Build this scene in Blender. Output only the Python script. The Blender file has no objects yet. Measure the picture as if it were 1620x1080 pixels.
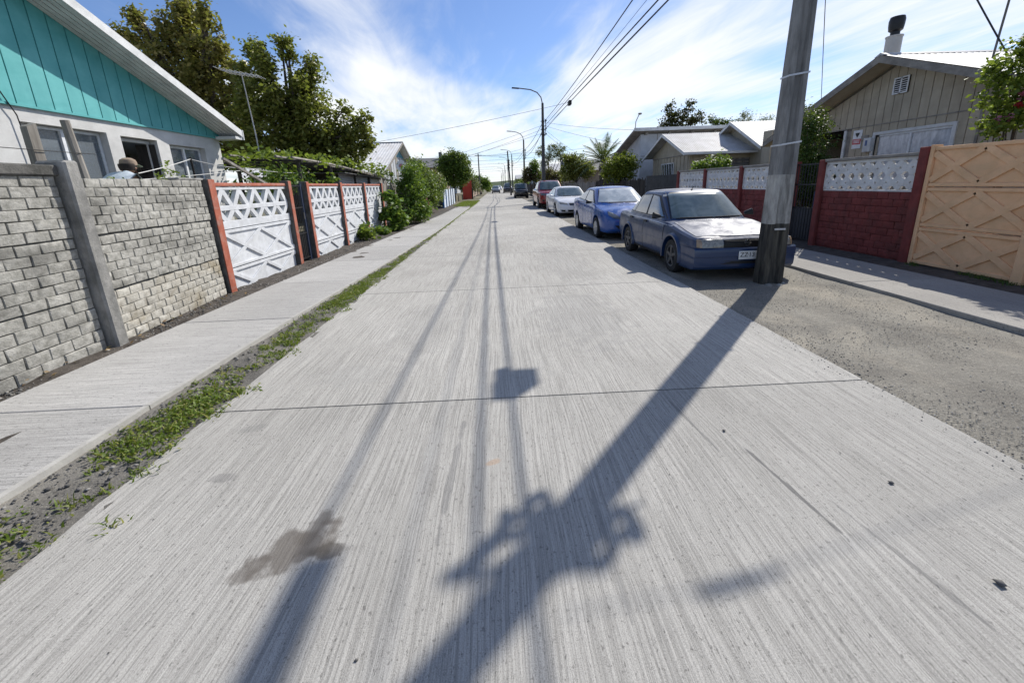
import bpy, bmesh, math, random
import numpy as np
from mathutils import Vector, Matrix, noise as mnoise
from mathutils.bvhtree import BVHTree
random.seed(7); rng = np.random.default_rng(11)
R = math.radians
# ------------------------------------------------------------------ camera
C = bpy.context.scene.collection
sc = bpy.context.scene
EYE = Vector((0, 0, 1.55))
cd = bpy.data.cameras.new('camera'); cam = bpy.data.objects.new('camera', cd); C.objects.link(cam)
cd.sensor_width = 36; cd.lens = 14.0; cd.shift_y = -0.0539; cd.clip_start = .05; cd.clip_end = 3000
ax = np.array([-23.0, 159.7, -630.0]); ax /= np.linalg.norm(ax)          # road direction seen by the camera
az_ = -np.array([90.0, -2472.3, -630.0]); az_ /= np.linalg.norm(az_)     # up
axx = np.cross(ax, az_)
m = Matrix((list(axx), list(ax), list(az_)))
cam.matrix_world = Matrix.Translation(EYE) @ m.to_4x4()
sc.camera = cam
# ------------------------------------------------------------------ sky and sun
SUN_EL, SUN_AZ = 42.0, 42.0      # azimuth measured from +Y (down the street) towards +X
w = bpy.data.worlds.new('World'); sc.world = w; w.use_nodes = True
nt = w.node_tree; N = nt.nodes; LK = nt.links
bg = N['Background']
sky = N.new('ShaderNodeTexSky'); sky.sky_type = 'NISHITA'; sky.sun_disc = False
sky.sun_elevation = R(SUN_EL); sky.sun_rotation = R(SUN_AZ); sky.altitude = 100; sky.air_density = 1.0; sky.dust_density = .3; sky.ozone_density = 2.2
def wn(t, **k):
    n = N.new(t)
    for a, b in k.items():
        if a.startswith('i'): n.inputs[int(a[1:])].default_value = b
        else: setattr(n, a, b)
    return n
def math_(op, a, b=None):
    n = N.new('ShaderNodeMath'); n.operation = op
    for i, v in enumerate((a, b)):
        if v is None: continue
        if isinstance(v, (int, float)): n.inputs[i].default_value = v
        else: LK.new(v, n.inputs[i])
    return n.outputs[0]
tc = N.new('ShaderNodeTexCoord'); sep = N.new('ShaderNodeSeparateXYZ'); LK.new(tc.outputs['Generated'], sep.inputs[0])
zz = math_('ADD', math_('MAXIMUM', sep.outputs[2], 0.0), .045)
px = math_('DIVIDE', sep.outputs[0], zz); py = math_('DIVIDE', sep.outputs[1], zz)
def cloud(sx, sy, ox, oy, detail, rough, dist, shear=0.0):
    cb = N.new('ShaderNodeCombineXYZ')
    LK.new(math_('ADD', math_('MULTIPLY', math_('ADD', px, math_('MULTIPLY', py, shear)), sx), ox), cb.inputs[0])
    LK.new(math_('ADD', math_('MULTIPLY', py, sy), oy), cb.inputs[1])
    n = N.new('ShaderNodeTexNoise'); n.inputs['Scale'].default_value = 1; n.inputs['Detail'].default_value = detail
    n.inputs['Roughness'].default_value = rough; n.inputs['Distortion'].default_value = dist
    LK.new(cb.outputs[0], n.inputs['Vector']); return n.outputs['Fac']
big = cloud(.75, .26, 5.3, 2.1, 3, .5, .5, -.10)
mid = cloud(1.7, .40, 1.2, 7.7, 7, .58, 1.3, .10)
fine = cloud(4.2, .8, 3.3, 0.4, 8, .62, 1.4, .16)
dens = math_('ADD', math_('ADD', math_('MULTIPLY', big, 1.2), math_('MULTIPLY', mid, .72)), math_('MULTIPLY', fine, .34))
dens = math_('ADD', dens, math_('MULTIPLY', math_('MINIMUM', math_('MAXIMUM', py, 0.0), 6.0), .05))
def gap(cx, cy, rx_, ry_, amt):      # clearer patches between the cirrus streaks
    a = math_('MULTIPLY', math_('SUBTRACT', px, cx), 1 / rx_); b = math_('MULTIPLY', math_('SUBTRACT', py, cy), 1 / ry_)
    return math_('MULTIPLY', math_('POWER', 2.718, math_('MULTIPLY', math_('ADD', math_('MULTIPLY', a, a), math_('MULTIPLY', b, b)), -1.0)), amt)
for g5 in ((-.32, 2.7, .42, 1.0, -.36), (-1.45, 2.5, .6, .6, -.24), (.25, 3.2, .22, 1.0, -.25), (2.2, 3.2, .5, .4, -.35), (-.9, 3.2, .3, 1.2, .25), (1.2, 4.0, .8, 1.6, .30), (-1.6, 4.2, 1.0, 1.0, .2), (-3.2, 8, 1.2, 2.0, -.3), (1.0, 9, 2.2, 1.0, -.25)):
    dens = math_('ADD', dens, gap(*g5))
mr = N.new('ShaderNodeMapRange'); mr.interpolation_type = 'SMOOTHSTEP'
mr.inputs[1].default_value = .97; mr.inputs[2].default_value = 1.66; LK.new(dens, mr.inputs[0])
blue = N.new('ShaderNodeMix'); blue.data_type = 'RGBA'; blue.blend_type = 'MULTIPLY'; blue.inputs[0].default_value = 1
LK.new(sky.outputs[0], blue.inputs[6]); blue.inputs[7].default_value = (.92, 1.02, 1.26, 1)
mx = N.new('ShaderNodeMix'); mx.data_type = 'RGBA'; LK.new(mr.outputs[0], mx.inputs[0]); LK.new(blue.outputs[2], mx.inputs[6])
mx.inputs[7].default_value = (9.1, 9.3, 9.5, 1)
LK.new(mx.outputs[2], bg.inputs[0]); bg.inputs[1].default_value = .1
sd = bpy.data.lights.new('sun', 'SUN'); sun = bpy.data.objects.new('sun', sd); C.objects.link(sun)
sd.energy = 5.0; sd.angle = R(.53); sd.color = (1, .95, .87)
sdir = Vector((math.sin(R(SUN_AZ)) * math.cos(R(SUN_EL)), math.cos(R(SUN_AZ)) * math.cos(R(SUN_EL)), math.sin(R(SUN_EL))))
sun.rotation_euler = sdir.to_track_quat('Z', 'Y').to_euler(); sun.location = sdir * 60
sc.view_settings.view_transform = 'Standard'; sc.view_settings.look = 'None'; sc.view_settings.gamma = 1; sc.view_settings.exposure = 0.18
sc.view_settings.use_curve_mapping = False
# ------------------------------------------------------------------ material helpers
MATS = {}
def new_mat(name):
    mt = bpy.data.materials.new(name); mt.use_nodes = True; MATS[name] = mt
    return mt, mt.node_tree.nodes, mt.node_tree.links, mt.node_tree.nodes['Principled BSDF']
def mnode(ns, t, **k):
    n = ns.new(t)
    for a, b in k.items(): setattr(n, a, b)
    return n
def poscoord(ns, ls, scale, local=False, loc=(0, 0, 0), rot=(0, 0, 0)):
    mp = ns.new('ShaderNodeMapping'); mp.inputs['Scale'].default_value = scale; mp.inputs['Location'].default_value = loc; mp.inputs['Rotation'].default_value = rot
    if local: t = ns.new('ShaderNodeTexCoord'); ls.new(t.outputs['Object'], mp.inputs[0])
    else: t = ns.new('ShaderNodeNewGeometry'); ls.new(t.outputs['Position'], mp.inputs[0])
    return mp.outputs[0]
def noisef(ns, ls, vec, detail=5, rough=.6, dist=0, lo=.35, hi=.65):
    n = ns.new('ShaderNodeTexNoise'); n.inputs['Scale'].default_value = 1; n.inputs['Detail'].default_value = detail
    n.inputs['Roughness'].default_value = rough; n.inputs['Distortion'].default_value = dist; ls.new(vec, n.inputs['Vector'])
    r = ns.new('ShaderNodeMapRange'); r.inputs[1].default_value = lo; r.inputs[2].default_value = hi; ls.new(n.outputs['Fac'], r.inputs[0])
    return r.outputs[0]
def mixc(ns, ls, fac, a, b, mode='MIX'):
    n = ns.new('ShaderNodeMix'); n.data_type = 'RGBA'; n.blend_type = mode
    for i, v in ((0, fac), (6, a), (7, b)):
        if isinstance(v, (int, float)): n.inputs[i].default_value = v
        elif isinstance(v, tuple): n.inputs[i].default_value = (*v, 1) if len(v) == 3 else v
        else: ls.new(v, n.inputs[i])
    return n.outputs[2]
def mmul(ns, ls, a, b, op='MULTIPLY'):
    n = ns.new('ShaderNodeMath'); n.operation = op
    for i, v in enumerate((a, b)):
        if isinstance(v, (int, float)): n.inputs[i].default_value = v
        else: ls.new(v, n.inputs[i])
    return n.outputs[0]
def surf(name, c1, c2, scale=(6, 6, 6), rough=.85, bump=.3, c3=None, s3=(1, 1, 3), a3=.5, objvar=0.0, detail=7, metal=0.0, bumpscale=None, spec=.3, bd=.01):
    """base colour varies by noise between c1 and c2, stains of c3, optional brightness per object"""
    mt, ns, ls, P = new_mat(name)
    f = noisef(ns, ls, poscoord(ns, ls, scale), detail, .65)
    col = mixc(ns, ls, f, c1, c2)
    if c3:
        g = noisef(ns, ls, poscoord(ns, ls, s3, loc=(3, 5, 1)), 6, .6, .6, .46, .66)
        col = mixc(ns, ls, mmul(ns, ls, g, a3), col, c3)
    if objvar:
        oi = ns.new('ShaderNodeObjectInfo'); r = ns.new('ShaderNodeMapRange'); r.inputs[3].default_value = 1 - objvar; r.inputs[4].default_value = 1 + objvar
        ls.new(oi.outputs['Random'], r.inputs[0]); hs = ns.new('ShaderNodeHueSaturation'); ls.new(r.outputs[0], hs.inputs['Value']); ls.new(col, hs.inputs['Color']); col = hs.outputs[0]
    ls.new(col, P.inputs['Base Color']); P.inputs['Roughness'].default_value = rough; P.inputs['Metallic'].default_value = metal
    P.inputs['Specular IOR Level'].default_value = spec
    if bump:
        bs = bumpscale or tuple(v * 5 for v in scale)
        h = noisef(ns, ls, poscoord(ns, ls, bs), 6, .7, 0, 0, 1)
        b = ns.new('ShaderNodeBump'); b.inputs['Strength'].default_value = bump; b.inputs['Distance'].default_value = bd; ls.new(h, b.inputs['Height']); ls.new(b.outputs[0], P.inputs['Normal'])
    return mt
def flat(name, c, rough=.5, metal=0.0, spec=.4, coat=0.0, var=.12, scale=(9, 9, 9), emit=None):
    mt, ns, ls, P = new_mat(name)
    f = noisef(ns, ls, poscoord(ns, ls, scale, local=True), 6, .65)
    ls.new(mixc(ns, ls, f, tuple(x * (1 - var) for x in c), tuple(min(1, x * (1 + var)) for x in c)), P.inputs['Base Color'])
    P.inputs['Roughness'].default_value = rough; P.inputs['Metallic'].default_value = metal; P.inputs['Specular IOR Level'].default_value = spec
    P.inputs['Coat Weight'].default_value = coat; P.inputs['Coat Roughness'].default_value = .06
    return mt
def leafmat(name, c1, c2, c3=None, trans=.35, rough=.5):
    mt, ns, ls, P = new_mat(name)
    g = ns.new('ShaderNodeNewGeometry'); cr = ns.new('ShaderNodeValToRGB'); ls.new(g.outputs['Random Per Island'], cr.inputs[0])
    e = cr.color_ramp.elements; e[0].color = (*c1, 1); e[1].color = (*(c3 or c2), 1); x = cr.color_ramp.elements.new(.6); x.color = (*c2, 1)
    big_ = noisef(ns, ls, poscoord(ns, ls, (.9, .9, .9)), 3, .5)
    col = mixc(ns, ls, mmul(ns, ls, big_, .45), cr.outputs[0], tuple(v * .62 for v in c2))
    ls.new(col, P.inputs['Base Color']); P.inputs['Roughness'].default_value = rough; P.inputs['Specular IOR Level'].default_value = .35
    t = ns.new('ShaderNodeBsdfTranslucent'); ls.new(mixc(ns, ls, .5, col, (.25, .33, .03), 'MIX'), t.inputs[0]); mxs = ns.new('ShaderNodeMixShader'); mxs.inputs[0].default_value = trans
    ls.new(P.outputs[0], mxs.inputs[1]); ls.new(t.outputs[0], mxs.inputs[2]); ls.new(mxs.outputs[0], ns['Material Output'].inputs[0])
    return mt
# brushed concrete, used by road and pavement slabs; ax = direction of the brush lines
def brushed(name, c_lo, c_hi, along, dark, stain=False, wav=.05, st1=.52):
    mt, ns, ls, P = new_mat(name)
    geo = ns.new('ShaderNodeNewGeometry'); sp = ns.new('ShaderNodeSeparateXYZ'); ls.new(geo.outputs['Position'], sp.inputs[0])
    wv = ns.new('ShaderNodeTexNoise'); wv.inputs['Scale'].default_value = .8; wv.inputs['Detail'].default_value = 2; ls.new(geo.outputs['Position'], wv.inputs['Vector'])
    off = mmul(ns, ls, mmul(ns, ls, wv.outputs['Fac'], -.5, 'ADD'), wav * 4)
    a, b = (sp.outputs[0], sp.outputs[1]) if along == 'Y' else (sp.outputs[1], sp.outputs[0])
    def streak(sa, sb, lo, hi, det=3, rough=.6):
        cb = ns.new('ShaderNodeCombineXYZ'); ls.new(mmul(ns, ls, mmul(ns, ls, a, off, 'ADD'), sa), cb.inputs[0]); ls.new(mmul(ns, ls, b, sb), cb.inputs[1])
        return noisef(ns, ls, cb.outputs[0], det, rough, 0, lo, hi)
    s1 = streak(88, 1.3, .43, .60, 5, .8); s2 = streak(24, .45, .42, .64, 4, .6); s3 = streak(150, 12, .52, .64, 3, .7)
    blot = noisef(ns, ls, poscoord(ns, ls, (.75, .55, 1)), 6, .62, .4, .32, .68)
    spk = noisef(ns, ls, poscoord(ns, ls, (230, 190, 200)), 4, .8, 0, .44, .64)
    pit = noisef(ns, ls, poscoord(ns, ls, (70, 38, 60) if along == 'Y' else (38, 70, 60)), 3, .6, 0, .60, .68)
    col = mixc(ns, ls, blot, c_lo, c_hi)
    col = mixc(ns, ls, mmul(ns, ls, s1, st1), col, dark)
    col = mixc(ns, ls, mmul(ns, ls, s2, .10), col, tuple(v * 1.25 for v in dark))
    col = mixc(ns, ls, mmul(ns, ls, mmul(ns, ls, s3, spk), .62), col, tuple(v * .45 for v in dark))
    col = mixc(ns, ls, mmul(ns, ls, spk, .42), col, tuple(v * .7 for v in dark))
    col = mixc(ns, ls, mmul(ns, ls, pit, .5), col, tuple(v * .3 for v in dark))
    if stain:   # dried spills lying on the slab: (x, y, rx, ry, angle, strength, colour)
        for (sx, sy, rx, ry, an, st, sc_) in stain:
            mp = ns.new('ShaderNodeMapping'); mp.vector_type = 'TEXTURE'; mp.inputs['Location'].default_value = (sx, sy, 0); mp.inputs['Rotation'].default_value = (0, 0, an); mp.inputs['Scale'].default_value = (rx, ry, 1000)
            ls.new(geo.outputs['Position'], mp.inputs[0])
            ln = ns.new('ShaderNodeVectorMath'); ln.operation = 'LENGTH'; ls.new(mp.outputs[0], ln.inputs[0])
            nz = ns.new('ShaderNodeTexNoise'); nz.inputs['Scale'].default_value = 7; nz.inputs['Detail'].default_value = 5; ls.new(geo.outputs['Position'], nz.inputs['Vector'])
            d = mmul(ns, ls, ln.outputs['Value'], mmul(ns, ls, mmul(ns, ls, nz.outputs['Fac'], -.5, 'ADD'), 2.6), 'ADD')
            r = ns.new('ShaderNodeMapRange'); r.inputs[1].default_value = 1.12; r.inputs[2].default_value = .72; ls.new(d, r.inputs[0])
            col = mixc(ns, ls, mmul(ns, ls, r.outputs[0], st), col, sc_)
    oi = ns.new('ShaderNodeObjectInfo'); r = ns.new('ShaderNodeMapRange'); r.inputs[3].default_value = .90; r.inputs[4].default_value = 1.04; ls.new(oi.outputs['Random'], r.inputs[0])
    hs = ns.new('ShaderNodeHueSaturation'); ls.new(r.outputs[0], hs.inputs['Value']); ls.new(col, hs.inputs['Color'])
    ls.new(hs.outputs[0], P.inputs['Base Color']); P.inputs['Roughness'].default_value = .9; P.inputs['Specular IOR Level'].default_value = .2
    h = mmul(ns, ls, mmul(ns, ls, s1, -1.0), mmul(ns, ls, spk, -.5), 'ADD')
    b_ = ns.new('ShaderNodeBump'); b_.inputs['Strength'].default_value = .35; b_.inputs['Distance'].default_value = .004; ls.new(h, b_.inputs['Height']); ls.new(b_.outputs[0], P.inputs['Normal'])
    return mt
# ------------------------------------------------------------------ materials 
brown = (.13, .115, .10)
m_road = brushed('road_concrete', (.455, .44, .405), (.575, .558, .518), 'Y', (.155, .15, .138), wav=.022, stain=[
    (-.98, 1.49, .20, .10, .35, .80, brown), (-.80, 1.46, .10, .05, .1, .75, (.09, .08, .07)), (-.94, 1.58, .05, .12, -.2, .7, brown), (-1.12, 1.40, .11, .045, .75, .6, brown), (-1.62, 1.98, .07, .035, 0, .45, (.17, .165, .16)), (-1.75, 2.45, .09, .04, .3, .35, (.2, .2, .19)),
    (1.42, 1.72, .012, .34, .12, .7, (.10, .10, .10)), (1.20, 2.25, .010, .3, .1, .5, (.12, .12, .12)), (-.32, 1.92, .02, .5, -.05, .45, (.15, .15, .15)), (1.62, 1.2, .012, .4, .15, .45, (.12, .12, .12)), (.42, 1.5, .014, .5, 0, .35, (.14, .14, .14)), (.9, 4.6, .5, 1.1, 0, .22, (.2, .2, .2)), (-.9, 4.4, .3, 1.0, 0, .15, (.2, .2, .2)), (1.3, 8, .5, 2.2, 0, .2, (.2, .2, .2)), (-.6, 10, .4, 4, 0, .15, (.2, .2, .2)), (-1.3, 3.2, .35, .2, .1, .18, (.25, .25, .24)), (.1, 3.3, .3, .3, .1, .15, (.25, .25, .24)), (-.1, 1.98, .05, .025, .5, .5, (.42, .28, .18))])
m_walk = brushed('pavement_concrete', (.45, .44, .42), (.56, .55, .525), 'X', (.22, .215, .205), wav=.02, st1=.6)
m_walk2 = brushed('old_pavement_concrete', (.33, .315, .29), (.45, .43, .39), 'Y', (.17, .165, .155), wav=.02, st1=.3)
m_joint = surf('joint_dirt', (.045, .042, .038), (.09, .085, .08), (20, 20, 20))
def gravelmat(name, c1, c2, dust):
    mt, ns, ls, P = new_mat(name)
    f = noisef(ns, ls, poscoord(ns, ls, (1.6, 1.6, 1.6)), 6, .62, .3, .35, .65); col = mixc(ns, ls, f, c1, c2)
    d = noisef(ns, ls, poscoord(ns, ls, (.9, .7, 1), loc=(4, 2, 0)), 5, .6, .5, .5, .68); col = mixc(ns, ls, mmul(ns, ls, d, .65), col, dust)
    g1 = noisef(ns, ls, poscoord(ns, ls, (85, 85, 85)), 5, .8, 0, .53, .63); col = mixc(ns, ls, mmul(ns, ls, g1, .55), col, tuple(min(.7, v * 1.9) for v in c2))
    g2 = noisef(ns, ls, poscoord(ns, ls, (60, 60, 60), loc=(7, 7, 7)), 5, .8, 0, .55, .64); col = mixc(ns, ls, mmul(ns, ls, g2, .6), col, tuple(v * .35 for v in c1))
    ls.new(col, P.inputs['Base Color']); P.inputs['Roughness'].default_value = .95; P.inputs['Specular IOR Level'].default_value = .15
    h = mmul(ns, ls, noisef(ns, ls, poscoord(ns, ls, (22, 22, 22)), 8, .75, 0, .2, .8), 1.0); bu = ns.new('ShaderNodeBump'); bu.inputs['Strength'].default_value = .6; bu.inputs['Distance'].default_value = .02; ls.new(h, bu.inputs['Height']); ls.new(bu.outputs[0], P.inputs['Normal'])
    return mt
def stonemat(name, c1, c2, c3):
    mt, ns, ls, P = new_mat(name); g = ns.new('ShaderNodeNewGeometry'); cr = ns.new('ShaderNodeValToRGB'); ls.new(g.outputs['Random Per Island'], cr.inputs[0])
    e = cr.color_ramp.elements; e[0].color = (*c1, 1); e[1].color = (*c3, 1); x = e.new(.7); x.color = (*c2, 1); ls.new(cr.outputs[0], P.inputs['Base Color']); P.inputs['Roughness'].default_value = .9; return mt
m_gravel = gravelmat('gravel_earth', (.165, .155, .135), (.26, .245, .21), (.40, .36, .29))
m_soil = surf('dark_soil', (.045, .038, .032), (.12, .105, .09), (7, 7, 7), .95, .8, bumpscale=(50, 50, 50), bd=.02)
m_stone = stonemat('pebble_stone', (.10, .097, .09), (.27, .26, .235), (.55, .53, .49))
m_verge = gravelmat('verge_earth', (.11, .105, .095), (.20, .19, .17), (.30, .28, .24))
m_stone_d = stonemat('dark_stone', (.045, .044, .042), (.13, .125, .12), (.30, .29, .27))
m_field = surf('far_earth', (.10, .10, .06), (.20, .18, .13), (.2, .2, .2), .95, .3)
m_brick = surf('grey_wall_brick', (.24, .235, .21), (.44, .43, .395), (16, 16, 18), .95, .8, (.11, .108, .098), (1.7, 1.7, 3.2), .75, objvar=.08, bumpscale=(60, 60, 60), bd=.012)
m_brick2 = surf('grey_wall_brick_light', (.29, .275, .24), (.49, .475, .425), (16, 16, 18), .95, .8, (.21, .17, .10), (1.3, 1.3, 2.2), .7, objvar=.12, bumpscale=(45, 45, 45), bd=.008)
m_mortar = surf('wall_mortar', (.16, .155, .14), (.27, .26, .235), (12, 12, 12))
m_conc = surf('rough_concrete', (.17, .17, .16), (.36, .35, .33), (6, 6, 4), .95, .8, (.08, .08, .075), (2, 2, 2), .5, bumpscale=(60, 60, 60), bd=.012)
m_orange = surf('orange_red_paint', (.30, .085, .05), (.42, .135, .085), (9, 9, 5), .75, .4, (.34, .30, .27), (5, 5, 7), .35, bumpscale=(60, 60, 60))
m_white = surf('white_wall_paint', (.50, .515, .535), (.64, .66, .685), (6, 6, 6), .8, .5, (.42, .42, .41), (3, 3, 5), .28, bumpscale=(50, 50, 50), bd=.006)
m_white2 = surf('white_block_paint', (.58, .57, .55), (.74, .73, .71), (6, 6, 6), .8, .3, (.42, .38, .33), (4, 4, 6), .35)
m_red = surf('dark_red_paint', (.155, .032, .028), (.22, .05, .043), (6, 6, 6), .75, .4, (.11, .04, .034), (3, 3, 2), .6, objvar=.12, bumpscale=(50, 50, 50))
m_peach = surf('peach_paint', (.76, .46, .25), (.86, .535, .305), (5, 5, 5), .85, .6, (.55, .38, .22), (2, 2, 4), .4, bumpscale=(40, 40, 40), bd=.008)
m_turq = surf('turquoise_board_paint', (.095, .36, .37), (.13, .43, .435), (3, 3, 2), .6, .15, (.03, .26, .26), (1.2, 1.2, 3), .3, objvar=.04)
m_plaster = surf('pale_plaster', (.50, .50, .49), (.62, .62, .61), (3, 3, 3), .9, .4, (.38, .38, .37), (1, 1, 2), .4, bumpscale=(40, 40, 40))
m_fascia = surf('white_fascia_paint', (.55, .56, .56), (.70, .71, .71), (4, 4, 4), .6, .15, (.35, .36, .36), (2, 2, 3), .35)
m_beige = surf('beige_board_paint', (.36, .315, .24), (.44, .39, .30), (4, 4, 2), .7, .15, (.26, .23, .18), (1, 1, 3), .35, objvar=.05)
m_beige_trim = surf('grey_brown_fascia', (.20, .185, .165), (.30, .28, .25), (4, 4, 4), .8, .3, (.12, .11, .10), (3, 3, 6), .6)
m_zinc = surf('zinc_sheet', (.36, .36, .36), (.50, .50, .50), (2, 2, 2), .55, .1, (.27, .25, .22), (1.5, .5, 1), .45, metal=.0, spec=.3)
m_zinc_w = surf('pale_zinc_sheet', (.66, .65, .62), (.80, .79, .76), (2, 2, 2), .6, .1, (.45, .40, .33), (1.5, .5, 1), .4, spec=.3)
m_zinc_d = surf('dark_roof_sheet', (.10, .10, .10), (.17, .17, .17), (2, 2, 2), .7, .1)
m_wood = surf('weathered_wood', (.17, .155, .135), (.34, .32, .285), (14, 14, 1.5), .9, .4, (.08, .07, .06), (6, 6, 1), .5, objvar=.22, bumpscale=(60, 60, 6))
m_wood_d = surf('dark_wood', (.022, .02, .018), (.06, .054, .048), (14, 14, 1.5), .9, .4, objvar=.3, bumpscale=(60, 60, 6))
m_dkmetal = surf('dark_fence_sheet', (.035, .037, .04), (.06, .062, .066), (4, 4, 4), .6, .1)
m_black = flat('black_iron', (.012, .012, .013), .45)
m_rubber = flat('black_rubber', (.02, .02, .021), .8, var=.4)
m_blackpl = flat('black_plastic', (.018, .018, .02), .5)
m_cable = flat('cable_black', (.010, .010, .011), .6)
m_cablew = flat('pale_cord', (.6, .6, .58), .7)
m_alu = flat('aluminium', (.55, .56, .58), .4, .6)
m_white_pl = flat('white_frame', (.68, .70, .72), .45)
m_glass = flat('window_glass', (.05, .06, .07), .05, spec=.9, coat=.6)
m_glass_cur = surf('window_curtain_glass', (.34, .37, .42), (.60, .63, .68), (9, 14, 2), .10, 0, (.10, .12, .18), (5, 5, 4), .5, spec=.8)
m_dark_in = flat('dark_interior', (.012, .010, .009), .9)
m_curtain = surf('pale_curtain', (.45, .46, .48), (.65, .66, .67), (22, 22, 1), .8, 0)
m_pole_c = surf('pole_concrete', (.165, .163, .158), (.27, .267, .26), (12, 12, 3), .95, .6, (.09, .089, .086), (7, 7, .9), .6, bumpscale=(70, 70, 40), bd=.008)
m_pole_w = surf('pole_whitewash', (.30, .29, .27), (.46, .45, .42), (14, 14, 4), .95, .5, (.13, .125, .115), (9, 9, 1.6), .75, bumpscale=(70, 70, 40), bd=.008)
m_pole_b = surf('pole_black_paint', (.018, .018, .017), (.065, .062, .055), (9, 9, 2), .9, .5, (.17, .155, .12), (14, 14, 1.6), .55, bumpscale=(70, 70, 40), bd=.008)
m_pole_far = surf('far_pole_concrete', (.085, .083, .08), (.14, .137, .13), (8, 8, 1.2), .95, .3)
m_steel = flat('galvanised_strap', (.55, .56, .58), .45, .5)
m_bark = surf('tree_bark', (.05, .042, .035), (.12, .10, .085), (12, 12, 3), .95, .7, bumpscale=(30, 30, 8), bd=.03)
m_bluew = surf('blue_white_panel', (.45, .55, .68), (.68, .72, .78), (2, 2, 1), .7, .1)
m_bluep = flat('blue_paint', (.05, .16, .36), .6)
m_redp = surf('red_sheet', (.42, .05, .03), (.5, .07, .045), (2, 2, 2), .6, .1)
m_tan = surf('tan_wall', (.35, .27, .21), (.45, .36, .29), (2, 2, 2))
m_whouse = surf('white_house_board', (.40, .42, .45), (.50, .52, .55), (2, 2, 2), .8, .1, (.33, .35, .37), (1, 1, 1), .3)
lf_mag = leafmat('broad_dark_leaf', (.16, .15, .04), (.27, .235, .07), (.42, .33, .12), .42, .38)
lf_mag2 = leafmat('green_dark_leaf', (.13, .15, .03), (.21, .225, .055), (.34, .31, .09), .42, .4)
lf_vine = leafmat('vine_leaf', (.09, .15, .025), (.16, .23, .04), (.26, .32, .08), .45)
lf_green = leafmat('bright_green_leaf', (.06, .13, .02), (.11, .21, .035), (.20, .29, .06), .4)
lf_mid = leafmat('mid_green_leaf', (.06, .11, .02), (.10, .17, .03), (.18, .23, .055), .35)
lf_dark = leafmat('conifer_leaf', (.03, .07, .015), (.055, .11, .022), (.11, .17, .04), .25)
lf_red = leafmat('reddish_leaf', (.06, .05, .03), (.12, .085, .045), (.22, .14, .08), .3)
lf_euc = leafmat('drooping_grey_leaf', (.10, .12, .06), (.17, .19, .10), (.26, .27, .16), .3)
lf_yel = leafmat('yellow_green_leaf', (.10, .14, .02), (.20, .24, .03), (.32, .34, .06), .4)
lf_rose = leafmat('rose_leaf', (.08, .13, .02), (.16, .23, .035), (.26, .33, .07), .45)
lf_palm = leafmat('palm_leaf', (.05, .08, .03), (.09, .13, .045), (.15, .18, .08), .2)
lf_grass = leafmat('verge_grass', (.09, .16, .02), (.17, .24, .035), (.36, .33, .10), .4)
lf_pink = leafmat('pink_petal', (.45, .12, .25), (.6, .2, .35), (.7, .35, .45), .4)
lf_redf = leafmat('red_petal', (.25, .01, .02), (.4, .02, .03), (.5, .05, .06), .3)
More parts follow.
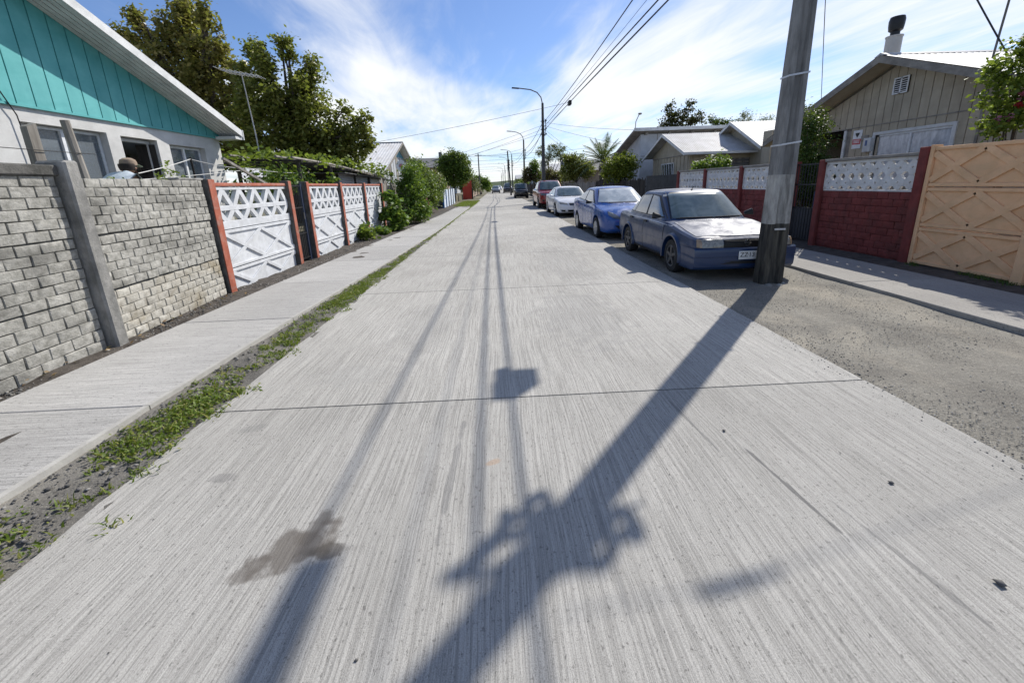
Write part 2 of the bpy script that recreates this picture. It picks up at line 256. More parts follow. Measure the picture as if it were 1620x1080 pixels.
# ------------------------------------------------------------------ object helpers
def tag(o, label=None, cat=None, group=None, kind=None):
    if label: o['label'] = label
    if cat: o['category'] = cat
    if group: o['group'] = group
    if kind: o['kind'] = kind
    return o
def thing(name, label, cat, loc=(0, 0, 0), rz=0, group=None):
    o = bpy.data.objects.new(name, None); C.objects.link(o); o.location = loc; o.rotation_euler = (0, 0, rz); o.empty_display_size = .2
    return tag(o, label, cat, group)
def wloc(p):
    v = Vector((0, 0, 0))
    while p is not None: v += Vector(p.location); p = p.parent
    return v
class MB:
    def __init__(s): s.v = []; s.f = []
    def add(s, vs, fs):
        n = len(s.v); s.v += [tuple(v) for v in vs]; s.f += [tuple(i + n for i in f) for f in fs]; return s
    def box(s, x0, x1, y0, y1, z0, z1):
        return s.add([(x0, y0, z0), (x1, y0, z0), (x1, y1, z0), (x0, y1, z0), (x0, y0, z1), (x1, y0, z1), (x1, y1, z1), (x0, y1, z1)],
                     [(0, 3, 2, 1), (4, 5, 6, 7), (0, 1, 5, 4), (1, 2, 6, 5), (2, 3, 7, 6), (3, 0, 4, 7)])
    def hexa(s, v8): return s.add(v8, [(0, 3, 2, 1), (4, 5, 6, 7), (0, 1, 5, 4), (1, 2, 6, 5), (2, 3, 7, 6), (3, 0, 4, 7)])
    def prism(s, poly, d):      # poly: 3D points, d: extrusion vector
        n = len(poly); d = Vector(d); vs = [Vector(p) for p in poly] + [Vector(p) + d for p in poly]
        return s.add(vs, [tuple(range(n - 1, -1, -1)), tuple(range(n, 2 * n))] + [(i, (i + 1) % n, n + (i + 1) % n, n + i) for i in range(n)])
    def bar(s, a, b, wd, th, up=(1, 0, 0)):   # rectangular bar between two points, th measured along up
        a, b, up = Vector(a), Vector(b), Vector(up).normalized(); d = (b - a).normalized(); sd_ = d.cross(up).normalized() * wd / 2; u = up * th / 2
        return s.hexa([a - sd_ - u, a + sd_ - u, a + sd_ + u, a - sd_ + u, b - sd_ - u, b + sd_ - u, b + sd_ + u, b - sd_ + u])
    def tube(s, pts, r, n=6, caps=True):
        pts = [Vector(p) for p in pts]; k = len(pts); r = r if isinstance(r, (list, tuple)) else [r] * k
        base = len(s.v); pn = None
        for i, p in enumerate(pts):
            d = (pts[min(i + 1, k - 1)] - pts[max(i - 1, 0)]).normalized()
            if pn is None: pn = d.orthogonal().normalized()
            pn = (pn - d * pn.dot(d)).normalized(); q = d.cross(pn)
            for j in range(n):
                a = 2 * math.pi * j / n; s.v.append(tuple(p + (pn * math.cos(a) + q * math.sin(a)) * r[i]))
        for i in range(k - 1):
            for j in range(n):
                a, b = base + i * n + j, base + i * n + (j + 1) % n; s.f.append((a, b, b + n, a + n))
        if caps: s.f.append(tuple(base + j for j in range(n - 1, -1, -1))); s.f.append(tuple(base + (k - 1) * n + j for j in range(n)))
        return s
    def lathe(s, prof, c, axis='Z', n=24):    # prof: (radius, height)
        base = len(s.v); k = len(prof)
        for r, h in prof:
            for j in range(n):
                a = 2 * math.pi * j / n; x, y = r * math.cos(a), r * math.sin(a)
                p = (x, y, h) if axis == 'Z' else (h, x, y)
                s.v.append((p[0] + c[0], p[1] + c[1], p[2] + c[2]))
        for i in range(k - 1):
            for j in range(n):
                a, b = base + i * n + j, base + i * n + (j + 1) % n; s.f.append((a, b, b + n, a + n))
        return s
    def build(s, name, mat, parent=None, smooth=False, world=True, bevel=0, ang=35):
        me = bpy.data.meshes.new(name); off = wloc(parent) if (parent is not None and world) else Vector((0, 0, 0))
        vs = [(v[0] - off.x, v[1] - off.y, v[2] - off.z) for v in s.v]
        me.from_pydata(vs, [], s.f); me.validate()
        bm = bmesh.new(); bm.from_mesh(me); bmesh.ops.recalc_face_normals(bm, faces=bm.faces)
        if bevel: bmesh.ops.bevel(bm, geom=[e for e in bm.edges if len(e.link_faces) == 2 and e.calc_face_angle(0) > .6], offset=bevel, segments=1, affect='EDGES')
        bm.to_mesh(me); bm.free()
        if smooth: me.shade_smooth(); me.set_sharp_from_angle(angle=R(ang))
        me.materials.append(mat); o = bpy.data.objects.new(name, me); C.objects.link(o)
        if parent is not None: o.parent = parent
        return o
def inst(name, me, loc, parent=None, rz=0, scale=None, rot=None):
    o = bpy.data.objects.new(name, me); C.objects.link(o); o.location = loc; o.rotation_euler = rot or (0, 0, rz)
    if scale: o.scale = scale
    if parent: o.parent = parent
    return o
def mesh_np(name, V, F, mat, parent=None, smooth=False):
    """V (n,3), F (m,k) numpy"""
    me = bpy.data.meshes.new(name); V = np.asarray(V, np.float32); F = np.asarray(F, np.int32); k = F.shape[1]
    if parent is not None: V = V - np.array(wloc(parent), np.float32)
    me.vertices.add(len(V)); me.vertices.foreach_set('co', V.ravel()); me.loops.add(F.size); me.loops.foreach_set('vertex_index', F.ravel())
    me.polygons.add(len(F)); me.polygons.foreach_set('loop_start', np.arange(0, F.size, k, dtype=np.int32)); me.polygons.foreach_set('loop_total', np.full(len(F), k, np.int32))
    me.update(calc_edges=True)
    me.materials.append(mat); o = bpy.data.objects.new(name, me); C.objects.link(o)
    if parent is not None: o.parent = parent
    return o
def leaves(name, cen, size, mat, parent=None, updir=.4, aspect=.55, droop=0.0, flatz=False):
    """one rhombic leaf at every centre"""
    n = len(cen); cen = np.asarray(cen)
    nrm = rng.normal(size=(n, 3)); nrm[:, 2] = np.abs(nrm[:, 2]) + updir; nrm /= np.linalg.norm(nrm, axis=1)[:, None]
    t = rng.normal(size=(n, 3)); t[:, 2] -= droop; t -= (t * nrm).sum(1)[:, None] * nrm; t /= np.linalg.norm(t, axis=1)[:, None] + 1e-9
    b = np.cross(nrm, t); s = (size * rng.uniform(.6, 1.3, n))[:, None]
    V = np.stack([cen - t * s * .5, cen + b * s * aspect * .5 - t * s * .05 + nrm * s * .06, cen + t * s * .5, cen - b * s * aspect * .5 - t * s * .05 + nrm * s * .06], 1).reshape(-1, 3)
    F = np.arange(4 * n).reshape(n, 4)
    return mesh_np(name, V, F, mat, parent)
def crown_pts(lobes, nclump, perclump, cr=.35, shell=.55):
    """clumps of leaf centres spread through ellipsoid lobes, denser near their skin"""
    vols = np.array([l[1][0] * l[1][1] * l[1][2] for l in lobes]) ** .7; pr = vols / vols.sum(); out = []
    which = rng.choice(len(lobes), nclump, p=pr)
    d = rng.normal(size=(nclump, 3)); d /= np.linalg.norm(d, axis=1)[:, None]
    rad = shell + (1 - shell) * rng.random(nclump) ** .6
    c = np.array([lobes[i][0] for i in which]); r = np.array([lobes[i][1] for i in which]); cc = c + d * r * rad[:, None]
    crs = cr * rng.uniform(.5, 1.35, nclump)
    p = np.repeat(cc, perclump, 0) + rng.normal(size=(nclump * perclump, 3)) * np.repeat(crs, perclump)[:, None] * np.array([.55, .55, .5])
    return p
def limbs(name, base, top, r0, lobes, parent, mat=m_bark, nl=None, zfork=.45):
    mb = MB(); base, top = Vector(base), Vector(top); pts = []; k = 6
    for i in range(k + 1):
        t = i / k; pts.append(base.lerp(top, t) + Vector((math.sin(t * 5 + base.x) * .08, math.cos(t * 4 + base.y) * .08, 0)) * (r0 * 6))
    mb.tube(pts, [r0 * (1 - .65 * i / k) for i in range(k + 1)], 8)
    for j, l in enumerate(lobes[:nl]):
        a = pts[min(k, max(1, int(k * (zfork + .4 * random.random()))))]; b = Vector(l[0]) + Vector((0, 0, l[1][2] * .3)); mid_ = a.lerp(b, .5) + Vector((random.uniform(-.2, .2), random.uniform(-.2, .2), -.1)) * (b - a).length * .3
        mb.tube([a, mid_, b], [r0 * .45, r0 * .3, r0 * .1], 6)
    return mb.build(name, mat, parent, smooth=True)
def tree(name, label, cat, base, lobes, leafm, nclump, per, lsize, cr=.35, r0=.15, shell=.55, group=None, droop=0.0, aspect=.55, trunk_top=None):
    t = thing(name, label, cat, base, group=group)
    top = trunk_top or tuple(np.mean([l[0] for l in lobes], 0))
    limbs('trunk', base, top, r0, lobes, t)
    leaves('crown', crown_pts(lobes, nclump, per, cr, shell), lsize, leafm, t, droop=droop, aspect=aspect)
    return t
def text_mesh(name, s, size, loc, rot, mat, parent, depth=.0015, align='CENTER'):
    cu = bpy.data.curves.new(name, 'FONT'); cu.body = s; cu.size = size; cu.extrude = depth; cu.align_x = align; cu.align_y = 'CENTER'
    tmp = bpy.data.objects.new('tmp', cu); C.objects.link(tmp); bpy.context.view_layer.update()
    me = bpy.data.meshes.new_from_object(tmp.evaluated_get(bpy.context.evaluated_depsgraph_get())); bpy.data.objects.remove(tmp)
    me.materials.clear(); me.materials.append(mat); o = bpy.data.objects.new(name, me); C.objects.link(o); o.location = loc; o.rotation_euler = rot; o.parent = parent
    return o
GZ = -.05       # level of the gravel and dirt beside the road
# ================================================================== SETTING
def struct(name, mb, mat, parent=None, **k):
    o = mb.build(name, mat, parent, **k)
    if parent is None: o['kind'] = 'structure'
    return o
g = MB(); g.add([(-900, -60, GZ - .12), (900, -60, GZ - .12), (900, 1600, GZ - .12), (-900, 1600, GZ - .12)], [(0, 1, 2, 3)]); struct('ground', g, m_field)
# gravel verge at right, uneven sheet
def sheet(name, x0, x1, y0, y1, z, mat, step=.25, amp=.012, fs=1.3):
    nx, ny = max(2, int((x1 - x0) / step) + 1), max(2, int((y1 - y0) / step) + 1)
    xs, ys = np.linspace(x0, x1, nx), np.linspace(y0, y1, ny)
    V = [(x, y, z + amp * mnoise.noise(Vector((x * fs, y * fs, 3))) * 2) for y in ys for x in xs]
    F = [(j * nx + i, j * nx + i + 1, (j + 1) * nx + i + 1, (j + 1) * nx + i) for j in range(ny - 1) for i in range(nx - 1)]
    o = mesh_np(name, V, F, mat); o['kind'] = 'structure'; o.data.shade_smooth(); return o
sheet('gravel_shoulder', 2.72, 5.04, -4, 60, GZ + .012, m_gravel, .3, .012)
sheet('fence_foot_dirt', 6.2, 7.4, -3, 60, GZ + .05, m_soil, .25, .02)
sheet('verge_soil', -2.8, -2.1, -3, 32, -.010, m_verge, .12, .014, 2.5)
sheet('wall_foot_soil', -5.2, -3.2, -3, 36, -.0, m_soil, .14, .03, 2.5)
yd = MB(); yd.box(-30, -4.72, -6, 60, -.3, .50); struct('left_yard_ground', yd, m_field)
yd = MB(); yd.box(7.3, 60, -6, 60, -.3, .12); struct('right_yard_ground', yd, m_field)
# the road: cast slabs with recessed joints
rb = MB(); rb.box(-2.13, 2.73, -4, 62, -.2, -.022); road = struct('road', rb, m_joint)
edges = [-3.9, -.52, 2.70, 5.98, 9.2, 12.5, 15.8, 19.1, 22.4, 25.7, 29.0, 32.3, 35.6, 38.9, 42.2, 48, 54, 61.9]
for i in range(len(edges) - 1):
    y0, y1 = edges[i] + .007, edges[i + 1] - .007; b = MB()
    # slab outline with a slightly chipped edge
    nseg = 26; lft = [(-2.16 + .02 * mnoise.noise(Vector((1, y0 + (y1 - y0) * k / nseg * 3, 0))) - (0.03 if random.random() < .06 else 0) * -1, y0 + (y1 - y0) * k / nseg) for k in range(nseg + 1)]
    rgt = [(2.755 + .028 * mnoise.noise(Vector((9, y0 + (y1 - y0) * k / nseg * 3, 0))), y0 + (y1 - y0) * k / nseg) for k in range(nseg + 1)]
    vs = []; fs = []
    for (a, b2) in zip(lft, rgt): vs += [(a[0], a[1], 0), (b2[0], b2[1], 0), (a[0], a[1], -.12), (b2[0], b2[1], -.12)]
    for k in range(nseg):
        a = 4 * k; c = a + 4; fs += [(a, a + 1, c + 1, c), (a + 1, a + 3, c + 3, c + 1), (a + 2, a, c, c + 2)]
    fs += [(0, 2, 3, 1), (4 * nseg, 4 * nseg + 1, 4 * nseg + 3, 4 * nseg + 2)]
    b.add(vs, fs).build('slab', m_road, road)
b = MB(); b.box(-2.16, 2.75, 62, 420, -.1, 0); o = b.build('far_road', m_road); o['kind'] = 'structure'
b = MB(); b.box(-40, 40, 30.5, 33.5, -.16, -.028); o = b.build('side_lane', m_walk2); o['kind'] = 'structure'
m_edge = surf('smooth_kerb_edge', (.36, .35, .325), (.45, .44, .405), (9, 9, 9), .9, .3, (.34, .33, .30), (4, 4, 4), .4)
# left pavement
pb = MB(); pb.box(-3.9, -2.75, -4, 30, -.2, .008); pave = struct('left_pavement', pb, m_joint)
ys = [-3.9, -1.2, .8, 2.80, 4.85, 6.9, 8.95, 11, 13.1, 15.2, 17.3, 19.4, 21.6, 23.8, 26, 28.2, 30.4]
def lx(y):  # outer (wall side) edge
    return np.interp(y, [-4, 3, 7.4, 15, 23, 31], [-4.02, -4.02, -3.93, -3.60, -3.30, -3.2])
def rx(y): return np.interp(y, [-4, 2, 4.3, 8.3, 15, 31], [-2.76, -2.74, -2.68, -2.46, -2.22, -2.12])
for i in range(len(ys) - 1):
    y0, y1 = ys[i] + .005, ys[i + 1] - .005; b = MB(); z = .024 + random.uniform(-.003, .003)
    b.hexa([(lx(y0), y0, -.1), (rx(y0), y0, -.1), (rx(y1), y1, -.1), (lx(y1), y1, -.1), (lx(y0), y0, z), (rx(y0), y0, z), (rx(y1), y1, z), (lx(y1), y1, z)]).build('slab', m_walk, pave, bevel=.006)
    e0, e1 = rx(y0), rx(y1); MB().hexa([(e0 - .03, y0, z - .02), (e0 + .012, y0, z - .08), (e1 + .012, y1, z - .08), (e1 - .03, y1, z - .02), (e0 - .03, y0, z + .003), (e0 + .012, y0, z + .003), (e1 + .012, y1, z + .003), (e1 - .03, y1, z + .003)]).build('trowelled_edge', m_edge, pave)
# right pavement
pb = MB(); pb.box(5.08, 6.3, -3, 40, -.25, -.01); pave2 = struct('right_pavement', pb, m_joint)
for i in range(20):
    y0, y1 = -3 + i * 2.1 + .005, -3 + (i + 1) * 2.1 - .005; b = MB(); z = .02 + random.uniform(-.004, .004)
    b.box(5.04, 6.38, y0, y1, -.15, z).build('slab', m_walk2, pave2, bevel=.006)
# low wooded rise at the end of the street
hb = MB(); hv = []; n = 60
for i in range(n + 1):
    x = -260 + 520 * i / n; h = 4.5 + 3 * mnoise.noise(Vector((x * .012, 0, 0))) + 1.5 * mnoise.noise(Vector((x * .07, 4, 0)))
    hv += [(x, 330, -2), (x, 352, h), (x, 420, -2)]
hb.add(hv, [(3 * i + a, 3 * i + a + 3, 3 * i + a + 4, 3 * i + a + 1) for i in range(n) for a in (0, 1)])
m_hill = surf('far_woods', (.05, .075, .035), (.10, .13, .065), (.25, .25, .25), .95, .6, bumpscale=(.8, .8, .8), bd=.8)
struct('wooded_hill', hb, m_hill)

m_cope = surf('dark_coping', (.06, .06, .055), (.16, .155, .145), (6, 6, 4), .95, .8, bumpscale=(60, 60, 60), bd=.012)
# ================================================================== LEFT WALLS
def rough_brick(seed, w=.196, h=.097, d=.03):
    r = random.Random(seed); j = lambda a=.004: r.uniform(-a, a); b = MB()
    # local: x out of wall, y along, z up; origin at brick centre on the wall face
    bk = [(-.012, -w / 2, -h / 2), (-.012, w / 2, -h / 2), (-.012, w / 2, h / 2), (-.012, -w / 2, h / 2)]
    md = [(.006, -w / 2 + j(), -h / 2 + j()), (.006, w / 2 + j(), -h / 2 + j()), (.006, w / 2 + j(), h / 2 + j()), (.006, -w / 2 + j(), h / 2 + j())]
    fr = [(.015 + j(.003), -w / 2 + .005 + j(.002), -h / 2 + .004 + j(.0015)), (.012 + j(.003), w / 2 - .005 + j(.002), -h / 2 + .004 + j(.0015)), (.012 + j(.003), w / 2 - .005 + j(.002), h / 2 - .004 + j(.0015)), (.012 + j(.003), -w / 2 + .005 + j(.002), h / 2 - .004 + j(.0015))]
    ce = [(.019 + j(.003), j(.03), j(.012))]
    fs = []
    for a, c in ((0, 4), (4, 8)):
        for i in range(4): k = (i + 1) % 4; fs.append((a + i, a + k, c + k, c + i))
    for i in range(4): fs.append((8 + i, 8 + (i + 1) % 4, 12))
    b.add(bk + md + fr + ce, fs); return b
def brick_meshes(mat, w=.196, h=.097, n=6, half=False):
    out = []
    for s in range(n):
        o = rough_brick(s + (50 if half else 0), w * (.47 if half else 1), h).build('brick', mat); out.append(o.data); bpy.data.objects.remove(o)
    return out
BR = {}
def lay_bricks(parent, y0, y1, z0, z1, rows, cols, mat, face=1, x=0.0, lean=0.0, wav=0.0):
    """courses of bricks on a backing; local frame of parent"""
    ph = (z1 - z0) / rows; pw = (y1 - y0) / cols; key = (mat.name, round(ph, 3), round(pw, 3))
    if key not in BR: BR[key] = (brick_meshes(mat, pw - .0055, ph - .0055), brick_meshes(mat, pw - .010, ph - .0055, 3, True))
    full, half = BR[key]
    for r in range(rows):
        zc = z0 + ph * (r + .5); off = .5 if r % 2 else 0.0
        cells = []
        if off: cells.append((y0 + pw * .25, True))
        nfull = cols - (1 if off else 0)
        for c in range(nfull): cells.append((y0 + pw * (c + .5 + (.5 if off else 0)), False))
        if off: cells.append((y1 - pw * .25, True))
        for yc, hf in cells:
            inst('brick', random.choice(half if hf else full), (x + face * (random.uniform(-.003, .004) + lean * (1 - r / rows)), yc + random.uniform(-.003, .003), zc + random.uniform(-.003, .003) + wav * math.sin(yc * 2.1 + r)), parent,
                 rot=(random.uniform(-.015, .015), 0, (0 if face > 0 else math.pi) + random.uniform(-.012, .012)))
def post(parent, x0, x1, y0, y1, z0, z1, mat, bev=.012, name='post'):
    return MB().box(x0, x1, y0, y1, z0, z1).build(name, mat, parent, world=False, bevel=bev)
def dirang(xa, ya, xb, yb): return math.atan2(-(xb - xa), yb - ya)
# taller wall, nearest
a = dirang(-4.16, .3, -4.26, 4.12); W1 = thing('block_wall', 'taller stretch of grey rough block wall with dark coping and concrete post', 'wall', (-4.16, .3, 0), a)
MB().box(-.12, -.012, 0, 3.8, -.1, 1.76).build('backing', m_mortar, W1, world=False)
for (za, zb, nr) in ((0, .575, 5), (.583, 1.180, 6), (1.188, 1.785, 6)): lay_bricks(W1, .02, 3.82, za, zb, nr, 18, m_brick, lean=.012)
MB().box(-.15, .05, 0, 3.84, 1.785, 1.885).build('coping', m_cope, W1, world=False, bevel=.012)
cp = MB().box(-.16, .12, 3.835, 3.985, -.1, 1.93).build('post', m_conc, W1, world=False, bevel=.02)
a = dirang(-4.27, 4.32, -4.49, 6.40); W2 = thing('block_wall', 'lower stretch of grey rough block wall between concrete post and orange post', 'wall', (-4.27, 4.30, 0), a)
MB().box(-.12, -.012, 0, 2.12, -.1, 1.72).build('backing', m_mortar, W2, world=False)
for (za, zb, nr, mt_) in ((0, .575, 6, m_brick2), (.590, 1.175, 6, m_brick), (1.190, 1.775, 6, m_brick)): lay_bricks(W2, .01, 2.11, za, zb, nr, 11, mt_, lean=.02, wav=.003)
MB().box(-.16, .012, 1.6, 2.2, 1.775, 1.81).build('coping', m_conc, W2, world=False, bevel=.01)
# white panel fence
def tilted_bar(mb, x0, x1, ya, za, yb, zb, wd):
    d = Vector((0, yb - ya, zb - za)).normalized(); nn = Vector((0, -d.z, d.y)) * wd / 2
    p = [Vector((x0, ya, za)) - nn, Vector((x0, ya, za)) + nn, Vector((x0, yb, zb)) + nn, Vector((x0, yb, zb)) - nn]
    return mb.prism(p, (x1 - x0, 0, 0))
def rib_panel(parent, x, y0, y1, z0, z1, mat, face, sp=1.5, rw=.098, name='panel', zlo=None):
    """cast slab with raised crossing ribs"""
    cut = zlo if zlo is not None else z0
    xa, xb = (x - .05, x) if face > 0 else (x, x + .05)
    MB().box(xa, xb, y0, y1, cut, z1 - .004).build(name, mat, parent, world=False, bevel=.004)
    pr = .03 * face; xi, xo = x, x + pr
    MB().box(min(xi, xo * 1.0), max(xi, xo), y0, y1, z1 - .06, z1 - .008).build('rib', mat, parent, world=False, bevel=.006)
    if cut <= z0: MB().box(min(xi, xo), max(xi, xo), y0, y1, z0 + .004, z0 + .055).build('rib', mat, parent, world=False, bevel=.006)
    yc = (y0 + y1) / 2; hp = sp / 2; h = z1 - z0; k0 = -4
    for ph in (0, 1):
        for k in range(-4, 5):
            # segment between y=yc+k*hp .. yc+(k+1)*hp going up or down
            ya, yb = yc + (k) * hp, yc + (k + 1) * hp; up = (k + ph) % 2 == 0
            za, zb = (z0 + .05, z1 - .055) if up else (z1 - .055, z0 + .05)
            if yb <= y0 or ya >= y1: continue
            if ya < y0: za = za + (zb - za) * (y0 - ya) / (yb - ya); ya = y0
            if yb > y1: zb = za + (zb - za) * (y1 - ya) / (yb - ya); yb = y1
            if cut > z0:
                lo = min(za, zb)
                if max(za, zb) <= cut: continue
                if lo < cut:
                    t = (cut - za) / (zb - za)
                    if za < zb: ya = ya + (yb - ya) * t; za = cut
                    else: yb = ya + (yb - ya) * t; zb = cut
            b = MB(); e = .0015 * (ph + 1)
            tilted_bar(b, xi, xi + face * (abs(pr) - e), ya, za, yb, zb, rw); b.build('rib', mat, parent, world=False, bevel=.005)
def lattice_panel(parent, x, y0, y1, z0, z1, mat, face):
    x0, x1 = x - .055, x + .02; h = (z1 - z0)
    for (a, b) in ((z1 - .05, z1), (z0 + h * .44, z0 + h * .56), (z0, z0 + .13)): MB().box(x0, x1, y0, y1, a, b).build('rail', mat, parent, world=False, bevel=.005)
    n = 5; pw = (y1 - y0) / n
    for (za, zb, fl) in ((z0 + h * .56, z1 - .05, 0), (z0 + .13, z0 + h * .44, 1)):
        for i in range(n):
            c0 = y0 + i * pw
            for (ya, yb, up) in ((c0 + .03, c0 + pw / 2, fl), (c0 + pw / 2, c0 + pw - .03, 1 - fl)):
                b = MB(); e = .002 * (1 + up); tilted_bar(b, x0 + e, x1 - e, ya, zb + .015 if up else za - .015, yb, za - .015 if up else zb + .015, .088); b.build('lattice_bar', mat, parent, world=False)
def white_section(parent, y0, y1):
    lattice_panel(parent, 0, y0, y1, 1.0, 1.68, m_white, 1)
    rib_panel(parent, -.008, y0, y1, .36, .995, m_white, 1, sp=2.1, rw=.07)
    rib_panel(parent, -.012, y0, y1, -.28, .355, m_white, 1, sp=2.1, rw=.07, zlo=-.08)
    MB().box(-.07, .04, y0 - .02, y1 + .02, 1.685, 1.745).build('top_beam', m_orange, parent, world=False, bevel=.012)
def opost(parent, y, top=1.79, w=.13, mat=None):
    post(parent, -.09, .075, y - w / 2, y + w / 2, -.1, top, m_cope, name='post')
    MB().box(.0765, .09, y - w / 2 + .004, y + w / 2 - .004, -.09, top - .01).build('post_face', m_orange, parent, world=False, bevel=.004)
F1 = thing('panel_fence', 'white cast panel fence with zigzag openings between two orange posts, left of the iron gate', 'fence', (-4.5, 6.5, 0))
opost(F1, 0.02, 1.80, .15); white_section(F1, .10, 2.32); opost(F1, 2.40, 1.80)
F2 = thing('panel_fence', 'white cast panel fence in three bays with faded orange posts, right of the iron gate', 'fence', (-4.5, 9.72, 0))
for k in range(3): opost(F2, .0 + k * 2.05, 1.79); white_section(F2, .07 + k * 2.05, 1.98 + k * 2.05)
opost(F2, 6.15, 1.79)
IG = thing('iron_gate', 'narrow black iron bar gate in the white fence', 'gate', (-4.52, 9.0, 0))
for k in range(7): MB().tube([(-4.52, 9.03 + k * .075, .04), (-4.52, 9.03 + k * .075, 1.72)], .009, 5).build('bar', m_black, IG)
for z in (.06, .62, 1.2, 1.68): MB().box(-4.535, -4.505, 9.0, 9.52, z, z + .03).build('rail', m_black, IG)
MB().box(-4.53, -4.524, 9.02, 9.5, .09, .62).build('lower_sheet', m_black, IG)
MB().box(-4.56, -4.50, 9.52, 9.60, .0, 1.74).build('gate_post', m_bluep if False else flat('blue_black_paint', (.02, .03, .06), .5), IG)
MB().box(-4.50, -4.47, 9.44, 9.48, .95, 1.1).build('lock', m_dkmetal, IG)
# weathered plank gate and pickets beyond
PG = thing('plank_gate', 'leaning weathered grey plank fence beside the white panel fence', 'fence', (-4.6, 16.2, 0))
for k in range(10):
    y = 16.25 + k * .21 + (.25 if k > 5 else 0); h = 1.92 + .1 * math.sin(k * 2.2) - (.02 * k); ln = random.uniform(-.05, .05)
    MB().prism([(-4.6, y, -.1), (-4.6, y + .18, -.1), (-4.6, y + .18 + ln, h - .07), (-4.6, y + .09 + ln, h), (-4.6, y + ln, h - .06)], (.025, 0, 0)).build('plank', m_wood, PG)
for z in (.5, 1.5): MB().box(-4.66, -4.605, 16.2, 18.6, z, z + .07).build('rail', m_wood, PG)
# ================================================================== TURQUOISE HOUSE
HX = -6.8
H1 = thing('gable_house', 'turquoise boarded gable house with pale plaster wall and white eaves', 'house', (HX, 5.6, .4))
yl, yr, ya_, zw, zap = .5, 10.62, 5.56, 2.90, 4.99; zcor = 3.02
def wall_x(parent, x, y0, y1, z0, z1, holes, mat, th=.18, name='wall'):
    """wall at constant x with rectangular openings (y0,y1,z0,z1), sorted by y"""
    b = MB(); cur = y0; xa, xb = min(x, x - th), max(x, x - th)
    for (a, c, e, f) in holes:
        if a > cur: b.box(xa, xb, cur, a, z0, z1)
        if e > z0: b.box(xa, xb, a, c, z0, e)
        if f < z1: b.box(xa, xb, a, c, f, z1)
        cur = c
    if cur < y1: b.box(xa, xb, cur, y1, z0, z1)
    return b.build(name, mat, parent)
holes = [(1.2, 2.6, 1.3, 2.6), (3.4, 4.6, 1.3, 2.6), (6.36, 7.66, 1.30, 2.68), (7.92, 8.72, .42, 2.66), (9.02, 10.06, 1.30, 2.62)]
wall_x(H1, HX, yl, yr, .3, zw - .003, holes, m_plaster, .2)
MB().box(-14, HX - .203, yr - .2, yr, .3, zw - .01).build('end_wall', m_plaster, H1)
MB().box(-14, HX - .203, yl, yl + .2, .3, zw - .01).build('end_wall', m_plaster, H1)
MB().box(-14.2, -14.0, yl, yr, .3, zw - .01).build('back_wall', m_plaster, H1)
MB().box(-13.8, HX - .21, yl + .21, yr - .21, .42, .46).build('floor', m_dark_in, H1)
MB().box(-9.6, -9.5, yl + .21, yr - .21, .46, 2.85).build('inner_wall', m_dark_in, H1)
slope = (zap - zcor) / (yr - ya_)
y = yl; bw = .255
while y < yr - .01:
    y1 = min(y + bw, yr); zt = lambda q: zcor + (zap - zcor) * (1 - abs(q - ya_) / (yr - ya_))
    g0, g1 = y + .009, y1 - .009
    pl = [(HX + .03, g0, zw), (HX + .03, g1, zw), (HX + .03, g1, zt(g1))] + ([(HX + .03, ya_, zt(ya_))] if g0 < ya_ < g1 else []) + [(HX + .03, g0, zt(g0))]
    MB().prism(pl, (-.05, 0, 0)).build('board', m_turq, H1); y += bw
MB().prism([(HX - .03, yl, zw + .002), (HX - .03, yr, zw + .002), (HX - .03, yr, zcor), (HX - .03, ya_, zap), (HX - .03, yl, zcor)], (-.04, 0, 0)).build('board_backing', surf('turquoise_groove', (.02, .17, .16), (.03, .2, .19)), H1)
MB().box(HX - .02, HX + .045, yl, yr, zw - .02, zw + .012).build('drip_strip', m_turq, H1)
# roof: sheet, soffit boards, fascia
ox = HX + .52; ye = yr + .08; zr = zap + .04; ze = zr - slope * (ye - ya_)
for s in (1, -1):
    yy = ya_ + s * (ye - ya_)
    MB().hexa([(-14.5, ya_, zr), (ox, ya_, zr), (ox, yy, ze), (-14.5, yy, ze), (-14.5, ya_, zr + .03), (ox, ya_, zr + .03), (ox, yy, ze + .03), (-14.5, yy, ze + .03)]).build('roof_slope', m_zinc, H1)
    MB().hexa([(ox, ya_, zr - .105), (ox + .03, ya_, zr - .105), (ox + .03, yy, ze - .105), (ox, yy, ze - .105), (ox, ya_, zr + .05), (ox + .03, ya_, zr + .05), (ox + .03, yy, ze + .05), (ox, yy, ze + .05)]).build('fascia', m_fascia, H1)
    for k in range(5):
        xa = HX + .045 + k * .096
        MB().hexa([(xa, ya_, zr - .10), (xa + .078, ya_, zr - .10), (xa + .078, yy, ze - .10), (xa, yy, ze - .10), (xa, ya_, zr - .085), (xa + .078, ya_, zr - .085), (xa + .078, yy, ze - .085), (xa, yy, ze - .085)]).build('soffit_board', m_fascia, H1)
MB().box(HX - 7, ox + .028, ye + .032, ye + .06, ze - .17, ze + .06).build('gutter_board', m_fascia, H1)
MB().box(HX + .035, ox - .004, yr - .16, ye + .03, ze - .17, ze - .105).build('eave_box', m_fascia, H1)
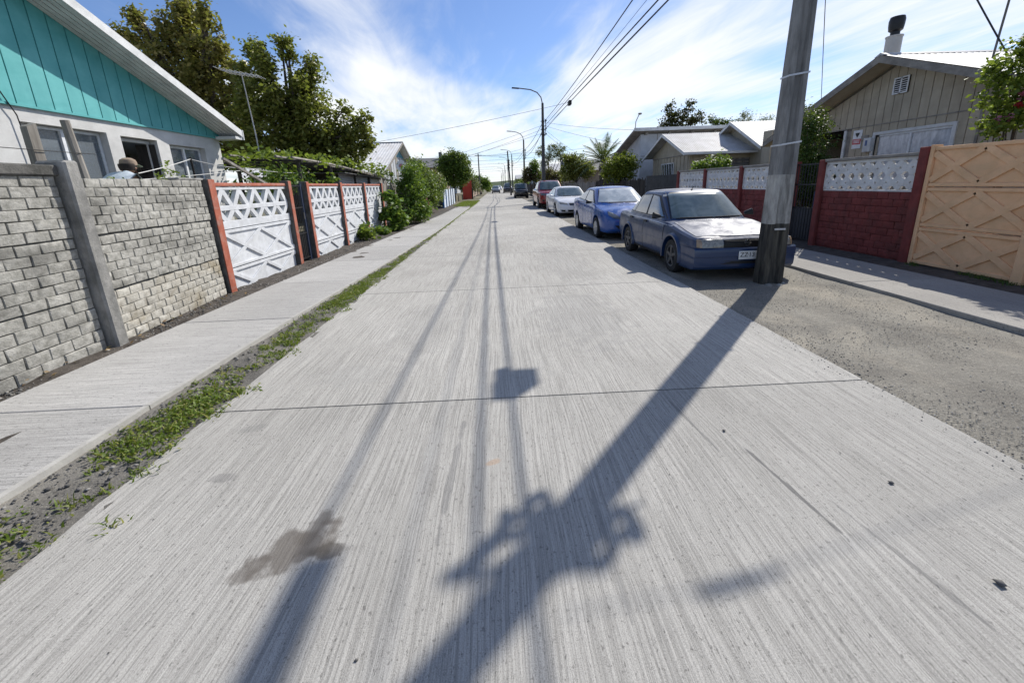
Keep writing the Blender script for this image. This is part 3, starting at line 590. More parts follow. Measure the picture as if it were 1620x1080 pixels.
def window_x(parent, x, y0, y1, z0, z1, face, frame=m_white_pl, cur=True, mull=2, bars=False, nm='window'):
    """sliding window set back in the wall plane x; face +1 looks to +x"""
    t = .05 * face; f = .045
    w_ = MB(); xa, xb = sorted((x, x + t))
    w_.box(xa, xb, y0, y0 + f, z0, z1).box(xa, xb, y1 - f, y1, z0, z1).box(xa, xb, y0 + f, y1 - f, z1 - f, z1).box(xa, xb, y0 + f, y1 - f, z0, z0 + f)
    wo = w_.build(nm, frame, parent); n = mull
    for i in range(n):
        a = y0 + f + (y1 - y0 - 2 * f) * i / n; c = y0 + f + (y1 - y0 - 2 * f) * (i + 1) / n; dx = .012 * face * (i % 2)
        xx = sorted((x + .02 * face + dx, x + .026 * face + dx))
        MB().box(xx[0], xx[1], a + .005, c - .005, z0 + f + .003, z1 - f - .003).build('pane', m_glass if not cur else cur, wo)
        if i: q = sorted((x + .012 * face, x + .062 * face)); MB().box(q[0], q[1], a - .024, a + .024, z0 + f, z1 - f).build('mullion', frame, wo)
    return wo
gl_pale = bpy.data.materials.new('pale_reflection_pane'); gl_pale.use_nodes = True; _n = gl_pale.node_tree.nodes; _l = gl_pale.node_tree.links
_p = _n['Principled BSDF']; _p.inputs['Base Color'].default_value = (.24, .27, .30, 1); _p.inputs['Roughness'].default_value = .04; _p.inputs['Specular IOR Level'].default_value = .9  # pale base colour stands in for reflections on the panes
_t = _n.new('ShaderNodeBsdfTransparent'); _t.inputs[0].default_value = (.8, .84, .85, 1); _m = _n.new('ShaderNodeMixShader'); _m.inputs[0].default_value = .45
_l.new(_t.outputs[0], _m.inputs[1]); _l.new(_p.outputs[0], _m.inputs[2]); _l.new(_m.outputs[0], _n['Material Output'].inputs[0])
for (a, c, e, f) in holes:
    if e > 1:
        wo = window_x(H1, HX - .17, a + .01, c - .01, e + .01, f - .01, 1, m_white_pl, gl_pale, 2)
        cb = MB(); k = 0; yy = a + .04
        pts = [(HX - .30 + .02 * math.sin(q * 1.9), a + .03 + (c - a - .06) * q / 60) for q in range(61)]
        cb.add([(x_, y_, z_) for (x_, y_) in pts for z_ in (e - .02, f - .02)], [(2 * q, 2 * q + 2, 2 * q + 3, 2 * q + 1) for q in range(60) if not (34 < q < 40)]); cb.build('curtain', m_curtain, wo)
MB().box(HX - .19, HX - .14, 7.94, 7.99, .44, 2.64).box(HX - .19, HX - .14, 8.65, 8.70, .44, 2.64).box(HX - .19, HX - .14, 7.99, 8.65, 2.59, 2.64).build('door_frame', m_fascia, H1)
MB().bar((HX - .2, 8.66, .45), (HX - .2, 8.66, 2.58), .04, .3, (1, .35, 0)).build('door', m_wood_d, H1)
# satellite: sagging service cable on the facade
MB().tube([(HX + .06, 6.1, 3.4), (HX + .06, 6.17, 3.05), (HX + .05, 6.3, 2.75), (HX + .05, 6.33, 2.2), (HX + .05, 6.34, 1.7)], .008, 5).build('cable', m_cable, H1)
# wooden posts and clotheslines in the yard
t = MB().hexa([(-5.55, 5.15, .3), (-5.47, 5.15, .3), (-5.47, 5.26, .3), (-5.55, 5.26, .3), (-5.55, 5.17, 2.41), (-5.47, 5.17, 2.41), (-5.47, 5.28, 2.46), (-5.55, 5.28, 2.46)]).build('timber_post', m_wood); tag(t, 'sawn wooden post in the yard before the left house window', 'post')
t = MB().tube([(-5.5, 5.75, .3), (-5.5, 5.71, 1.85), (-5.5, 5.66, 2.55)], [.055, .05, .045], 8).build('round_post', m_wood, smooth=True); tag(t, 'round grey pole in the yard in front of the left house window', 'post')
def wire(name, p, q, sag, r, mat, label, cat, n=14, group=None, nn=5):
    p, q = Vector(p), Vector(q); pts = [p.lerp(q, i / n) - Vector((0, 0, sag * 4 * (i / n) * (1 - i / n))) for i in range(n + 1)]
    o = MB().tube(pts, r, nn, False).build(name, mat, smooth=True); return tag(o, label, cat, group)
wire('yard_wire', (-5.45, 3.0, 2.17), (-5.45, 5.9, 2.15), .01, .005, m_cable, 'thin dark wire strung between the yard posts', 'wire')
wire('clothesline', (-5.5, 6.55, 1.92), (-6.1, 8.55, 2.27), .015, .007, m_cablew, 'pale washing line rising from behind the man to the right window', 'washing line')
wire('clothesline', (-6.1, 8.55, 2.27), (-5.5, 9.9, 2.12), .06, .007, m_cablew, 'pale washing line dipping from the right window to the pergola', 'washing line')
wire('clothesline', (-5.5, 6.6, 1.83), (-5.6, 9.5, 2.08), .01, .006, m_cablew, 'lower pale washing line passing below the others by the house corner', 'washing line')
wire('clothesline', (-5.4, 9.2, 2.10), (-5.6, 12.6, 2.12), .05, .006, m_cablew, 'pale washing line running over the pergola beyond the house corner', 'washing line')
t = MB().bar((-5.6, 8.75, 2.28), (-5.2, 9.9, 1.60), .05, .05).build('prop_stick', m_wood); tag(t, 'slanting wooden prop stick under the washing lines at the house corner', 'stick')
t = MB().tube([(-6.1, 8.60, .4), (-6.1, 8.56, 2.3)], .02, 6).build('line_post', m_wood_d); tag(t, 'thin dark washing line post before the right window', 'post')
# ================================================================== LEFT GREENERY AND SHEDS
def L3(l, sy=.8, dy=0): return [((x, y + dy + random.uniform(-.5, .5) * sy, z), (max(rx_, .2), max(rx_, .35) * sy * 1.2, rz_)) for (x, y, z, rx_, rz_) in l]
t1 = [(-12.94, 17, 7.08, .5, .46), (-12.95, 17, 7.81, .25, .3), (-11.58, 17, 7.46, .9, .8), (-11.32, 17, 8.25, .3, .32), (-10.74, 17, 6.6, .97, .91), (-10.24, 17, 7.75, .28, .35), (-12.23, 17, 6.21, 1.16, 1.09), (-10.39, 17, 5.5, 1.07, 1.01), (-11.72, 17, 4.87, 1.31, 1.26), (-10.07, 17, 4.14, 1.09, 1.05), (-11.31, 17, 3.47, 1.22, 1.19), (-13.9, 17, 6.9, .5, .5)]
t2 = [(-8.53, 16, 6.16, .2, .45), (-7.24, 16, 6.33, .25, .4), (-7.88, 16, 5.84, .44, .45), (-6.86, 16, 5.5, .49, .6), (-8.07, 16, 4.8, 1.09, 1.03), (-6.73, 16, 4.66, .87, .82), (-6.5, 16, 3.89, .97, .93), (-8.04, 16, 3.72, 1.27, 1.23), (-5.92, 16, 3.1, .8, .77), (-5.01, 16, 3.74, .3, .45), (-5.21, 16, 2.96, .52, .6), (-7.26, 16, 2.8, 1.06, 1.03), (-9.27, 16, 3.32, .92, .9), (-5.89, 16, 2.48, .59, .58)]
lf_magd = leafmat('dark_bronze_leaf', (.03, .035, .012), (.06, .06, .018), (.12, .10, .04), .2)
def spires(L, k=3):
    out = [((c[0], c[1], c[2]), (r[0] * .82, r[1] * .82, r[2] * .82)) for c, r in L]
    for c, r in L:
        for q in range(k):
            a = random.uniform(-1.1, 1.1); d = Vector((math.sin(a), random.uniform(-.5, .5), math.cos(a) * .9)); s = random.uniform(.16, .3) * min(1.3, .6 + r[2])
            out.append(((c[0] + d.x * r[0] * .95, c[1] + d.y * r[1], c[2] + d.z * r[2] * 1.0), (s * .75, s * .8, s * 1.35)))
    return out
def mtree(name, label, base, lobes, n, per, ls, lm, **k):
    return tree(name, label, 'tree', base, lobes, lm, n, per, ls, **k)
mtree('broadleaf_tree', 'tall bronze-green tree rising behind the turquoise house roof', (-11.4, 17.2, .4), spires(L3(t1)), 980, 26, .17, lf_mag, cr=.22, r0=.22, shell=.45, trunk_top=(-11.4, 17.2, 6.2))
mtree('broadleaf_tree', 'dense green tree behind the television aerial, sloping down to the pale roof', (-7.6, 16.2, .4), spires(L3(t2)), 980, 26, .16, lf_mag2, cr=.21, r0=.2, shell=.4, trunk_top=(-7.6, 16.2, 5.0))
AN = thing('tv_aerial', 'television aerial on a thin mast in front of the trees', 'aerial', (-7.75, 14, .4))
MB().tube([(-7.72, 14, .4), (-7.75, 14, 3.37), (-7.85, 14, 5.2)], [.022, .02, .014], 6).build('mast', m_zinc, AN)
MB().tube([(-8.45, 14.0, 5.32), (-7.25, 14.0, 5.10)], .014, 5).build('boom', m_alu, AN)
for k in range(9):
    x = -8.4 + k * .14; z = 5.31 - k * .026; MB().tube([(x, 13.55 + .02 * k, z), (x, 14.45 - .02 * k, z)], .007, 4).build('element', m_alu, AN)
# grape pergola
PGL = thing('pergola', 'ramshackle dark wooden pergola carrying the grape vine behind the white fence', 'pergola', (-6, 10, .4))
for (x, y, h) in [(-5.2, 11.2, 2.3), (-5.15, 13.2, 2.28), (-7, 11.5, 2.4), (-7.1, 14, 2.4), (-5.2, 15.4, 2.2), (-5.3, 17.2, 2.1), (-8.3, 12.5, 2.4), (-6.2, 12.1, 2.3)]:
    MB().tube([(x, y, .4), (x + random.uniform(-.08, .08), y + .05, h)], .05, 6).build('post', m_wood_d, PGL)
for k in range(8):
    y = 11 + k * .9; MB().tube([(-8.6, y + .3, 2.45), (-6.6, y + .1, 2.42 - .02 * k), (-5.0, y - .1, 2.33 - .03 * k)], .032, 6).build('beam', m_wood_d, PGL)
for x, z in ((-5.1, 2.40), (-5.5, 2.44), (-6.6, 2.5), (-8.2, 2.55)):
    MB().tube([(x, 10.6, z), (x - .05, 13, z - .03), (x, 15.5, z - .16), (x + .1, 18.5, z - .30)], .035, 6).build('beam', m_wood, PGL)
for k in range(7): MB().bar((-5.2 - .1 * k, 14.6 + .55 * k, 2.28 - .02 * k), (-5.0 - .05 * k, 16.4 + .55 * k, 2.12 - .02 * k), .14, .02, (0, 0, 1)).build('loose_board', m_wood, PGL)
def scatter_box(x0, x1, y0, y1, z0, z1, n): return np.stack([rng.uniform(x0, x1, n), rng.uniform(y0, y1, n), rng.uniform(z0, z1, n)], 1)
vn = scatter_box(-8.3, -5.0, 10.8, 18.2, 2.42, 2.6, 90); vp = np.repeat(vn, 26, 0) + rng.normal(size=(90 * 26, 3)) * [.26, .3, .10]
vp[:, 2] -= np.clip(vp[:, 1] - 14, 0, 9) * .05
GV = thing('grape_vine', 'pale green grape vine spread over the dark pergola', 'vine', (-6.5, 12, .4))
limbs('trunk', (-6.5, 12, .4), (-6.4, 12.4, 2.4), .05, [((-6, 14, 2.4), (1, 1, .2)), ((-7, 11, 2.4), (1, 1, .2))], GV)
leaves('foliage', vp, .15, lf_vine, GV, updir=.8, aspect=.85)
p2 = crown_pts([((-5.6, 11.0, 1.9), (.6, .8, .35)), ((-6.9, 12.3, 1.7), (.8, 1.0, .5)), ((-5.3, 12.7, 1.75), (.35, .6, .3))], 70, 26, .2)
SH = thing('garden_shrub', 'loose shrub growing in the shade under the pergola by the iron gate', 'shrub', (-5.8, 11.4, .4)); limbs('stem', (-5.8, 11.4, .4), (-5.8, 11.4, 1.6), .03, [((-5.6, 11, 1.9), (.5, .5, .3)), ((-6.6, 12, 1.7), (.5, .5, .3))], SH); leaves('foliage', p2, .13, lf_green, SH)
def corr_sheet(p, du, dv, nu, amp, nrm, name, mat, parent, waves, th=0.0):
    """corrugated sheet: p + u*du + v*dv, waves run across u"""
    p, du, dv, nrm = Vector(p), Vector(du), Vector(dv), Vector(nrm).normalized(); k = waves * 4; V = []; F = []
    for i in range(k + 1):
        o = nrm * (amp * math.sin(i * math.pi / 2)); V += [p + du * (i / k) + o, p + du * (i / k) + dv + o]
    F = [(2 * i, 2 * i + 2, 2 * i + 3, 2 * i + 1) for i in range(k)]
    me = bpy.data.meshes.new(name); off = wloc(parent) if parent else Vector((0, 0, 0)); me.from_pydata([tuple(v - off) for v in V], [], F); me.materials.append(mat); me.shade_smooth()
    o = bpy.data.objects.new(name, me); C.objects.link(o)
    if parent: o.parent = parent
    return o
SD = thing('tin_shed', 'low shed walled with corrugated zinc under the end of the pergola', 'shed', (-5.4, 14.6, .4))
corr_sheet((-5.45, 14.4, 1.3), (0, 0, .82), (.1, 3.3, -.03), 4, .018, (1, 0, 0), 'corrugated_sheet', m_zinc, SD, 9)
MB().box(-5.42, -5.38, 17.8, 19.9, 1.2, 2.0).build('white_board', m_white2, SD); MB().box(-7.5, -5.46, 14.4, 14.46, .4, 2.0).build('side_wall', m_wood_d, SD)
MB().box(-7.5, -7.4, 14.46, 20, .4, 2.0).build('back_wall', m_wood_d, SD)
MB().hexa([(-7.5, 14.1, 2.18), (-5.1, 14.1, 2.13), (-5.1, 20.2, 1.98), (-7.5, 20.2, 2.03), (-7.5, 14.1, 2.20), (-5.1, 14.1, 2.15), (-5.1, 20.2, 2.0), (-7.5, 20.2, 2.05)]).build('roof', m_zinc_d, SD)
# dark hedge mass behind the pergola closes the view
bk = crown_pts([((-7.8, 20, 1.3), (1.4, 3.5, 1.1)), ((-6.5, 22.5, 1.4), (1.3, 2.5, 1.2))], 230, 30, .3, .3)
HD = thing('hedge', 'dark hedge in the shade behind the tin shed', 'hedge', (-7.5, 20, .4)); limbs('stem', (-7.5, 20, .4), (-7.5, 20, 1.5), .06, [((-7, 22, 1.5), (1, 1, 1)), ((-8, 18, 1.5), (1, 1, 1))], HD); leaves('foliage', bk, .15, lf_dark, HD)
# pale roofed house
H2 = thing('gable_house', 'house with pale corrugated roof and blue gable beyond the trees', 'house', (-8, 34, .4))
gx = -8.0; ap = (35.2, 5.2); en, ef = 28.6, 41.8; ez = 2.62
MB().prism([(gx - .3, 29.6, .4), (gx - .3, 40.8, .4), (gx - .3, 40.8, 2.95), (gx - .3, 35.2, 4.98), (gx - .3, 29.6, 2.95)], (-9, 0, 0)).build('wall', m_whouse, H2)
MB().prism([(gx - .25, 33.0, 4.15), (gx - .25, 37.6, 4.1), (gx - .25, 35.2, 5.0)], (-.045, 0, 0)).build('gable_board', surf('blue_gable', (.10, .26, .33), (.14, .32, .40), (2, 2, 2)), H2)
for k in range(9): MB().box(gx - .297, gx - .27, 30 + k * .75, 30.6 + k * .75, 2.0, 3.0 + (k * .75 * .31 if k < 7 else 1.6)).build('board', m_wood if k % 3 == 0 else m_whouse, H2)
corr_sheet((gx + .3, en, ez), (-10, 0, 0), (0, ap[0] - en, ap[1] - ez + .08), 1, .014, (0, -.35, .93), 'roof_sheet', m_zinc_w, H2, 44)
corr_sheet((gx + .3, ef, ez), (-10, 0, 0), (0, ap[0] - ef, ap[1] - ez + .08), 1, .014, (0, .35, .93), 'roof_sheet', m_zinc_w, H2, 44)
MB().box(-17.7, gx + .32, 35.05, 35.35, 5.24, 5.30).build('ridge_cap', m_zinc_d, H2)
for yy in (en, ef): MB().bar((gx + .32, yy, ez - .05), (gx + .32, 35.2, 5.2), .16, .03).build('fascia', m_beige_trim, H2)
DS = thing('satellite_dish', 'pale oval satellite dish with a pink emblem on the blue gable', 'dish', (-7.6, 33.4, 3.3))
dish = MB(); dish.lathe([(0, -.10), (.25, -.07), (.42, 0), (.44, .01), (.42, .012), (.2, -.05)], (0, 0, 0), 'X', 20).build('dish', m_white_pl, DS, world=False, smooth=True)
MB().lathe([(0, -.02), (.14, -.015), (.0, -.012)], (0.0, 0, .02), 'X', 14).build('emblem', flat('pink_print', (.5, .2, .22)), DS, world=False)
MB().tube([(-.08, 0, 0), (-.4, 0, -.1)], .03, 6).build('bracket', m_alu, DS, world=False); DS.rotation_euler = (0, 0, R(-50))
# dark low roof further down
H3 = thing('low_house', 'low house with dark grey roof behind the left bushes', 'house', (-10, 60, 0))
MB().box(-15, -7.6, 56, 66, 0, 4.2).build('wall', m_tan, H3)
MB().prism([(-15.5, 55, 4.1), (-15.5, 67, 4.1), (-15.5, 61, 5.7)], (8.6, 0, 0)).build('roof', m_zinc_d, H3)
MB().box(-8.2, -7.8, 60, 60.5, 5.3, 6.4).build('chimney', m_zinc_d, H3)
# plants along the left pavement
def shrub(label, base, lobes, n, per, ls, lm, name='shrub', cat='shrub', cr=.2, r0=.03, group=None, aspect=.6, updir=.4):
    t = thing(name, label, cat, base, group=group); limbs('stem', base, tuple(np.mean([l[0] for l in lobes], 0)), r0, lobes, t)
    leaves('foliage', crown_pts(lobes, n, per, cr, .35), ls, lm, t, aspect=aspect, updir=updir); return t
shrub('broad-leaved hollyhock bush at the foot of the plank fence', (-4.1, 15.3, 0), [((-3.95, 15.4, .85), (.3, .4, .45)), ((-4.15, 15.3, .42), (.4, .5, .4)), ((-3.8, 15.6, .38), (.35, .5, .35)), ((-4.1, 15.5, 1.2), (.2, .2, .3))], 90, 14, .17, lf_green, cr=.14, aspect=.9, updir=.8)
shrub('tall dark green climber bush overhanging the left pavement', (-4.1, 18.4, 0), [((-3.75, 18.3, 2.2), (.4, .7, .5)), ((-3.85, 18.3, 1.5), (.56, .8, .55)), ((-3.6, 18.6, .62), (.5, .8, .55)), ((-4.05, 18.0, .6), (.45, .6, .5)), ((-3.6, 19.0, 1.5), (.4, .7, .5))], 300, 26, .12, lf_green, cr=.2)
shrub('tangled reddish-green creeper over the fence before the blue-white panels', (-4.3, 24.5, 0), [((-4.0, 24, 1.95), (.5, 1.6, .5)), ((-4.0, 25, 1.05), (.45, 1.6, .6)), ((-3.8, 27, 1.7), (.38, 1.2, .5)), ((-4.25, 22.5, 2.45), (.5, 1.0, .5)), ((-4.2, 21.3, 2.2), (.5, .8, .7))], 330, 26, .13, lf_mid, cr=.25)
shrub('bush with rusty new leaves above the creeper', (-4.4, 26.6, 0), [((-4.0, 26.4, 2.15), (.4, .7, .4))], 40, 24, .12, lf_red)
shrub('grey-green feathery bush beside the blue-white panels', (-4.5, 29.2, 0), [((-4.2, 29.2, 1.9), (.4, .6, .7)), ((-4.2, 29.4, 1.1), (.35, .5, .5))], 60, 24, .14, lf_euc, aspect=.3)
def low(label, x, y, n, ls, lm, r=.3, h=.2, **k): return shrub(label, (x, y, -.03), [((x, y, h), (r, r * 1.2, h))], n, 12, ls, lm, name='weed_clump', cat='plant', cr=.12, r0=.012, **k)
low('pale leafy weed clump against the last white fence bay', -4.30, 12.9, 26, .16, lf_vine, .28, .22, aspect=.8)
low('bright weed clump at the end post of the white fence', -4.12, 14.3, 22, .15, lf_green, .25, .14, aspect=.8)
FP = thing('flowering_plant', 'pink flowering plant at the edge of the left pavement', 'plant', (-3.75, 21, 0))
limbs('stem', (-3.75, 21, 0), (-3.75, 21, .7), .012, [((-3.7, 21, .9), (.1, .1, .2)), ((-3.75, 21.3, .7), (.1, .1, .2))], FP)
leaves('foliage', crown_pts([((-3.8, 21, .4), (.25, .5, .3))], 30, 14, .12), .12, lf_green, FP); leaves('blossom', crown_pts([((-3.66, 21, .65), (.12, .3, .38))], 26, 10, .06), .07, lf_pink, FP, aspect=.9)
# dark paling behind the creepers
DP = thing('paling_fence', 'dark weathered paling fence behind the creepers on the left', 'fence', (-4.75, 19, 0))
for k in range(52): MB().box(-4.76, -4.74, 19 + k * .22, 19.17 + k * .22, 0, 1.55 + .12 * math.sin(k * 1.7)).build('paling', m_wood_d, DP)
MB().box(-4.79, -4.765, 19, 30.4, 1.2, 1.28).build('rail', m_wood_d, DP)
BW = thing('panel_fence', 'blue and white painted fence panels beside the grass strip', 'fence', (-4.1, 30.6, 0))
for k in range(5):
    y = 30.7 + k * 1.65; MB().box(-4.14, -4.10, y + .07, y + 1.6, .02, 1.38).build('panel', m_bluew, BW); MB().box(-4.16, -4.04, y - .06, y + .06, 0, 1.45).build('post', m_bluep if k < 2 else m_conc, BW)
mtree('round_tree', 'compact round green tree above the blue-white fence', (-4.7, 44, 0), L3([(-4.67, 44, 4.1, 1.19, 1.15), (-5.38, 44, 3.55, 1.06, 1.03), (-3.71, 44, 3.69, 1.06, 1.03), (-4.32, 44, 2.75, 1.34, 1.2), (-3.5, 44, 2.83, .8, .65), (-5.61, 44, 2.5, .94, .91)]), 520, 30, .22, lf_mid, cr=.35, r0=.14)
RS = thing('red_gate_sheet', 'tall red sheet gate standing at the far left corner', 'gate', (-3.8, 50, 0))
MB().prism([(-4.25, 50, 0), (-3.15, 50, 0), (-3.15, 50, 2.2), (-3.6, 50, 2.55), (-4.25, 50, 2.2)], (0, .05, 0)).build('sheet', m_redp, RS); MB().box(-3.15, -3.02, 49.95, 50.1, 0, 1.3).build('post', m_wood_d, RS)
shrub('rounded street tree by the far left fence', (-3.0, 76, 0), [((-2.4, 75, 2.1), (1.1, 1.3, 1.1)), ((-1.9, 75, 1.7), (.8, 1, .8)), ((-3.5, 75, 2.6), (.9, 1, .9))], 200, 20, .28, lf_green, name='street_tree', cat='tree', cr=.35, r0=.1)
shrub('pale flowering bush behind the red sheet gate', (-4.6, 54, 0), [((-4.3, 54, 2.6), (.9, 1, 1.0)), ((-3.4, 56, 2.0), (.8, 1, 1.0)), ((-3.2, 60, 1.4), (.7, 1, .9))], 200, 18, .2, lf_euc, cr=.3, r0=.08)
shrub('yellow-green bush near the far grey car', (-1.9, 84, 0), [((-1.7, 84, .8), (.6, 1, .8))], 40, 18, .25, lf_yel, cr=.3)
GW = thing('garden_wall', 'pale low wall at the far left of the street', 'wall', (-3.6, 60, 0)); MB().box(-3.75, -3.6, 58, 96, 0, 1.25).build('panel', m_tan, GW)
for k in range(9): MB().box(-3.8, -3.55, 58 + k * 4.6, 58.2 + k * 4.6, 0, 1.4).build('post', m_conc, GW)
for i, (x, y, s) in enumerate([(-7, 96, 3.4), (-9.5, 120, 4.2), (-5.2, 112, 2.6), (-13, 150, 5), (7, 120, 3.2), (9.5, 150, 4.5), (6.2, 100, 2.4), (12.5, 95, 3.8)]):
    shrub(['dense tree far left behind the low wall', 'taller dark tree far down the left side', 'small tree at the far left kerb', 'largest far tree on the left skyline', 'dark tree far down the right side', 'tallest far tree on the right skyline', 'low tree by the far right poles', 'broad tree behind the far right houses'][i],
          (x, y, 0), [((x, y, s * .6), (s * .5, s * .6, s * .4)), ((x + s * .3, y, s * .45), (s * .4, s * .5, s * .35)), ((x - s * .3, y, s * .5), (s * .35, s * .5, s * .35))], 160, 16, .35 + s * .02, [lf_mid, lf_dark, lf_green, lf_mid][i % 4], name='far_tree', cat='tree', cr=.5, r0=.12, group='trees at the end of the street')
for i, (x, y, wd, h, c) in enumerate([(-14, 100, 9, 3.4, 0), (-13, 130, 8, 3.8, 1), (12, 70, 8, 3.2, 1), (12, 110, 9, 3.6, 0), (11, 150, 8, 3.4, 1)]):
    h4 = thing('far_house', ['low white far house on the left', 'tan far house beyond the left trees', 'tan far house behind the right trees', 'white far house down the right side', 'farthest tan house on the right'][i], 'house', (x, y, 0))
    MB().box(x - wd / 2, x + wd / 2, y - 5, y + 5, 0, h).build('wall', [m_whouse, m_tan][c], h4); MB().prism([(x - wd / 2 - .4, y - 5.5, h), (x - wd / 2 - .4, y + 5.5, h), (x - wd / 2 - .4, y, h + 1.5)], (wd + .8, 0, 0)).build('roof', [m_zinc_w, m_zinc][c], h4)
    fx = x + (wd / 2 if x < 0 else -wd / 2); MB().box(min(fx, fx + (.02 if x < 0 else -.02)), max(fx, fx + (.02 if x < 0 else -.02)), y - 2, y, 1, 2.2).build('window', m_glass, h4)
# ================================================================== RIGHT FENCES
RX = 7.0
def breeze_mesh(wd, h, d, mat):
    """square pierced block: octagonal ring with quarter openings at its corners and a small centre hole"""
    n = 24; out = []; inn = []
    for k in range(n):
        a = 2 * math.pi * k / n; c, s = math.cos(a), math.sin(a)
        rr = min((wd / 2) / max(abs(c), 1e-6), (h / 2) / max(abs(s), 1e-6)); x, z = c * rr, s * rr
        # push corner samples inwards
        if abs(x) > wd * .30 and abs(z) > h * .26:
            x = math.copysign(wd * .30 + (wd * .2 - (abs(z) - h * .26) * wd / h) * .35, x); z = math.copysign(h * .27 + (h * .23) * .35, z) if abs(abs(z) - h / 2) < 1e-4 else math.copysign(h * .3, z)
        out.append((x, z)); q = .020 if k % 6 in (0, 1, 5) else .012; inn.append((c * q * 1.15, s * q))
    V = []; F = []
    for (x, z) in out: V += [(0, x, z), (d, x, z)]
    for (x, z) in inn: V += [(0, x, z), (d, x, z)]
    for k in range(n):
        a, b = 2 * k, 2 * ((k + 1) % n); c, e = 2 * n + a, 2 * n + b
        F += [(a, b, e, c), (a + 1, c + 1, e + 1, b + 1), (a, a + 1, b + 1, b), (c, e, e + 1, c + 1)]
    o = MB().add(V, F).build('breeze_block', mat); me = o.data; bpy.data.objects.remove(o); return me
BZ = breeze_mesh(.214, .245, .055, m_white2)
def red_bay(parent, y0, y1, rowcount=9, cols=9):
    ln = y1 - y0
    MB().box(.03, .12, y0, y1, -.3, 1.14).build('backing', m_red, parent, world=False)
    lay_bricks(parent, y0 + .01, y1 - .01, -.02, 1.135, rowcount, cols, m_red, face=-1, x=.024)
    n = 9; pw = ln / n
    for e in (y0, y1 - .022): MB().box(.012, .09, e, e + .022, 1.176, 1.671).build('end_strip', m_white2, parent, world=False)
    for r_ in range(2):
        for c in range(n): inst('breeze_block', BZ, (.02, y0 + pw * (c + .5), 1.30 + r_ * .247), parent, scale=(1, pw / .214 * .995, 1))
    MB().box(.02, .08, y0, y1, 1.14, 1.175).build('rail', m_white2, parent, world=False); MB().box(.02, .08, y0, y1, 1.672, 1.725).build('rail', m_white2, parent, world=False)
    MB().box(-.03, .12, y0 - .03, y1 + .03, 1.727, 1.785).build('coping', m_beige_trim, parent, world=False, bevel=.01)
def rpost(parent, y, w=.14, top=1.80, mat=None, name='post'): return MB().box(-.05, .14, y - w / 2, y + w / 2, -.1, top).build(name, mat or m_red, parent, world=False, bevel=.012)
RF = thing('brick_fence', 'dark red brick fence with white pierced blocks next to the peach wall', 'fence', (RX, 6.52, .05))
rpost(RF, .06, .15, 1.86); red_bay(RF, .14, 2.08); rpost(RF, 2.15, .14, 1.78)
RF2 = thing('brick_fence', 'dark red brick fence with white pierced blocks behind the old blue sedan', 'fence', (RX, 9.55, .05))
for k in range(3): rpost(RF2, k * 2.05, .14, 1.78); red_bay(RF2, .07 + k * 2.05, 1.98 + k * 2.05, 8, 9)
rpost(RF2, 6.15, .14, 1.78)
PW = thing('rib_panel_wall', 'peach painted cast wall with raised crossing ribs', 'wall', (RX + .02, 3.0, 0))
for (ya, yb) in ((.02, 1.93), (2.07, 3.44)):
    for (za, zb, lo) in ((.02, .63, .02), (.64, 1.27, .64), (1.28, 1.90, 1.28)): rib_panel(PW, 0, ya, yb, za, zb, m_peach, -1, sp=1.5)
MB().box(-.09, .14, 1.935, 2.065, -.1, 1.95).build('post', m_peach, PW, world=False, bevel=.015)
MB().box(-.09, .14, -.11, .015, -.1, 1.95).build('post', m_peach, PW, world=False, bevel=.015); MB().box(-.045, .10, 3.442, 3.502, -.1, 1.93).build('edge_strip', m_peach, PW, world=False, bevel=.006)
# dark gate 
GT = thing('bar_gate', 'dark gate with bars above a sheet, between the red fences', 'gate', (RX + .05, 8.78, 0))
corr_sheet((RX + .05, 8.78, .08), (0, .72, 0), (0, 0, .70), 1, .008, (1, 0, 0), 'lower_sheet', m_dkmetal, GT, 9)
for k in range(9): MB().tube([(RX + .05, 8.80 + k * .085, .06), (RX + .05, 8.80 + k * .085, 1.78)], .010, 5).build('bar', m_black, GT)
for z in (.06, .78, 1.3, 1.74): MB().box(RX + .035, RX + .065, 8.75, 9.51, z, z + .03).build('rail', m_black, GT)
t = thing('blue_boards', 'blue boards stacked inside the dark gate', 'boards', (7.9, 9.2, .12))
for k in range(6): MB().box(7.85, 7.88, 8.9 + k * .17, 9.03 + k * .17, .12, 1.12).build('board', m_bluep, t)
t = MB().lathe([(.05, .12), (.045, .7), (.03, 1.0), (.02, 1.22), (.03, 1.3), (.0, 1.34)], (7.6, 9.05, 0), 'Z', 10).build('garden_ornament', m_white_pl, smooth=True); tag(t, 'slim white garden ornament behind the gate bars', 'ornament')
# dark sheet fence, pickets, grey boards
DF = thing('sheet_fence', 'short dark corrugated sheet fence past the red fence', 'fence', (RX + .1, 15.8, 0))
corr_sheet((RX + .1, 15.8, 0), (0, 3.6, 0), (0, 0, 1.72), 1, .018, (1, 0, 0), 'sheet', m_dkmetal, DF, 30); MB().box(RX + .14, RX + .2, 15.8, 19.4, 1.4, 1.46).build('rail', m_wood_d, DF)
PK = thing('picket_fence', 'uneven dark wooden picket fence behind the bright blue car', 'fence', (RX + .1, 19.5, 0))
y = 19.5
while y < 29.5:
    h = 1.58 + random.uniform(-.07, .10); ln = random.uniform(-.03, .03); wd = random.uniform(.08, .115)
    MB().prism([(RX + .1, y, 0), (RX + .1, y + wd, 0), (RX + .1, y + wd + ln, h - .04), (RX + .1, y + wd / 2 + ln, h), (RX + .1, y + ln, h - .04)], (.022, 0, 0)).build('picket', m_wood_d, PK); y += wd + random.uniform(.02, .05)
for z in (.4, 1.2): MB().box(RX + .13, RX + .18, 19.5, 29.6, z, z + .07).build('rail', m_wood_d, PK)
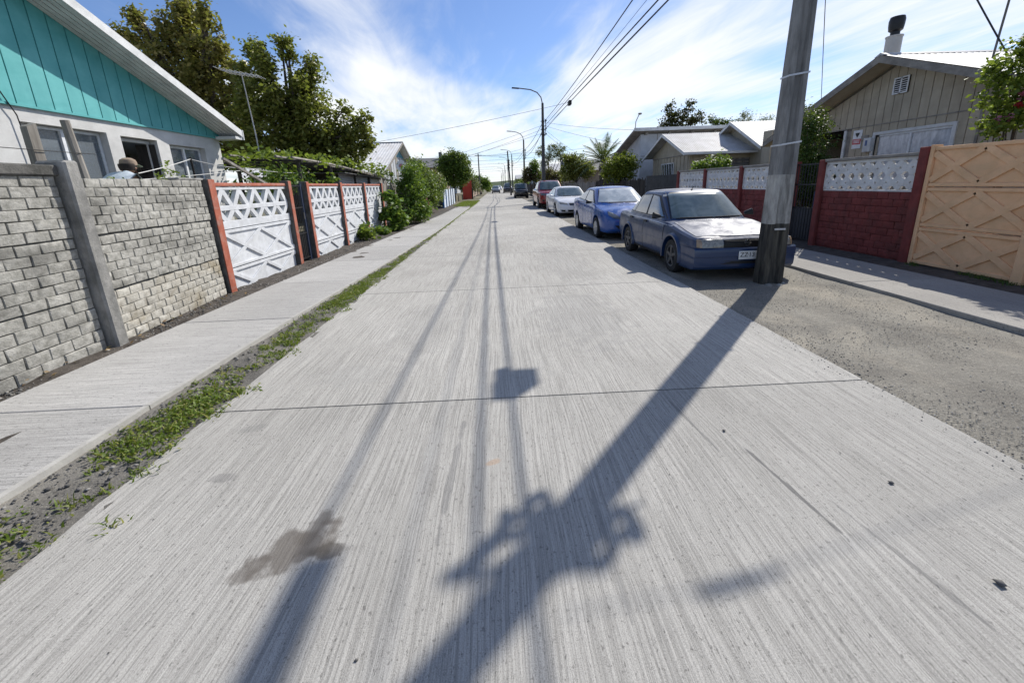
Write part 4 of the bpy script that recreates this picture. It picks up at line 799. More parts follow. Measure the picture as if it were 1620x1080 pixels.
GB = thing('board_fence', 'grey weathered board fence behind the white car', 'fence', (RX + .1, 29.7, 0))
for k in range(48): MB().box(RX + .1, RX + .13, 29.7 + k * .36, 30.03 + k * .36, 0, 1.5 + .05 * math.sin(k * 1.3)).build('board', m_wood, GB)
MB().box(RX + .14, RX + .2, 29.7, 47, 1.1, 1.18).build('rail', m_wood_d, GB)
FF = thing('board_fence', 'dark board fence beyond the red pickup', 'fence', (5.6, 47.5, 0))
for k in range(40): MB().box(5.6, 5.63, 47.5 + k * .8, 48.25 + k * .8, 0, 1.55 + .1 * math.sin(k * 2.3)).build('board', m_wood_d, FF)
# ================================================================== HOUSE R1
X1 = 10.0
H5 = thing('gable_house', 'beige boarded gable house with white curtained window behind the right fences', 'house', (X1, 10.4, 0))
ry, rz1, sl, ht = 10.5, 4.28, .39, 3.55
zt = lambda q: rz1 - .20 - sl * abs(q - ry)
y0w, y1w = 6.9, 14.1; y = y0w; sw = .222
wy0, wy1, wz0, wz1 = 8.92, 10.78, 1.25, 2.47
holeR = [(wy0, wy1, wz0, wz1)]
wall_x(H5, X1 + .23, y0w, 11.72, .1, 2.72, holeR, m_beige_trim, .2, 'backing')
MB().prism([(X1 + .035, y0w, 2.725), (X1 + .035, y1w, 2.725), (X1 + .035, y1w, zt(y1w)), (X1 + .035, ry, zt(ry)), (X1 + .035, y0w, zt(y0w))], (.1, 0, 0)).build('gable_backing', m_beige_trim, H5)
while y < y1w - .01:
    a, c = y + .008, min(y + sw, y1w) - .008; ztop = lambda q: zt(q) - .004
    pl = [(X1, a, 2.735), (X1, c, 2.735), (X1, c, ztop(c))] + ([(X1, ry, ztop(ry))] if a < ry < c else []) + [(X1, a, ztop(a))]
    MB().prism(pl, (.03, 0, 0)).build('board', m_beige, H5)
    if c < 11.75:
        if a > wy0 - .02 and c < wy1 + .02: MB().box(X1, X1 + .028, a, c, wz1 + .07, 2.722).build('board', m_beige, H5); MB().box(X1, X1 + .028, a, c, .15, wz0 - .07).build('board', m_beige, H5)
        else: MB().box(X1, X1 + .028, a, c, .15, 2.722).build('board', m_beige, H5)
    y += sw
MB().box(X1 - .012, X1 - .002, y0w, y1w, 2.715, 2.742).build('drip_strip', m_beige_trim, H5)
MB().box(X1 - .02, X1 + .035, 8.42, 8.47, .2, 3.3).build('corner_strip', m_beige_trim, H5)
MB().box(X1 + .02, X1 + 8, 14.0, 14.1, .1, 2.75).build('side_wall', m_beige, H5); MB().box(X1 + .3, X1 + 8, 6.9, 7.0, .1, 2.75).build('side_wall', m_beige, H5)
MB().box(X1 + .24, X1 + 8, 11.72, 11.82, .1, 2.72).build('porch_side', m_beige, H5); MB().box(X1 + 2.2, X1 + 2.3, 11.83, 13.99, .1, 2.72).build('porch_wall', m_beige_trim, H5); MB().box(X1 + .04, X1 + 2.19, 11.83, 13.99, 2.66, 2.71).build('porch_ceiling', m_dark_in, H5)
MB().box(X1 - .01, X1 + .1, 11.725, 11.80, .1, 2.70).build('porch_post', m_fascia, H5)
wf = MB(); f = .07
xa, xb = X1 - .03, X1 + .03
wf.box(xa, xb, wy0 - f, wy0, wz0 - f, wz1 + f).box(xa, xb, wy1, wy1 + f, wz0 - f, wz1 + f).box(xa, xb, wy0, wy1, wz1, wz1 + f).box(xa, xb, wy0, wy1, wz0 - f, wz0)
wo = wf.build('window', m_fascia, H5)
MB().box(X1 + .0, X1 + .04, wy0, wy1, wz1 - .05, wz1 - .003).box(X1, X1 + .04, wy0, wy0 + .04, wz0, wz1 - .05).box(X1, X1 + .04, wy1 - .04, wy1, wz0, wz1 - .05).box(X1 - .004, X1 + .05, 9.83, 9.875, wz0, wz1 - .05).build('sash', m_white_pl, wo)
for (a, c) in ((wy0 + .045, 9.825), (9.88, wy1 - .045)): MB().box(X1 + .02, X1 + .026, a, c, wz0, wz1 - .055).build('pane', m_glass_cur, wo)
V = [(X1 + .12 + .018 * math.sin(q * 2.2) + .01 * math.sin(q * .7), wy0 + .02 + (wy1 - wy0 - .04) * q / 80) for q in range(81)]
# gable vent
gv = MB().box(X1 - .03, X1 - .003, 10.12, 10.50, 3.38, 3.76).build('gable_vent', m_dark_in, H5)
for (a, c, e, f2) in ((10.12, 10.15, 3.38, 3.76), (10.47, 10.50, 3.38, 3.76), (10.295, 10.325, 3.38, 3.76), (10.15, 10.47, 3.38, 3.41), (10.15, 10.47, 3.73, 3.76)): MB().box(X1 - .045, X1 - .031, a, c, e, f2).build('frame', m_white_pl, gv)
for k in range(6): MB().box(X1 - .042, X1 - .031, 10.15, 10.47, 3.43 + k * .05, 3.445 + k * .05).build('slat', m_white_pl, gv)
# roof
oxr = X1 - .52
for s in (1, -1):
    dy = 4.15; yy = ry + s * dy; ze_ = rz1 - sl * dy
    nrm = (0, s * sl, 1)
    corr_sheet((oxr, ry, rz1 + .03), (9.2, 0, 0), (0, s * dy, -sl * dy), 1, .014, nrm, 'roof_sheet', m_zinc_w, H5, 60)
    MB().hexa([(oxr, ry, rz1 - .15), (oxr + .03, ry, rz1 - .15), (oxr + .03, yy, ze_ - .15), (oxr, yy, ze_ - .15), (oxr, ry, rz1 + .01), (oxr + .03, ry, rz1 + .01), (oxr + .03, yy, ze_ + .01), (oxr, yy, ze_ + .01)]).build('fascia', m_beige_trim, H5)
    MB().hexa([(oxr + .031, ry, rz1 - .13), (X1 + .0, ry, rz1 - .13), (X1 + .0, yy, ze_ - .13), (oxr + .031, yy, ze_ - .13), (oxr + .031, ry, rz1 - .115), (X1, ry, rz1 - .115), (X1, yy, ze_ - .115), (oxr + .031, yy, ze_ - .115)]).build('soffit', m_beige, H5)
MB().prism([(oxr, ry - .16, rz1 - .01), (oxr, ry, rz1 + .065), (oxr, ry + .16, rz1 - .01)], (9.2, 0, 0)).build('ridge_cap', m_zinc, H5)
ch = MB().lathe([(.17, 3.9), (.17, 4.92), (.185, 4.925), (.185, 4.955), (.0, 4.96)], (10.55, 11.35, 0), 'Z', 18).build('chimney', m_zinc, H5, smooth=True)
MB().lathe([(.10, 4.94), (.10, 5.05), (.15, 5.09), (.165, 5.2), (.17, 5.32), (.15, 5.40), (.0, 5.41)], (10.55, 11.35, 0), 'Z', 14).build('cowl', m_black, ch, smooth=True)
ms = MB().tube([(11.0, 9.35, 3.78), (11.0, 9.32, 4.4), (11.05, 9.28, 6.0)], .022, 6).build('service_mast', m_pole_far, H5); MB().lathe([(.09, 3.72), (.05, 3.84), (.0, 3.86)], (11.0, 9.35, 0), 'Z', 8).build('mast_foot', m_beige_trim, H5)
MB().tube([(11.0, 9.31, 5.05), (10.8, 9.2, 4.95), (10.75, 9.15, 5.1), (10.9, 9.2, 5.3)], .012, 5).build('drip_loop', m_cable, ms)
# notices on the wall
SG = thing('alarm_sign', 'white alarm notice with a red band beside the porch', 'sign', (X1 - .012, 11.33, 2.42))
MB().box(-.005, .005, -.14, .14, -.24, .24).build('plate', m_white_pl, SG, world=False)
MB().box(-.008, -.0055, -.13, .13, -.13, .01).build('red_band', flat('sign_red', (.5, .05, .05)), SG, world=False)
MB().prism([(-.007, -.07, .17), (-.007, .07, .17), (-.007, .045, .11), (-.007, 0, .05), (-.007, -.045, .11)], (-.002, 0, 0)).build('shield', m_black, SG, world=False)
for k in range(3): MB().box(-.0105, -.0085, -.10, .10, -.03 - k * .032, -.015 - k * .032).build('text_line', m_white_pl, SG, world=False)
t = MB().box(X1 - .03, X1 - .001, 10.98, 11.20, 2.36, 2.50).build('name_plaque', m_beige_trim, bevel=.01); tag(t, 'small dark wooden plaque between the alarm notice and the meter', 'plaque')
MT = thing('meter_box', 'pale electricity meter box left of the curtained window', 'meter', (X1 - .05, 10.93, 2.24)); MB().box(-.05, .045, -.13, .10, -.18, .18).build('case', m_fascia, MT, world=False, bevel=.01); MB().box(-.056, -.051, -.03, .03, -.02, .12).build('dial', flat('meter_blue', (.1, .15, .3)), MT, world=False)
t = MB().box(X1 - .16, X1 - .0, 8.5, 8.95, 1.86, 2.0).build('window_box', m_fascia, bevel=.01); tag(t, 'pale box fixed under the right end of the curtained window', 'box')
# ================================================================== HOUSE R2 (three roofs)
H6 = thing('gable_house', 'beige house with silver corrugated roofs behind the red fence', 'house', (9.2, 20, 0))
rx0 = 8.6; yA, zA = 21.6, 3.80; ynear, zn = 18.9, 2.70; yfar = 24.4
corr_sheet((rx0, ynear, zn), (3.6, 0, 0), (0, yA - ynear, zA - zn), 1, .014, (0, -.38, .92), 'roof_sheet', m_zinc, H6, 34)
corr_sheet((rx0, yfar, zn), (3.6, 0, 0), (0, yA - yfar, zA - zn), 1, .014, (0, .38, .92), 'roof_sheet', m_zinc, H6, 34)
MB().prism([(9.1, 19.4, .1), (9.1, 23.9, .1), (9.1, 23.9, 2.8), (9.1, yA, 3.66), (9.1, 19.4, 2.8)], (.15, 0, 0)).build('front_wall', m_beige, H6)
for k in range(11): MB().box(9.07, 9.098, 19.5 + k * .4, 19.52 + k * .4, .1, 2.6).build('batten', m_beige, H6)
MB().box(9.06, 9.098, 19.42, 23.88, 2.62, 2.66).build('drip_strip', m_beige_trim, H6)
MB().box(9.26, 12.3, 19.4, 19.5, .1, 2.68).build('side_wall', m_beige, H6)
for (ya_, yb_) in ((ynear, yA), (yfar, yA)): MB().hexa([(rx0, ya_, zn - .14), (rx0 + .04, ya_, zn - .14), (rx0 + .04, yb_, zA - .14), (rx0, yb_, zA - .14), (rx0, ya_, zn - .01), (rx0 + .04, ya_, zn - .01), (rx0 + .04, yb_, zA - .01), (rx0, yb_, zA - .01)]).build('fascia', m_fascia, H6)
MB().box(rx0 - .02, 12.2, ynear - .12, ynear + .01, zn - .11, zn - .01).build('gutter', m_fascia, H6)
MB().bar((10.1, 18.9, 2.6), (9.4, 19.3, 2.0), .06, .06, (0, 0, 1)).build('down_pipe', m_fascia, H6)
w_ = MB().box(9.05, 9.09, 21.0, 22.6, 1.6, 2.35).build('window', m_fascia, H6); MB().box(9.04, 9.049, 21.06, 22.54, 1.65, 2.3).build('pane', m_glass, w_)
for k in range(5): MB().bar((9.03, 21.1 + k * .3, 1.6), (9.03, 21.25 + k * .3, 2.35), .03, .02).build('grille_bar', m_fascia, w_)
w_ = MB().box(10.7, 12.0, 19.36, 19.39, 1.6, 2.4).build('louvre_window', m_wood, H6)
for k in range(5): MB().box(10.75, 11.95, 19.345, 19.359, 1.66 + k * .15, 1.74 + k * .15).build('slat', m_zinc_d, w_)
# second, nearer wing
H7 = thing('side_house', 'beige house wing with a cream corrugated roof left of the concrete pole', 'house', (12, 20, 0))
px0 = 11.5; yR, zR = 20.5, 4.15; yN = 17.9; zN = 2.8; yF = 22.8
corr_sheet((px0, yN, zN), (6.5, 0, 0), (0, yR - yN, zR - zN), 1, .014, (0, -.35, .93), 'roof_sheet', m_zinc_w, H7, 46)
corr_sheet((px0, yF, zN + .3), (6.5, 0, 0), (0, yR - yF, zR - zN - .3), 1, .014, (0, .35, .93), 'roof_sheet', m_zinc_w, H7, 46)
MB().prism([(12.0, 18.3, .1), (12.0, 22.5, .1), (12.0, 22.5, 2.95), (12.0, yR, 3.98), (12.0, 18.3, 2.85)], (.15, 0, 0)).build('front_wall', m_beige, H7)
for (ya_, za_, yb_) in ((yN, zN, yR), (yF, zN + .3, yR)): MB().hexa([(px0, ya_, za_ - .14), (px0 + .04, ya_, za_ - .14), (px0 + .04, yb_, zR - .14), (px0, yb_, zR - .14), (px0, ya_, za_ - .01), (px0 + .04, ya_, za_ - .01), (px0 + .04, yb_, zR - .01), (px0, yb_, zR - .01)]).build('fascia', m_fascia, H7)
MB().box(12.16, 17, 18.3, 18.4, .1, 2.85).build('side_wall', m_beige, H7)
LT = thing('lean_to', 'small board-sided parapet beside the cream roof', 'shed', (12, 17.5, 0)); MB().box(11.55, 14.5, 17.3, 17.85, .1, 3.38).build('wall', m_beige, LT)
for k in range(12): MB().box(11.6 + k * .22, 11.62 + k * .22, 17.28, 17.298, .1, 3.34).build('batten', m_beige_trim, LT)
# white tall house
H8 = thing('tall_house', 'tall white boarded house with a brown sloping eave beyond the beige roofs', 'house', (9.5, 26, 0))
MB().prism([(8.9, 25.6, .1), (8.9, 33, .1), (8.9, 33, 2.3), (8.9, 25.6, 4.25)], (7, 0, 0)).build('wall', m_whouse, H8)
MB().hexa([(8.35, 25.1, 4.42), (16, 25.1, 4.42), (16, 33.5, 2.2), (8.35, 33.5, 2.2), (8.35, 25.1, 4.54), (16, 25.1, 4.54), (16, 33.5, 2.32), (8.35, 33.5, 2.32)]).build('roof', m_beige_trim, H8)
MB().box(8.3, 16, 25.03, 25.098, 4.38, 4.56).build('fascia', m_fascia, H8)
MB().box(8.95, 16, 25.585, 25.598, 2.95, 2.98).build('drip_strip', m_beige_trim, H8); MB().box(9.9, 9.94, 25.58, 25.598, .1, 4.25).build('batten', m_beige_trim, H8)
for k in range(4): MB().box(9.1 + k * 1.4, 9.25 + k * 1.4, 25.3, 25.597, 4.2, 4.32).build('rafter_end', m_beige_trim, H8)
t = MB().tube([(8.6, 25.8, 4.5), (8.62, 25.8, 5.0), (8.8, 25.8, 5.4)], .025, 5).build('roof_lamp', m_beige_trim); MB().lathe([(0, -.08), (.11, -.04), (.11, .03), (0, .05)], (8.86, 25.8, 5.46), 'Z', 10).build('lamp_head', m_beige_trim, t, smooth=True); tag(t, 'small lamp on a bent stalk on the white house roof', 'lamp')
H9 = thing('low_house', 'low pinkish house with fence behind the palm', 'house', (11, 44, 0)); MB().box(8.2, 15, 38.5, 46, .1, 2.6).build('wall', m_tan, H9); MB().prism([(8, 38, 2.6), (8, 46.5, 2.6), (8, 42, 3.6)], (7.4, 0, 0)).build('roof', m_zinc_d, H9)
WT = thing('water_tank_frame', 'dark frame standing on a roof behind the right trees', 'frame', (7.6, 46, 0))
for (x, y) in ((7.3, 46), (8.3, 46), (7.3, 47), (8.3, 47)): MB().box(x - .05, x + .05, y - .05, y + .05, 0, 4.2).build('leg', m_black, WT)
MB().box(7.2, 8.4, 45.9, 47.1, 4.2, 4.28).build('top', m_black, WT); MB().box(7.35, 8.25, 46.05, 46.95, 3.0, 3.9).build('tank', m_whouse, WT)
# right greenery
shrub('dark green conifer-like bush between the concrete pole and the beige house', (8.1, 10.5, .12), [((8.12, 10.5, 2.75), (.34, .4, .4)), ((8.1, 10.5, 2.25), (.47, .5, .45)), ((8.28, 10.5, 1.6), (.5, .5, .5)), ((7.85, 10.5, 1.95), (.36, .4, .4)), ((7.9, 10.4, 1.3), (.43, .4, .42)), ((8.3, 10.5, 1.0), (.5, .5, .5)), ((7.75, 10.3, 2.6), (.25, .3, .4))], 420, 34, .06, lf_dark, name='evergreen_bush', cr=.15, r0=.05)
shrub('pale spiky sprig rising above the dark bush', (8.05, 10.9, .12), [((7.95, 10.9, 3.15), (.12, .12, .3)), ((8.2, 10.9, 3.05), (.1, .1, .2))], 26, 9, .12, lf_euc, cr=.10, aspect=.25, r0=.02)
RB = thing('rose_bush', 'tall rose bush with pink and dark red blooms behind the peach wall', 'rose bush', (8.2, 6.4, .12))
rl = [((8.0, 6.5, 3.0), (.3, .35, .26)), ((7.9, 6.5, 2.64), (.27, .3, .24)), ((8.23, 6.4, 2.4), (.33, .4, .3)), ((7.92, 6.45, 2.18), (.2, .25, .18)), ((8.05, 6.45, 3.3), (.15, .2, .13)), ((8.4, 6.1, 2.8), (.35, .4, .5)), ((8.5, 5.8, 2.3), (.4, .4, .4))]
limbs('stem', (8.2, 6.4, .12), (8.15, 6.4, 2.6), .035, rl, RB); leaves('foliage', crown_pts(rl, 230, 20, .12, .3), .085, lf_rose, RB, aspect=.65)
def bloom(x, y, z, r, m): 
    c = np.array([[x, y, z]]) + rng.normal(size=(26, 3)) * r * .45; leaves('bloom', c, r * 1.1, m, RB, aspect=.9)
for (x, y, z) in ((7.86, 6.4, 2.25), (7.95, 6.35, 2.28), (8.05, 6.3, 2.62), (8.15, 6.3, 2.75), (8.3, 6.3, 2.5)): bloom(x, y, z, .055, lf_pink)
for (x, y, z) in ((8.08, 6.4, 3.47), (8.2, 6.2, 3.1), (8.0, 6.3, 2.45)): bloom(x, y, z, .05, lf_redf)
shrub('bright green shrub behind the red fence in front of the beige porch', (7.8, 15, .12), [((7.8, 15, 1.97), (.45, .5, .4)), ((7.5, 15, 1.85), (.35, .5, .33)), ((8.25, 15, 1.9), (.3, .4, .3)), ((7.9, 15, 1.3), (.6, .6, .7))], 140, 22, .11, lf_green, cr=.15)
shrub('yellow-green shrub over the pickets in front of the white house', (7.3, 24.3, .12), [((6.97, 24, 2.35), (.7, .8, .6)), ((7.5, 24, 2.7), (.55, .7, .45)), ((6.65, 24, 2.0), (.5, .6, .5)), ((7.9, 24, 2.5), (.4, .6, .35)), ((7.36, 24, 1.9), (.7, .8, .6))], 300, 22, .13, lf_yel, cr=.2, r0=.06)
PM = thing('palm_tree', 'stout palm with arching fronds beside the white house', 'palm', (8.75, 34, .1))
MB().lathe([(.34, 0), (.30, 1.0), (.27, 1.9), (.33, 2.5), (.30, 2.8), (.1, 3.0)], (8.75, 34, .1), 'Z', 12).build('trunk', m_bark, PM, smooth=True)
cp = Vector((8.75, 34, 3.1))
for k in range(34):
    a = k * 2.399; el = 1.35 - 1.35 * (k / 34.) ** .9; ln = random.uniform(2.5, 3.2); d = Vector((math.cos(a) * math.cos(el), math.sin(a) * math.cos(el), math.sin(el)))
    pts = [cp + d * ln * t - Vector((0, 0, 1.0 * ln * .38 * t * t * (1.25 - el * .45))) for t in [i / 7 for i in range(8)]]
    b = MB(); b.tube(pts, [.03 * (1 - t / 9) for t in range(8)], 4)
    sd_ = d.cross(Vector((0, 0, 1))).normalized()
    for i in range(1, 8):
        for q in (0, .33, .66):
            if i == 7 and q: continue
            p = pts[i].lerp(pts[min(i + 1, 7)], q); dd = (pts[i] - pts[i - 1]).normalized()
            for s in (1, -1):
                L_ = .6 * math.sin(math.pi * min(.97, (i + q) / 8.2 + .12)); tip = p + (sd_ * s * .8 + dd * .55 + Vector((0, 0, -.25))) * L_
                b.add([p - dd * .035, p + dd * .035, tip], [(0, 1, 2)])
    b.build('frond', lf_palm, PM)
shrub('dark glossy tree behind the grey board fence', (7.4, 38, .1), [((7.34, 38, 3.0), (1.05, 1.1, 1.0)), ((6.64, 38, 2.4), (.8, .9, .8)), ((8.1, 38, 2.6), (.8, .9, .8)), ((6.7, 38, 3.6), (.55, .6, .5))], 330, 22, .19, lf_mag2, name='broadleaf_tree', cat='tree', cr=.28, r0=.1)
shrub('reddish bush left of the dark glossy tree', (5.6, 43, .1), [((5.4, 42, 2.3), (.75, .9, .7)), ((6.0, 42, 1.9), (.7, .8, .7)), ((4.95, 43, 1.7), (.5, .7, .5))], 160, 20, .18, lf_red, cr=.25, r0=.06)
t = tree('weeping_tree', 'drooping pale eucalyptus with an open crown behind the second pole', 'tree', (6.6, 52, 0), [((6.9, 52, 5.2), (.9, .9, .9)), ((5.4, 51, 5.4), (.5, .6, .6)), ((7.8, 52, 5.4), (.8, .8, .7)), ((5.9, 51, 4.2), (.6, .6, .7)), ((8.2, 52, 4.6), (.5, .6, .6))], lf_euc, 130, 22, .30, cr=.32, r0=.13, droop=1.5, aspect=.22, trunk_top=(6.5, 52, 4.2))
shrub('dull brown-green tree left of the second pole', (4.6, 56, 0), [((4.1, 55, 3.0), (.75, .9, .7)), ((5.19, 55, 2.5), (.85, .9, .8)), ((3.9, 55, 2.4), (.6, .7, .6))], 170, 18, .2, lf_red, name='street_tree', cat='tree', cr=.3, r0=.1)
shrub('upright green tree beside the dull brown-green tree', (5.0, 57, 0), [((4.97, 55, 3.8), (.7, .8, .8)), ((5.1, 55, 2.7), (.7, .8, .7))], 150, 18, .2, lf_green, name='street_tree', cat='tree', cr=.3, r0=.1)
shrub('gnarled dark magnolia standing above the roofs', (19.4, 44, 0), [((19.2, 44, 7.6), (.9, 1.0, 1.0)), ((20.3, 44, 8.6), (.5, .6, .7)), ((18.2, 44, 8.3), (.45, .6, .8)), ((18.2, 44, 6.8), (1.0, 1, .8)), ((20.9, 44, 7.3), (.8, .7, .4)), ((21.4, 44, 8.0), (.4, .5, .3))], 120, 30, .24, lf_magd, name='broadleaf_tree', cat='tree', cr=.42, r0=.2)
shrub('thin scraggly tree right of the magnolia over the roofs', (20.8, 40, 0), [((20.6, 40, 6.9), (.35, .5, .3)), ((21.3, 40, 6.6), (.7, .6, .35)), ((22.1, 40, 6.3), (.7, .6, .5))], 60, 16, .2, lf_dark, name='broadleaf_tree', cat='tree', cr=.28, r0=.1)
shrub('feathery grey tree top above the cream roof', (24, 40, 0), [((24.1, 40, 7.0), (.6, .6, .6)), ((23.3, 40, 6.5), (.8, .6, .4))], 60, 14, .22, lf_euc, name='broadleaf_tree', cat='tree', cr=.3, r0=.08, aspect=.25)
shrub('wispy tree top just left of the concrete pole', (18.5, 28, 0), [((18.1, 28, 5.0), (.6, .5, .35))], 30, 14, .16, lf_euc, name='broadleaf_tree', cat='tree', cr=.25, r0=.06, aspect=.25)
# ================================================================== VEHICLES
def paint(name, c, rough=.28, metal=.25, dirt=.25, coat=.7):
    mt, ns, ls, P = new_mat(name)
    g = noisef(ns, ls, poscoord(ns, ls, (3, 3, 3), local=True), 6, .6, .3, .42, .68)
    col = mixc(ns, ls, mmul(ns, ls, g, dirt), c, tuple(.5 * v + .12 for v in c)); ls.new(col, P.inputs['Base Color'])
    r = ns.new('ShaderNodeMapRange'); r.inputs[3].default_value = rough; r.inputs[4].default_value = min(1, rough + .3); ls.new(g, r.inputs[0]); ls.new(r.outputs[0], P.inputs['Roughness'])
    P.inputs['Metallic'].default_value = metal; P.inputs['Coat Weight'].default_value = coat; P.inputs['Coat Roughness'].default_value = .08
    return mt
m_amber2 = flat('pale_amber_lens', (.28, .20, .13), .25, spec=.6, coat=.4)
m_headl = flat('headlamp_lens', (.10, .11, .12), .18, spec=.6, coat=.5, var=.3, scale=(40, 40, 40))
m_headd = flat('headlamp_dull', (.22, .215, .19), .25, spec=.7, coat=.5, var=.35, scale=(30, 30, 30))
m_chrome = flat('chrome', (.6, .6, .62), .12, .95)
m_rim_d = flat('dark_alloy', (.11, .11, .115), .45, .5); m_rim = flat('silver_alloy', (.45, .46, .48), .35, .6)
m_plate = flat('number_plate', (.72, .72, .70), .5, var=.05); m_ink = flat('plate_black', (.012, .012, .012), .6)
m_tail = flat('tail_lamp', (.30, .01, .01), .2, spec=.7, coat=.6); m_amber = flat('amber_lens', (.5, .2, .03), .2, coat=.5)
def screen_mat(name, c1, c2):
    mt, ns, ls, P = new_mat(name)
    f = noisef(ns, ls, poscoord(ns, ls, (2.2, 2.2, 3.5), local=True), 5, .6, 1.5, .35, .68)
    ls.new(mixc(ns, ls, f, c1, c2), P.inputs['Base Color']); P.inputs['Roughness'].default_value = .08; P.inputs['Specular IOR Level'].default_value = .8; P.inputs['Coat Weight'].default_value = .6; P.inputs['Coat Roughness'].default_value = .03
    return mt
m_wind = screen_mat('dusty_windscreen', (.05, .075, .075), (.13, .165, .16)); m_windl = screen_mat('bright_windscreen', (.34, .38, .39), (.60, .63, .62)); m_side = screen_mat('side_glass', (.06, .08, .10), (.14, .17, .21))
CR = lambda us, vs, u: float(np.interp(u, us, vs))
def smooth_interp(us, vs, u):
    """monotone cubic"""
    us = np.array(us, float); vs = np.array(vs, float); h = np.diff(us); d = np.diff(vs) / h; mm = np.zeros(len(us))
    for i in range(1, len(us) - 1): mm[i] = 0 if d[i - 1] * d[i] <= 0 else 3 * (h[i - 1] + h[i]) / ((2 * h[i] + h[i - 1]) / d[i - 1] + (h[i] + 2 * h[i - 1]) / d[i])
    mm[0], mm[-1] = d[0], d[-1]; i = min(max(int(np.searchsorted(us, u, 'right')) - 1, 0), len(h) - 1); t = (u - us[i]) / h[i]
    return vs[i] * (2 * t**3 - 3 * t**2 + 1) + vs[i + 1] * (-2 * t**3 + 3 * t**2) + mm[i] * h[i] * (t**3 - 2 * t**2 + t) + mm[i + 1] * h[i] * (t**3 - t**2)
def car_shell(S):
    st = S['st']; us = [r[0] for r in st]; samp = sorted(set(us + [round(u, 3) for u in np.arange(0, us[-1], .16)]))
    mb = MB(); rings = []
    for u in samp:
        w_, zb, zs, zc = [smooth_interp(us, [r[k] for r in st], u) for k in (1, 2, 3, 4)]; hh = zs - zb
        half = [(0, zc), (w_ * .5, zc - (zc - zs) * .25), (w_ * .80, zs + (zc - zs) * .35), (w_ * .925, zs - .004), (w_ * .965, zs - hh * .07), (w_ * .985, zs - hh * .22), (w_ * 1.0, zs - hh * .42), (w_ * .992, zs - hh * .62), (w_ * .985, zs - hh * .80), (w_ * .955, zb + hh * .06), (w_ * .86, zb), (0, zb)]
        ring = [(v, u, z) for v, z in half] + [(-v, u, z) for v, z in half[-2:0:-1]]; rings.append(ring)
    n = len(rings[0])
    for r in rings: mb.v += r
    for i in range(len(rings) - 1):
        for j in range(n): a, b = i * n + j, i * n + (j + 1) % n; mb.f.append((a, b, b + n, a + n))
    mb.f.append(tuple(range(n - 1, -1, -1))); mb.f.append(tuple(range((len(rings) - 1) * n, len(rings) * n)))
    body = mb.build('tmp_body', m_black, None, smooth=False)
    for uw in S['wheels']:
        for s in (1, -1):
            c = MB(); r = S['arch']; xo, xi = s * (S['W'] + .3), s * (S['W'] - .27); k = 26
            c.v = [(x, uw + r * math.cos(2 * math.pi * q / k), S['rz'] + r * math.sin(2 * math.pi * q / k) * 1.0) for x in (xi, xo) for q in range(k)]
            c.f = [tuple(range(k)), tuple(range(2 * k - 1, k - 1, -1))] + [(q, q + k, (q + 1) % k + k, (q + 1) % k) for q in range(k)]
            co = c.build('tmp_cut', m_black); mo = body.modifiers.new('b', 'BOOLEAN'); mo.operation = 'DIFFERENCE'; mo.object = co; mo.solver = 'EXACT'
    bpy.context.view_layer.update(); me = bpy.data.meshes.new_from_object(body.evaluated_get(bpy.context.evaluated_depsgraph_get()))
    for o in [o for o in C.objects if o.name.startswith('tmp_')]: bpy.data.objects.remove(o)
    V = [tuple(v.co) for v in me.vertices]; F = [tuple(p.vertices) for p in me.polygons]
    # greenhouse
    gh = S['gh']; G_ = MB(); lev = [0, .12, .3, .5, .7, .86, .95, 1.0]; ncol = 40; rs = []
    for t in lev:
        k = t ** 1.15; ua, uc = gh['ua'] + (gh['uf'] - gh['ua']) * t, gh['uc'] + (gh['ur'] - gh['uc']) * t
        if t >= .95: ua += .03 * (t - .86) / .14; uc -= .03 * (t - .86) / .14
        wb = gh['wb'] + (gh['wr'] - gh['wb']) * k; ring = []
        for q in range(ncol):   # superellipse-like plan with bowed screens
            a = 2 * math.pi * (q + .5) / ncol; c_, s_ = math.cos(a), math.sin(a); e = .22
            X = math.copysign(abs(s_) ** e, s_); U = math.copysign(abs(c_) ** e, c_)
            bow = gh.get('bow', .10) * (1 - X * X); uu = (ua + uc) / 2 - U * (uc - ua) / 2 - (bow if U > 0 else -bow * .7) * min(1, abs(U)) ** 6
            zb_ = smooth_interp(us, [r[3] for r in st], min(max(uu, us[0]), us[-1])) - .05 if t == 0 else None
            z0 = gh['zb'] + (gh['zb2'] - gh['zb']) * min(1, max(0, (uu - gh['ua']) / (gh['uc'] - gh['ua']))); z = z0 - .06 + (gh['zr'] - z0 + .06) * (t if t < .95 else (.965 if t < 1 else .99))
            if t >= .95: X *= .97 if t < 1 else .92
            ring.append((X * wb, uu, z))
        rs.append(ring)
    G_.v = [p for r in rs for p in r]
    for i in range(len(rs) - 1):
        for q in range(ncol): a, b = i * ncol + q, i * ncol + (q + 1) % ncol; G_.f.append((a, b, b + ncol, a + ncol))
    base = (len(rs) - 1) * ncol; cu = (gh['uf'] + gh['ur']) / 2
    # domed roof
    prev = base
    for sc_, dz in ((.72, .6), (.4, .9)):
        nb = len(G_.v); G_.v += [(x * sc_, cu + (y - cu) * sc_, z + (gh['crown'] * dz)) for (x, y, z) in rs[-1]]
        G_.f += [(prev + q, prev + (q + 1) % ncol, nb + (q + 1) % ncol, nb + q) for q in range(ncol)]; prev = nb
    G_.v.append((0, cu, gh['zr'] + gh['crown'])); G_.f += [(prev + q, prev + (q + 1) % ncol, len(G_.v) - 1) for q in range(ncol)]
    G_.f.append(tuple(range(ncol - 1, -1, -1)))
    all_ = MB(); all_.add(V, F); all_.add(G_.v, G_.f)
    if S.get('bed'):
        pass
    return all_
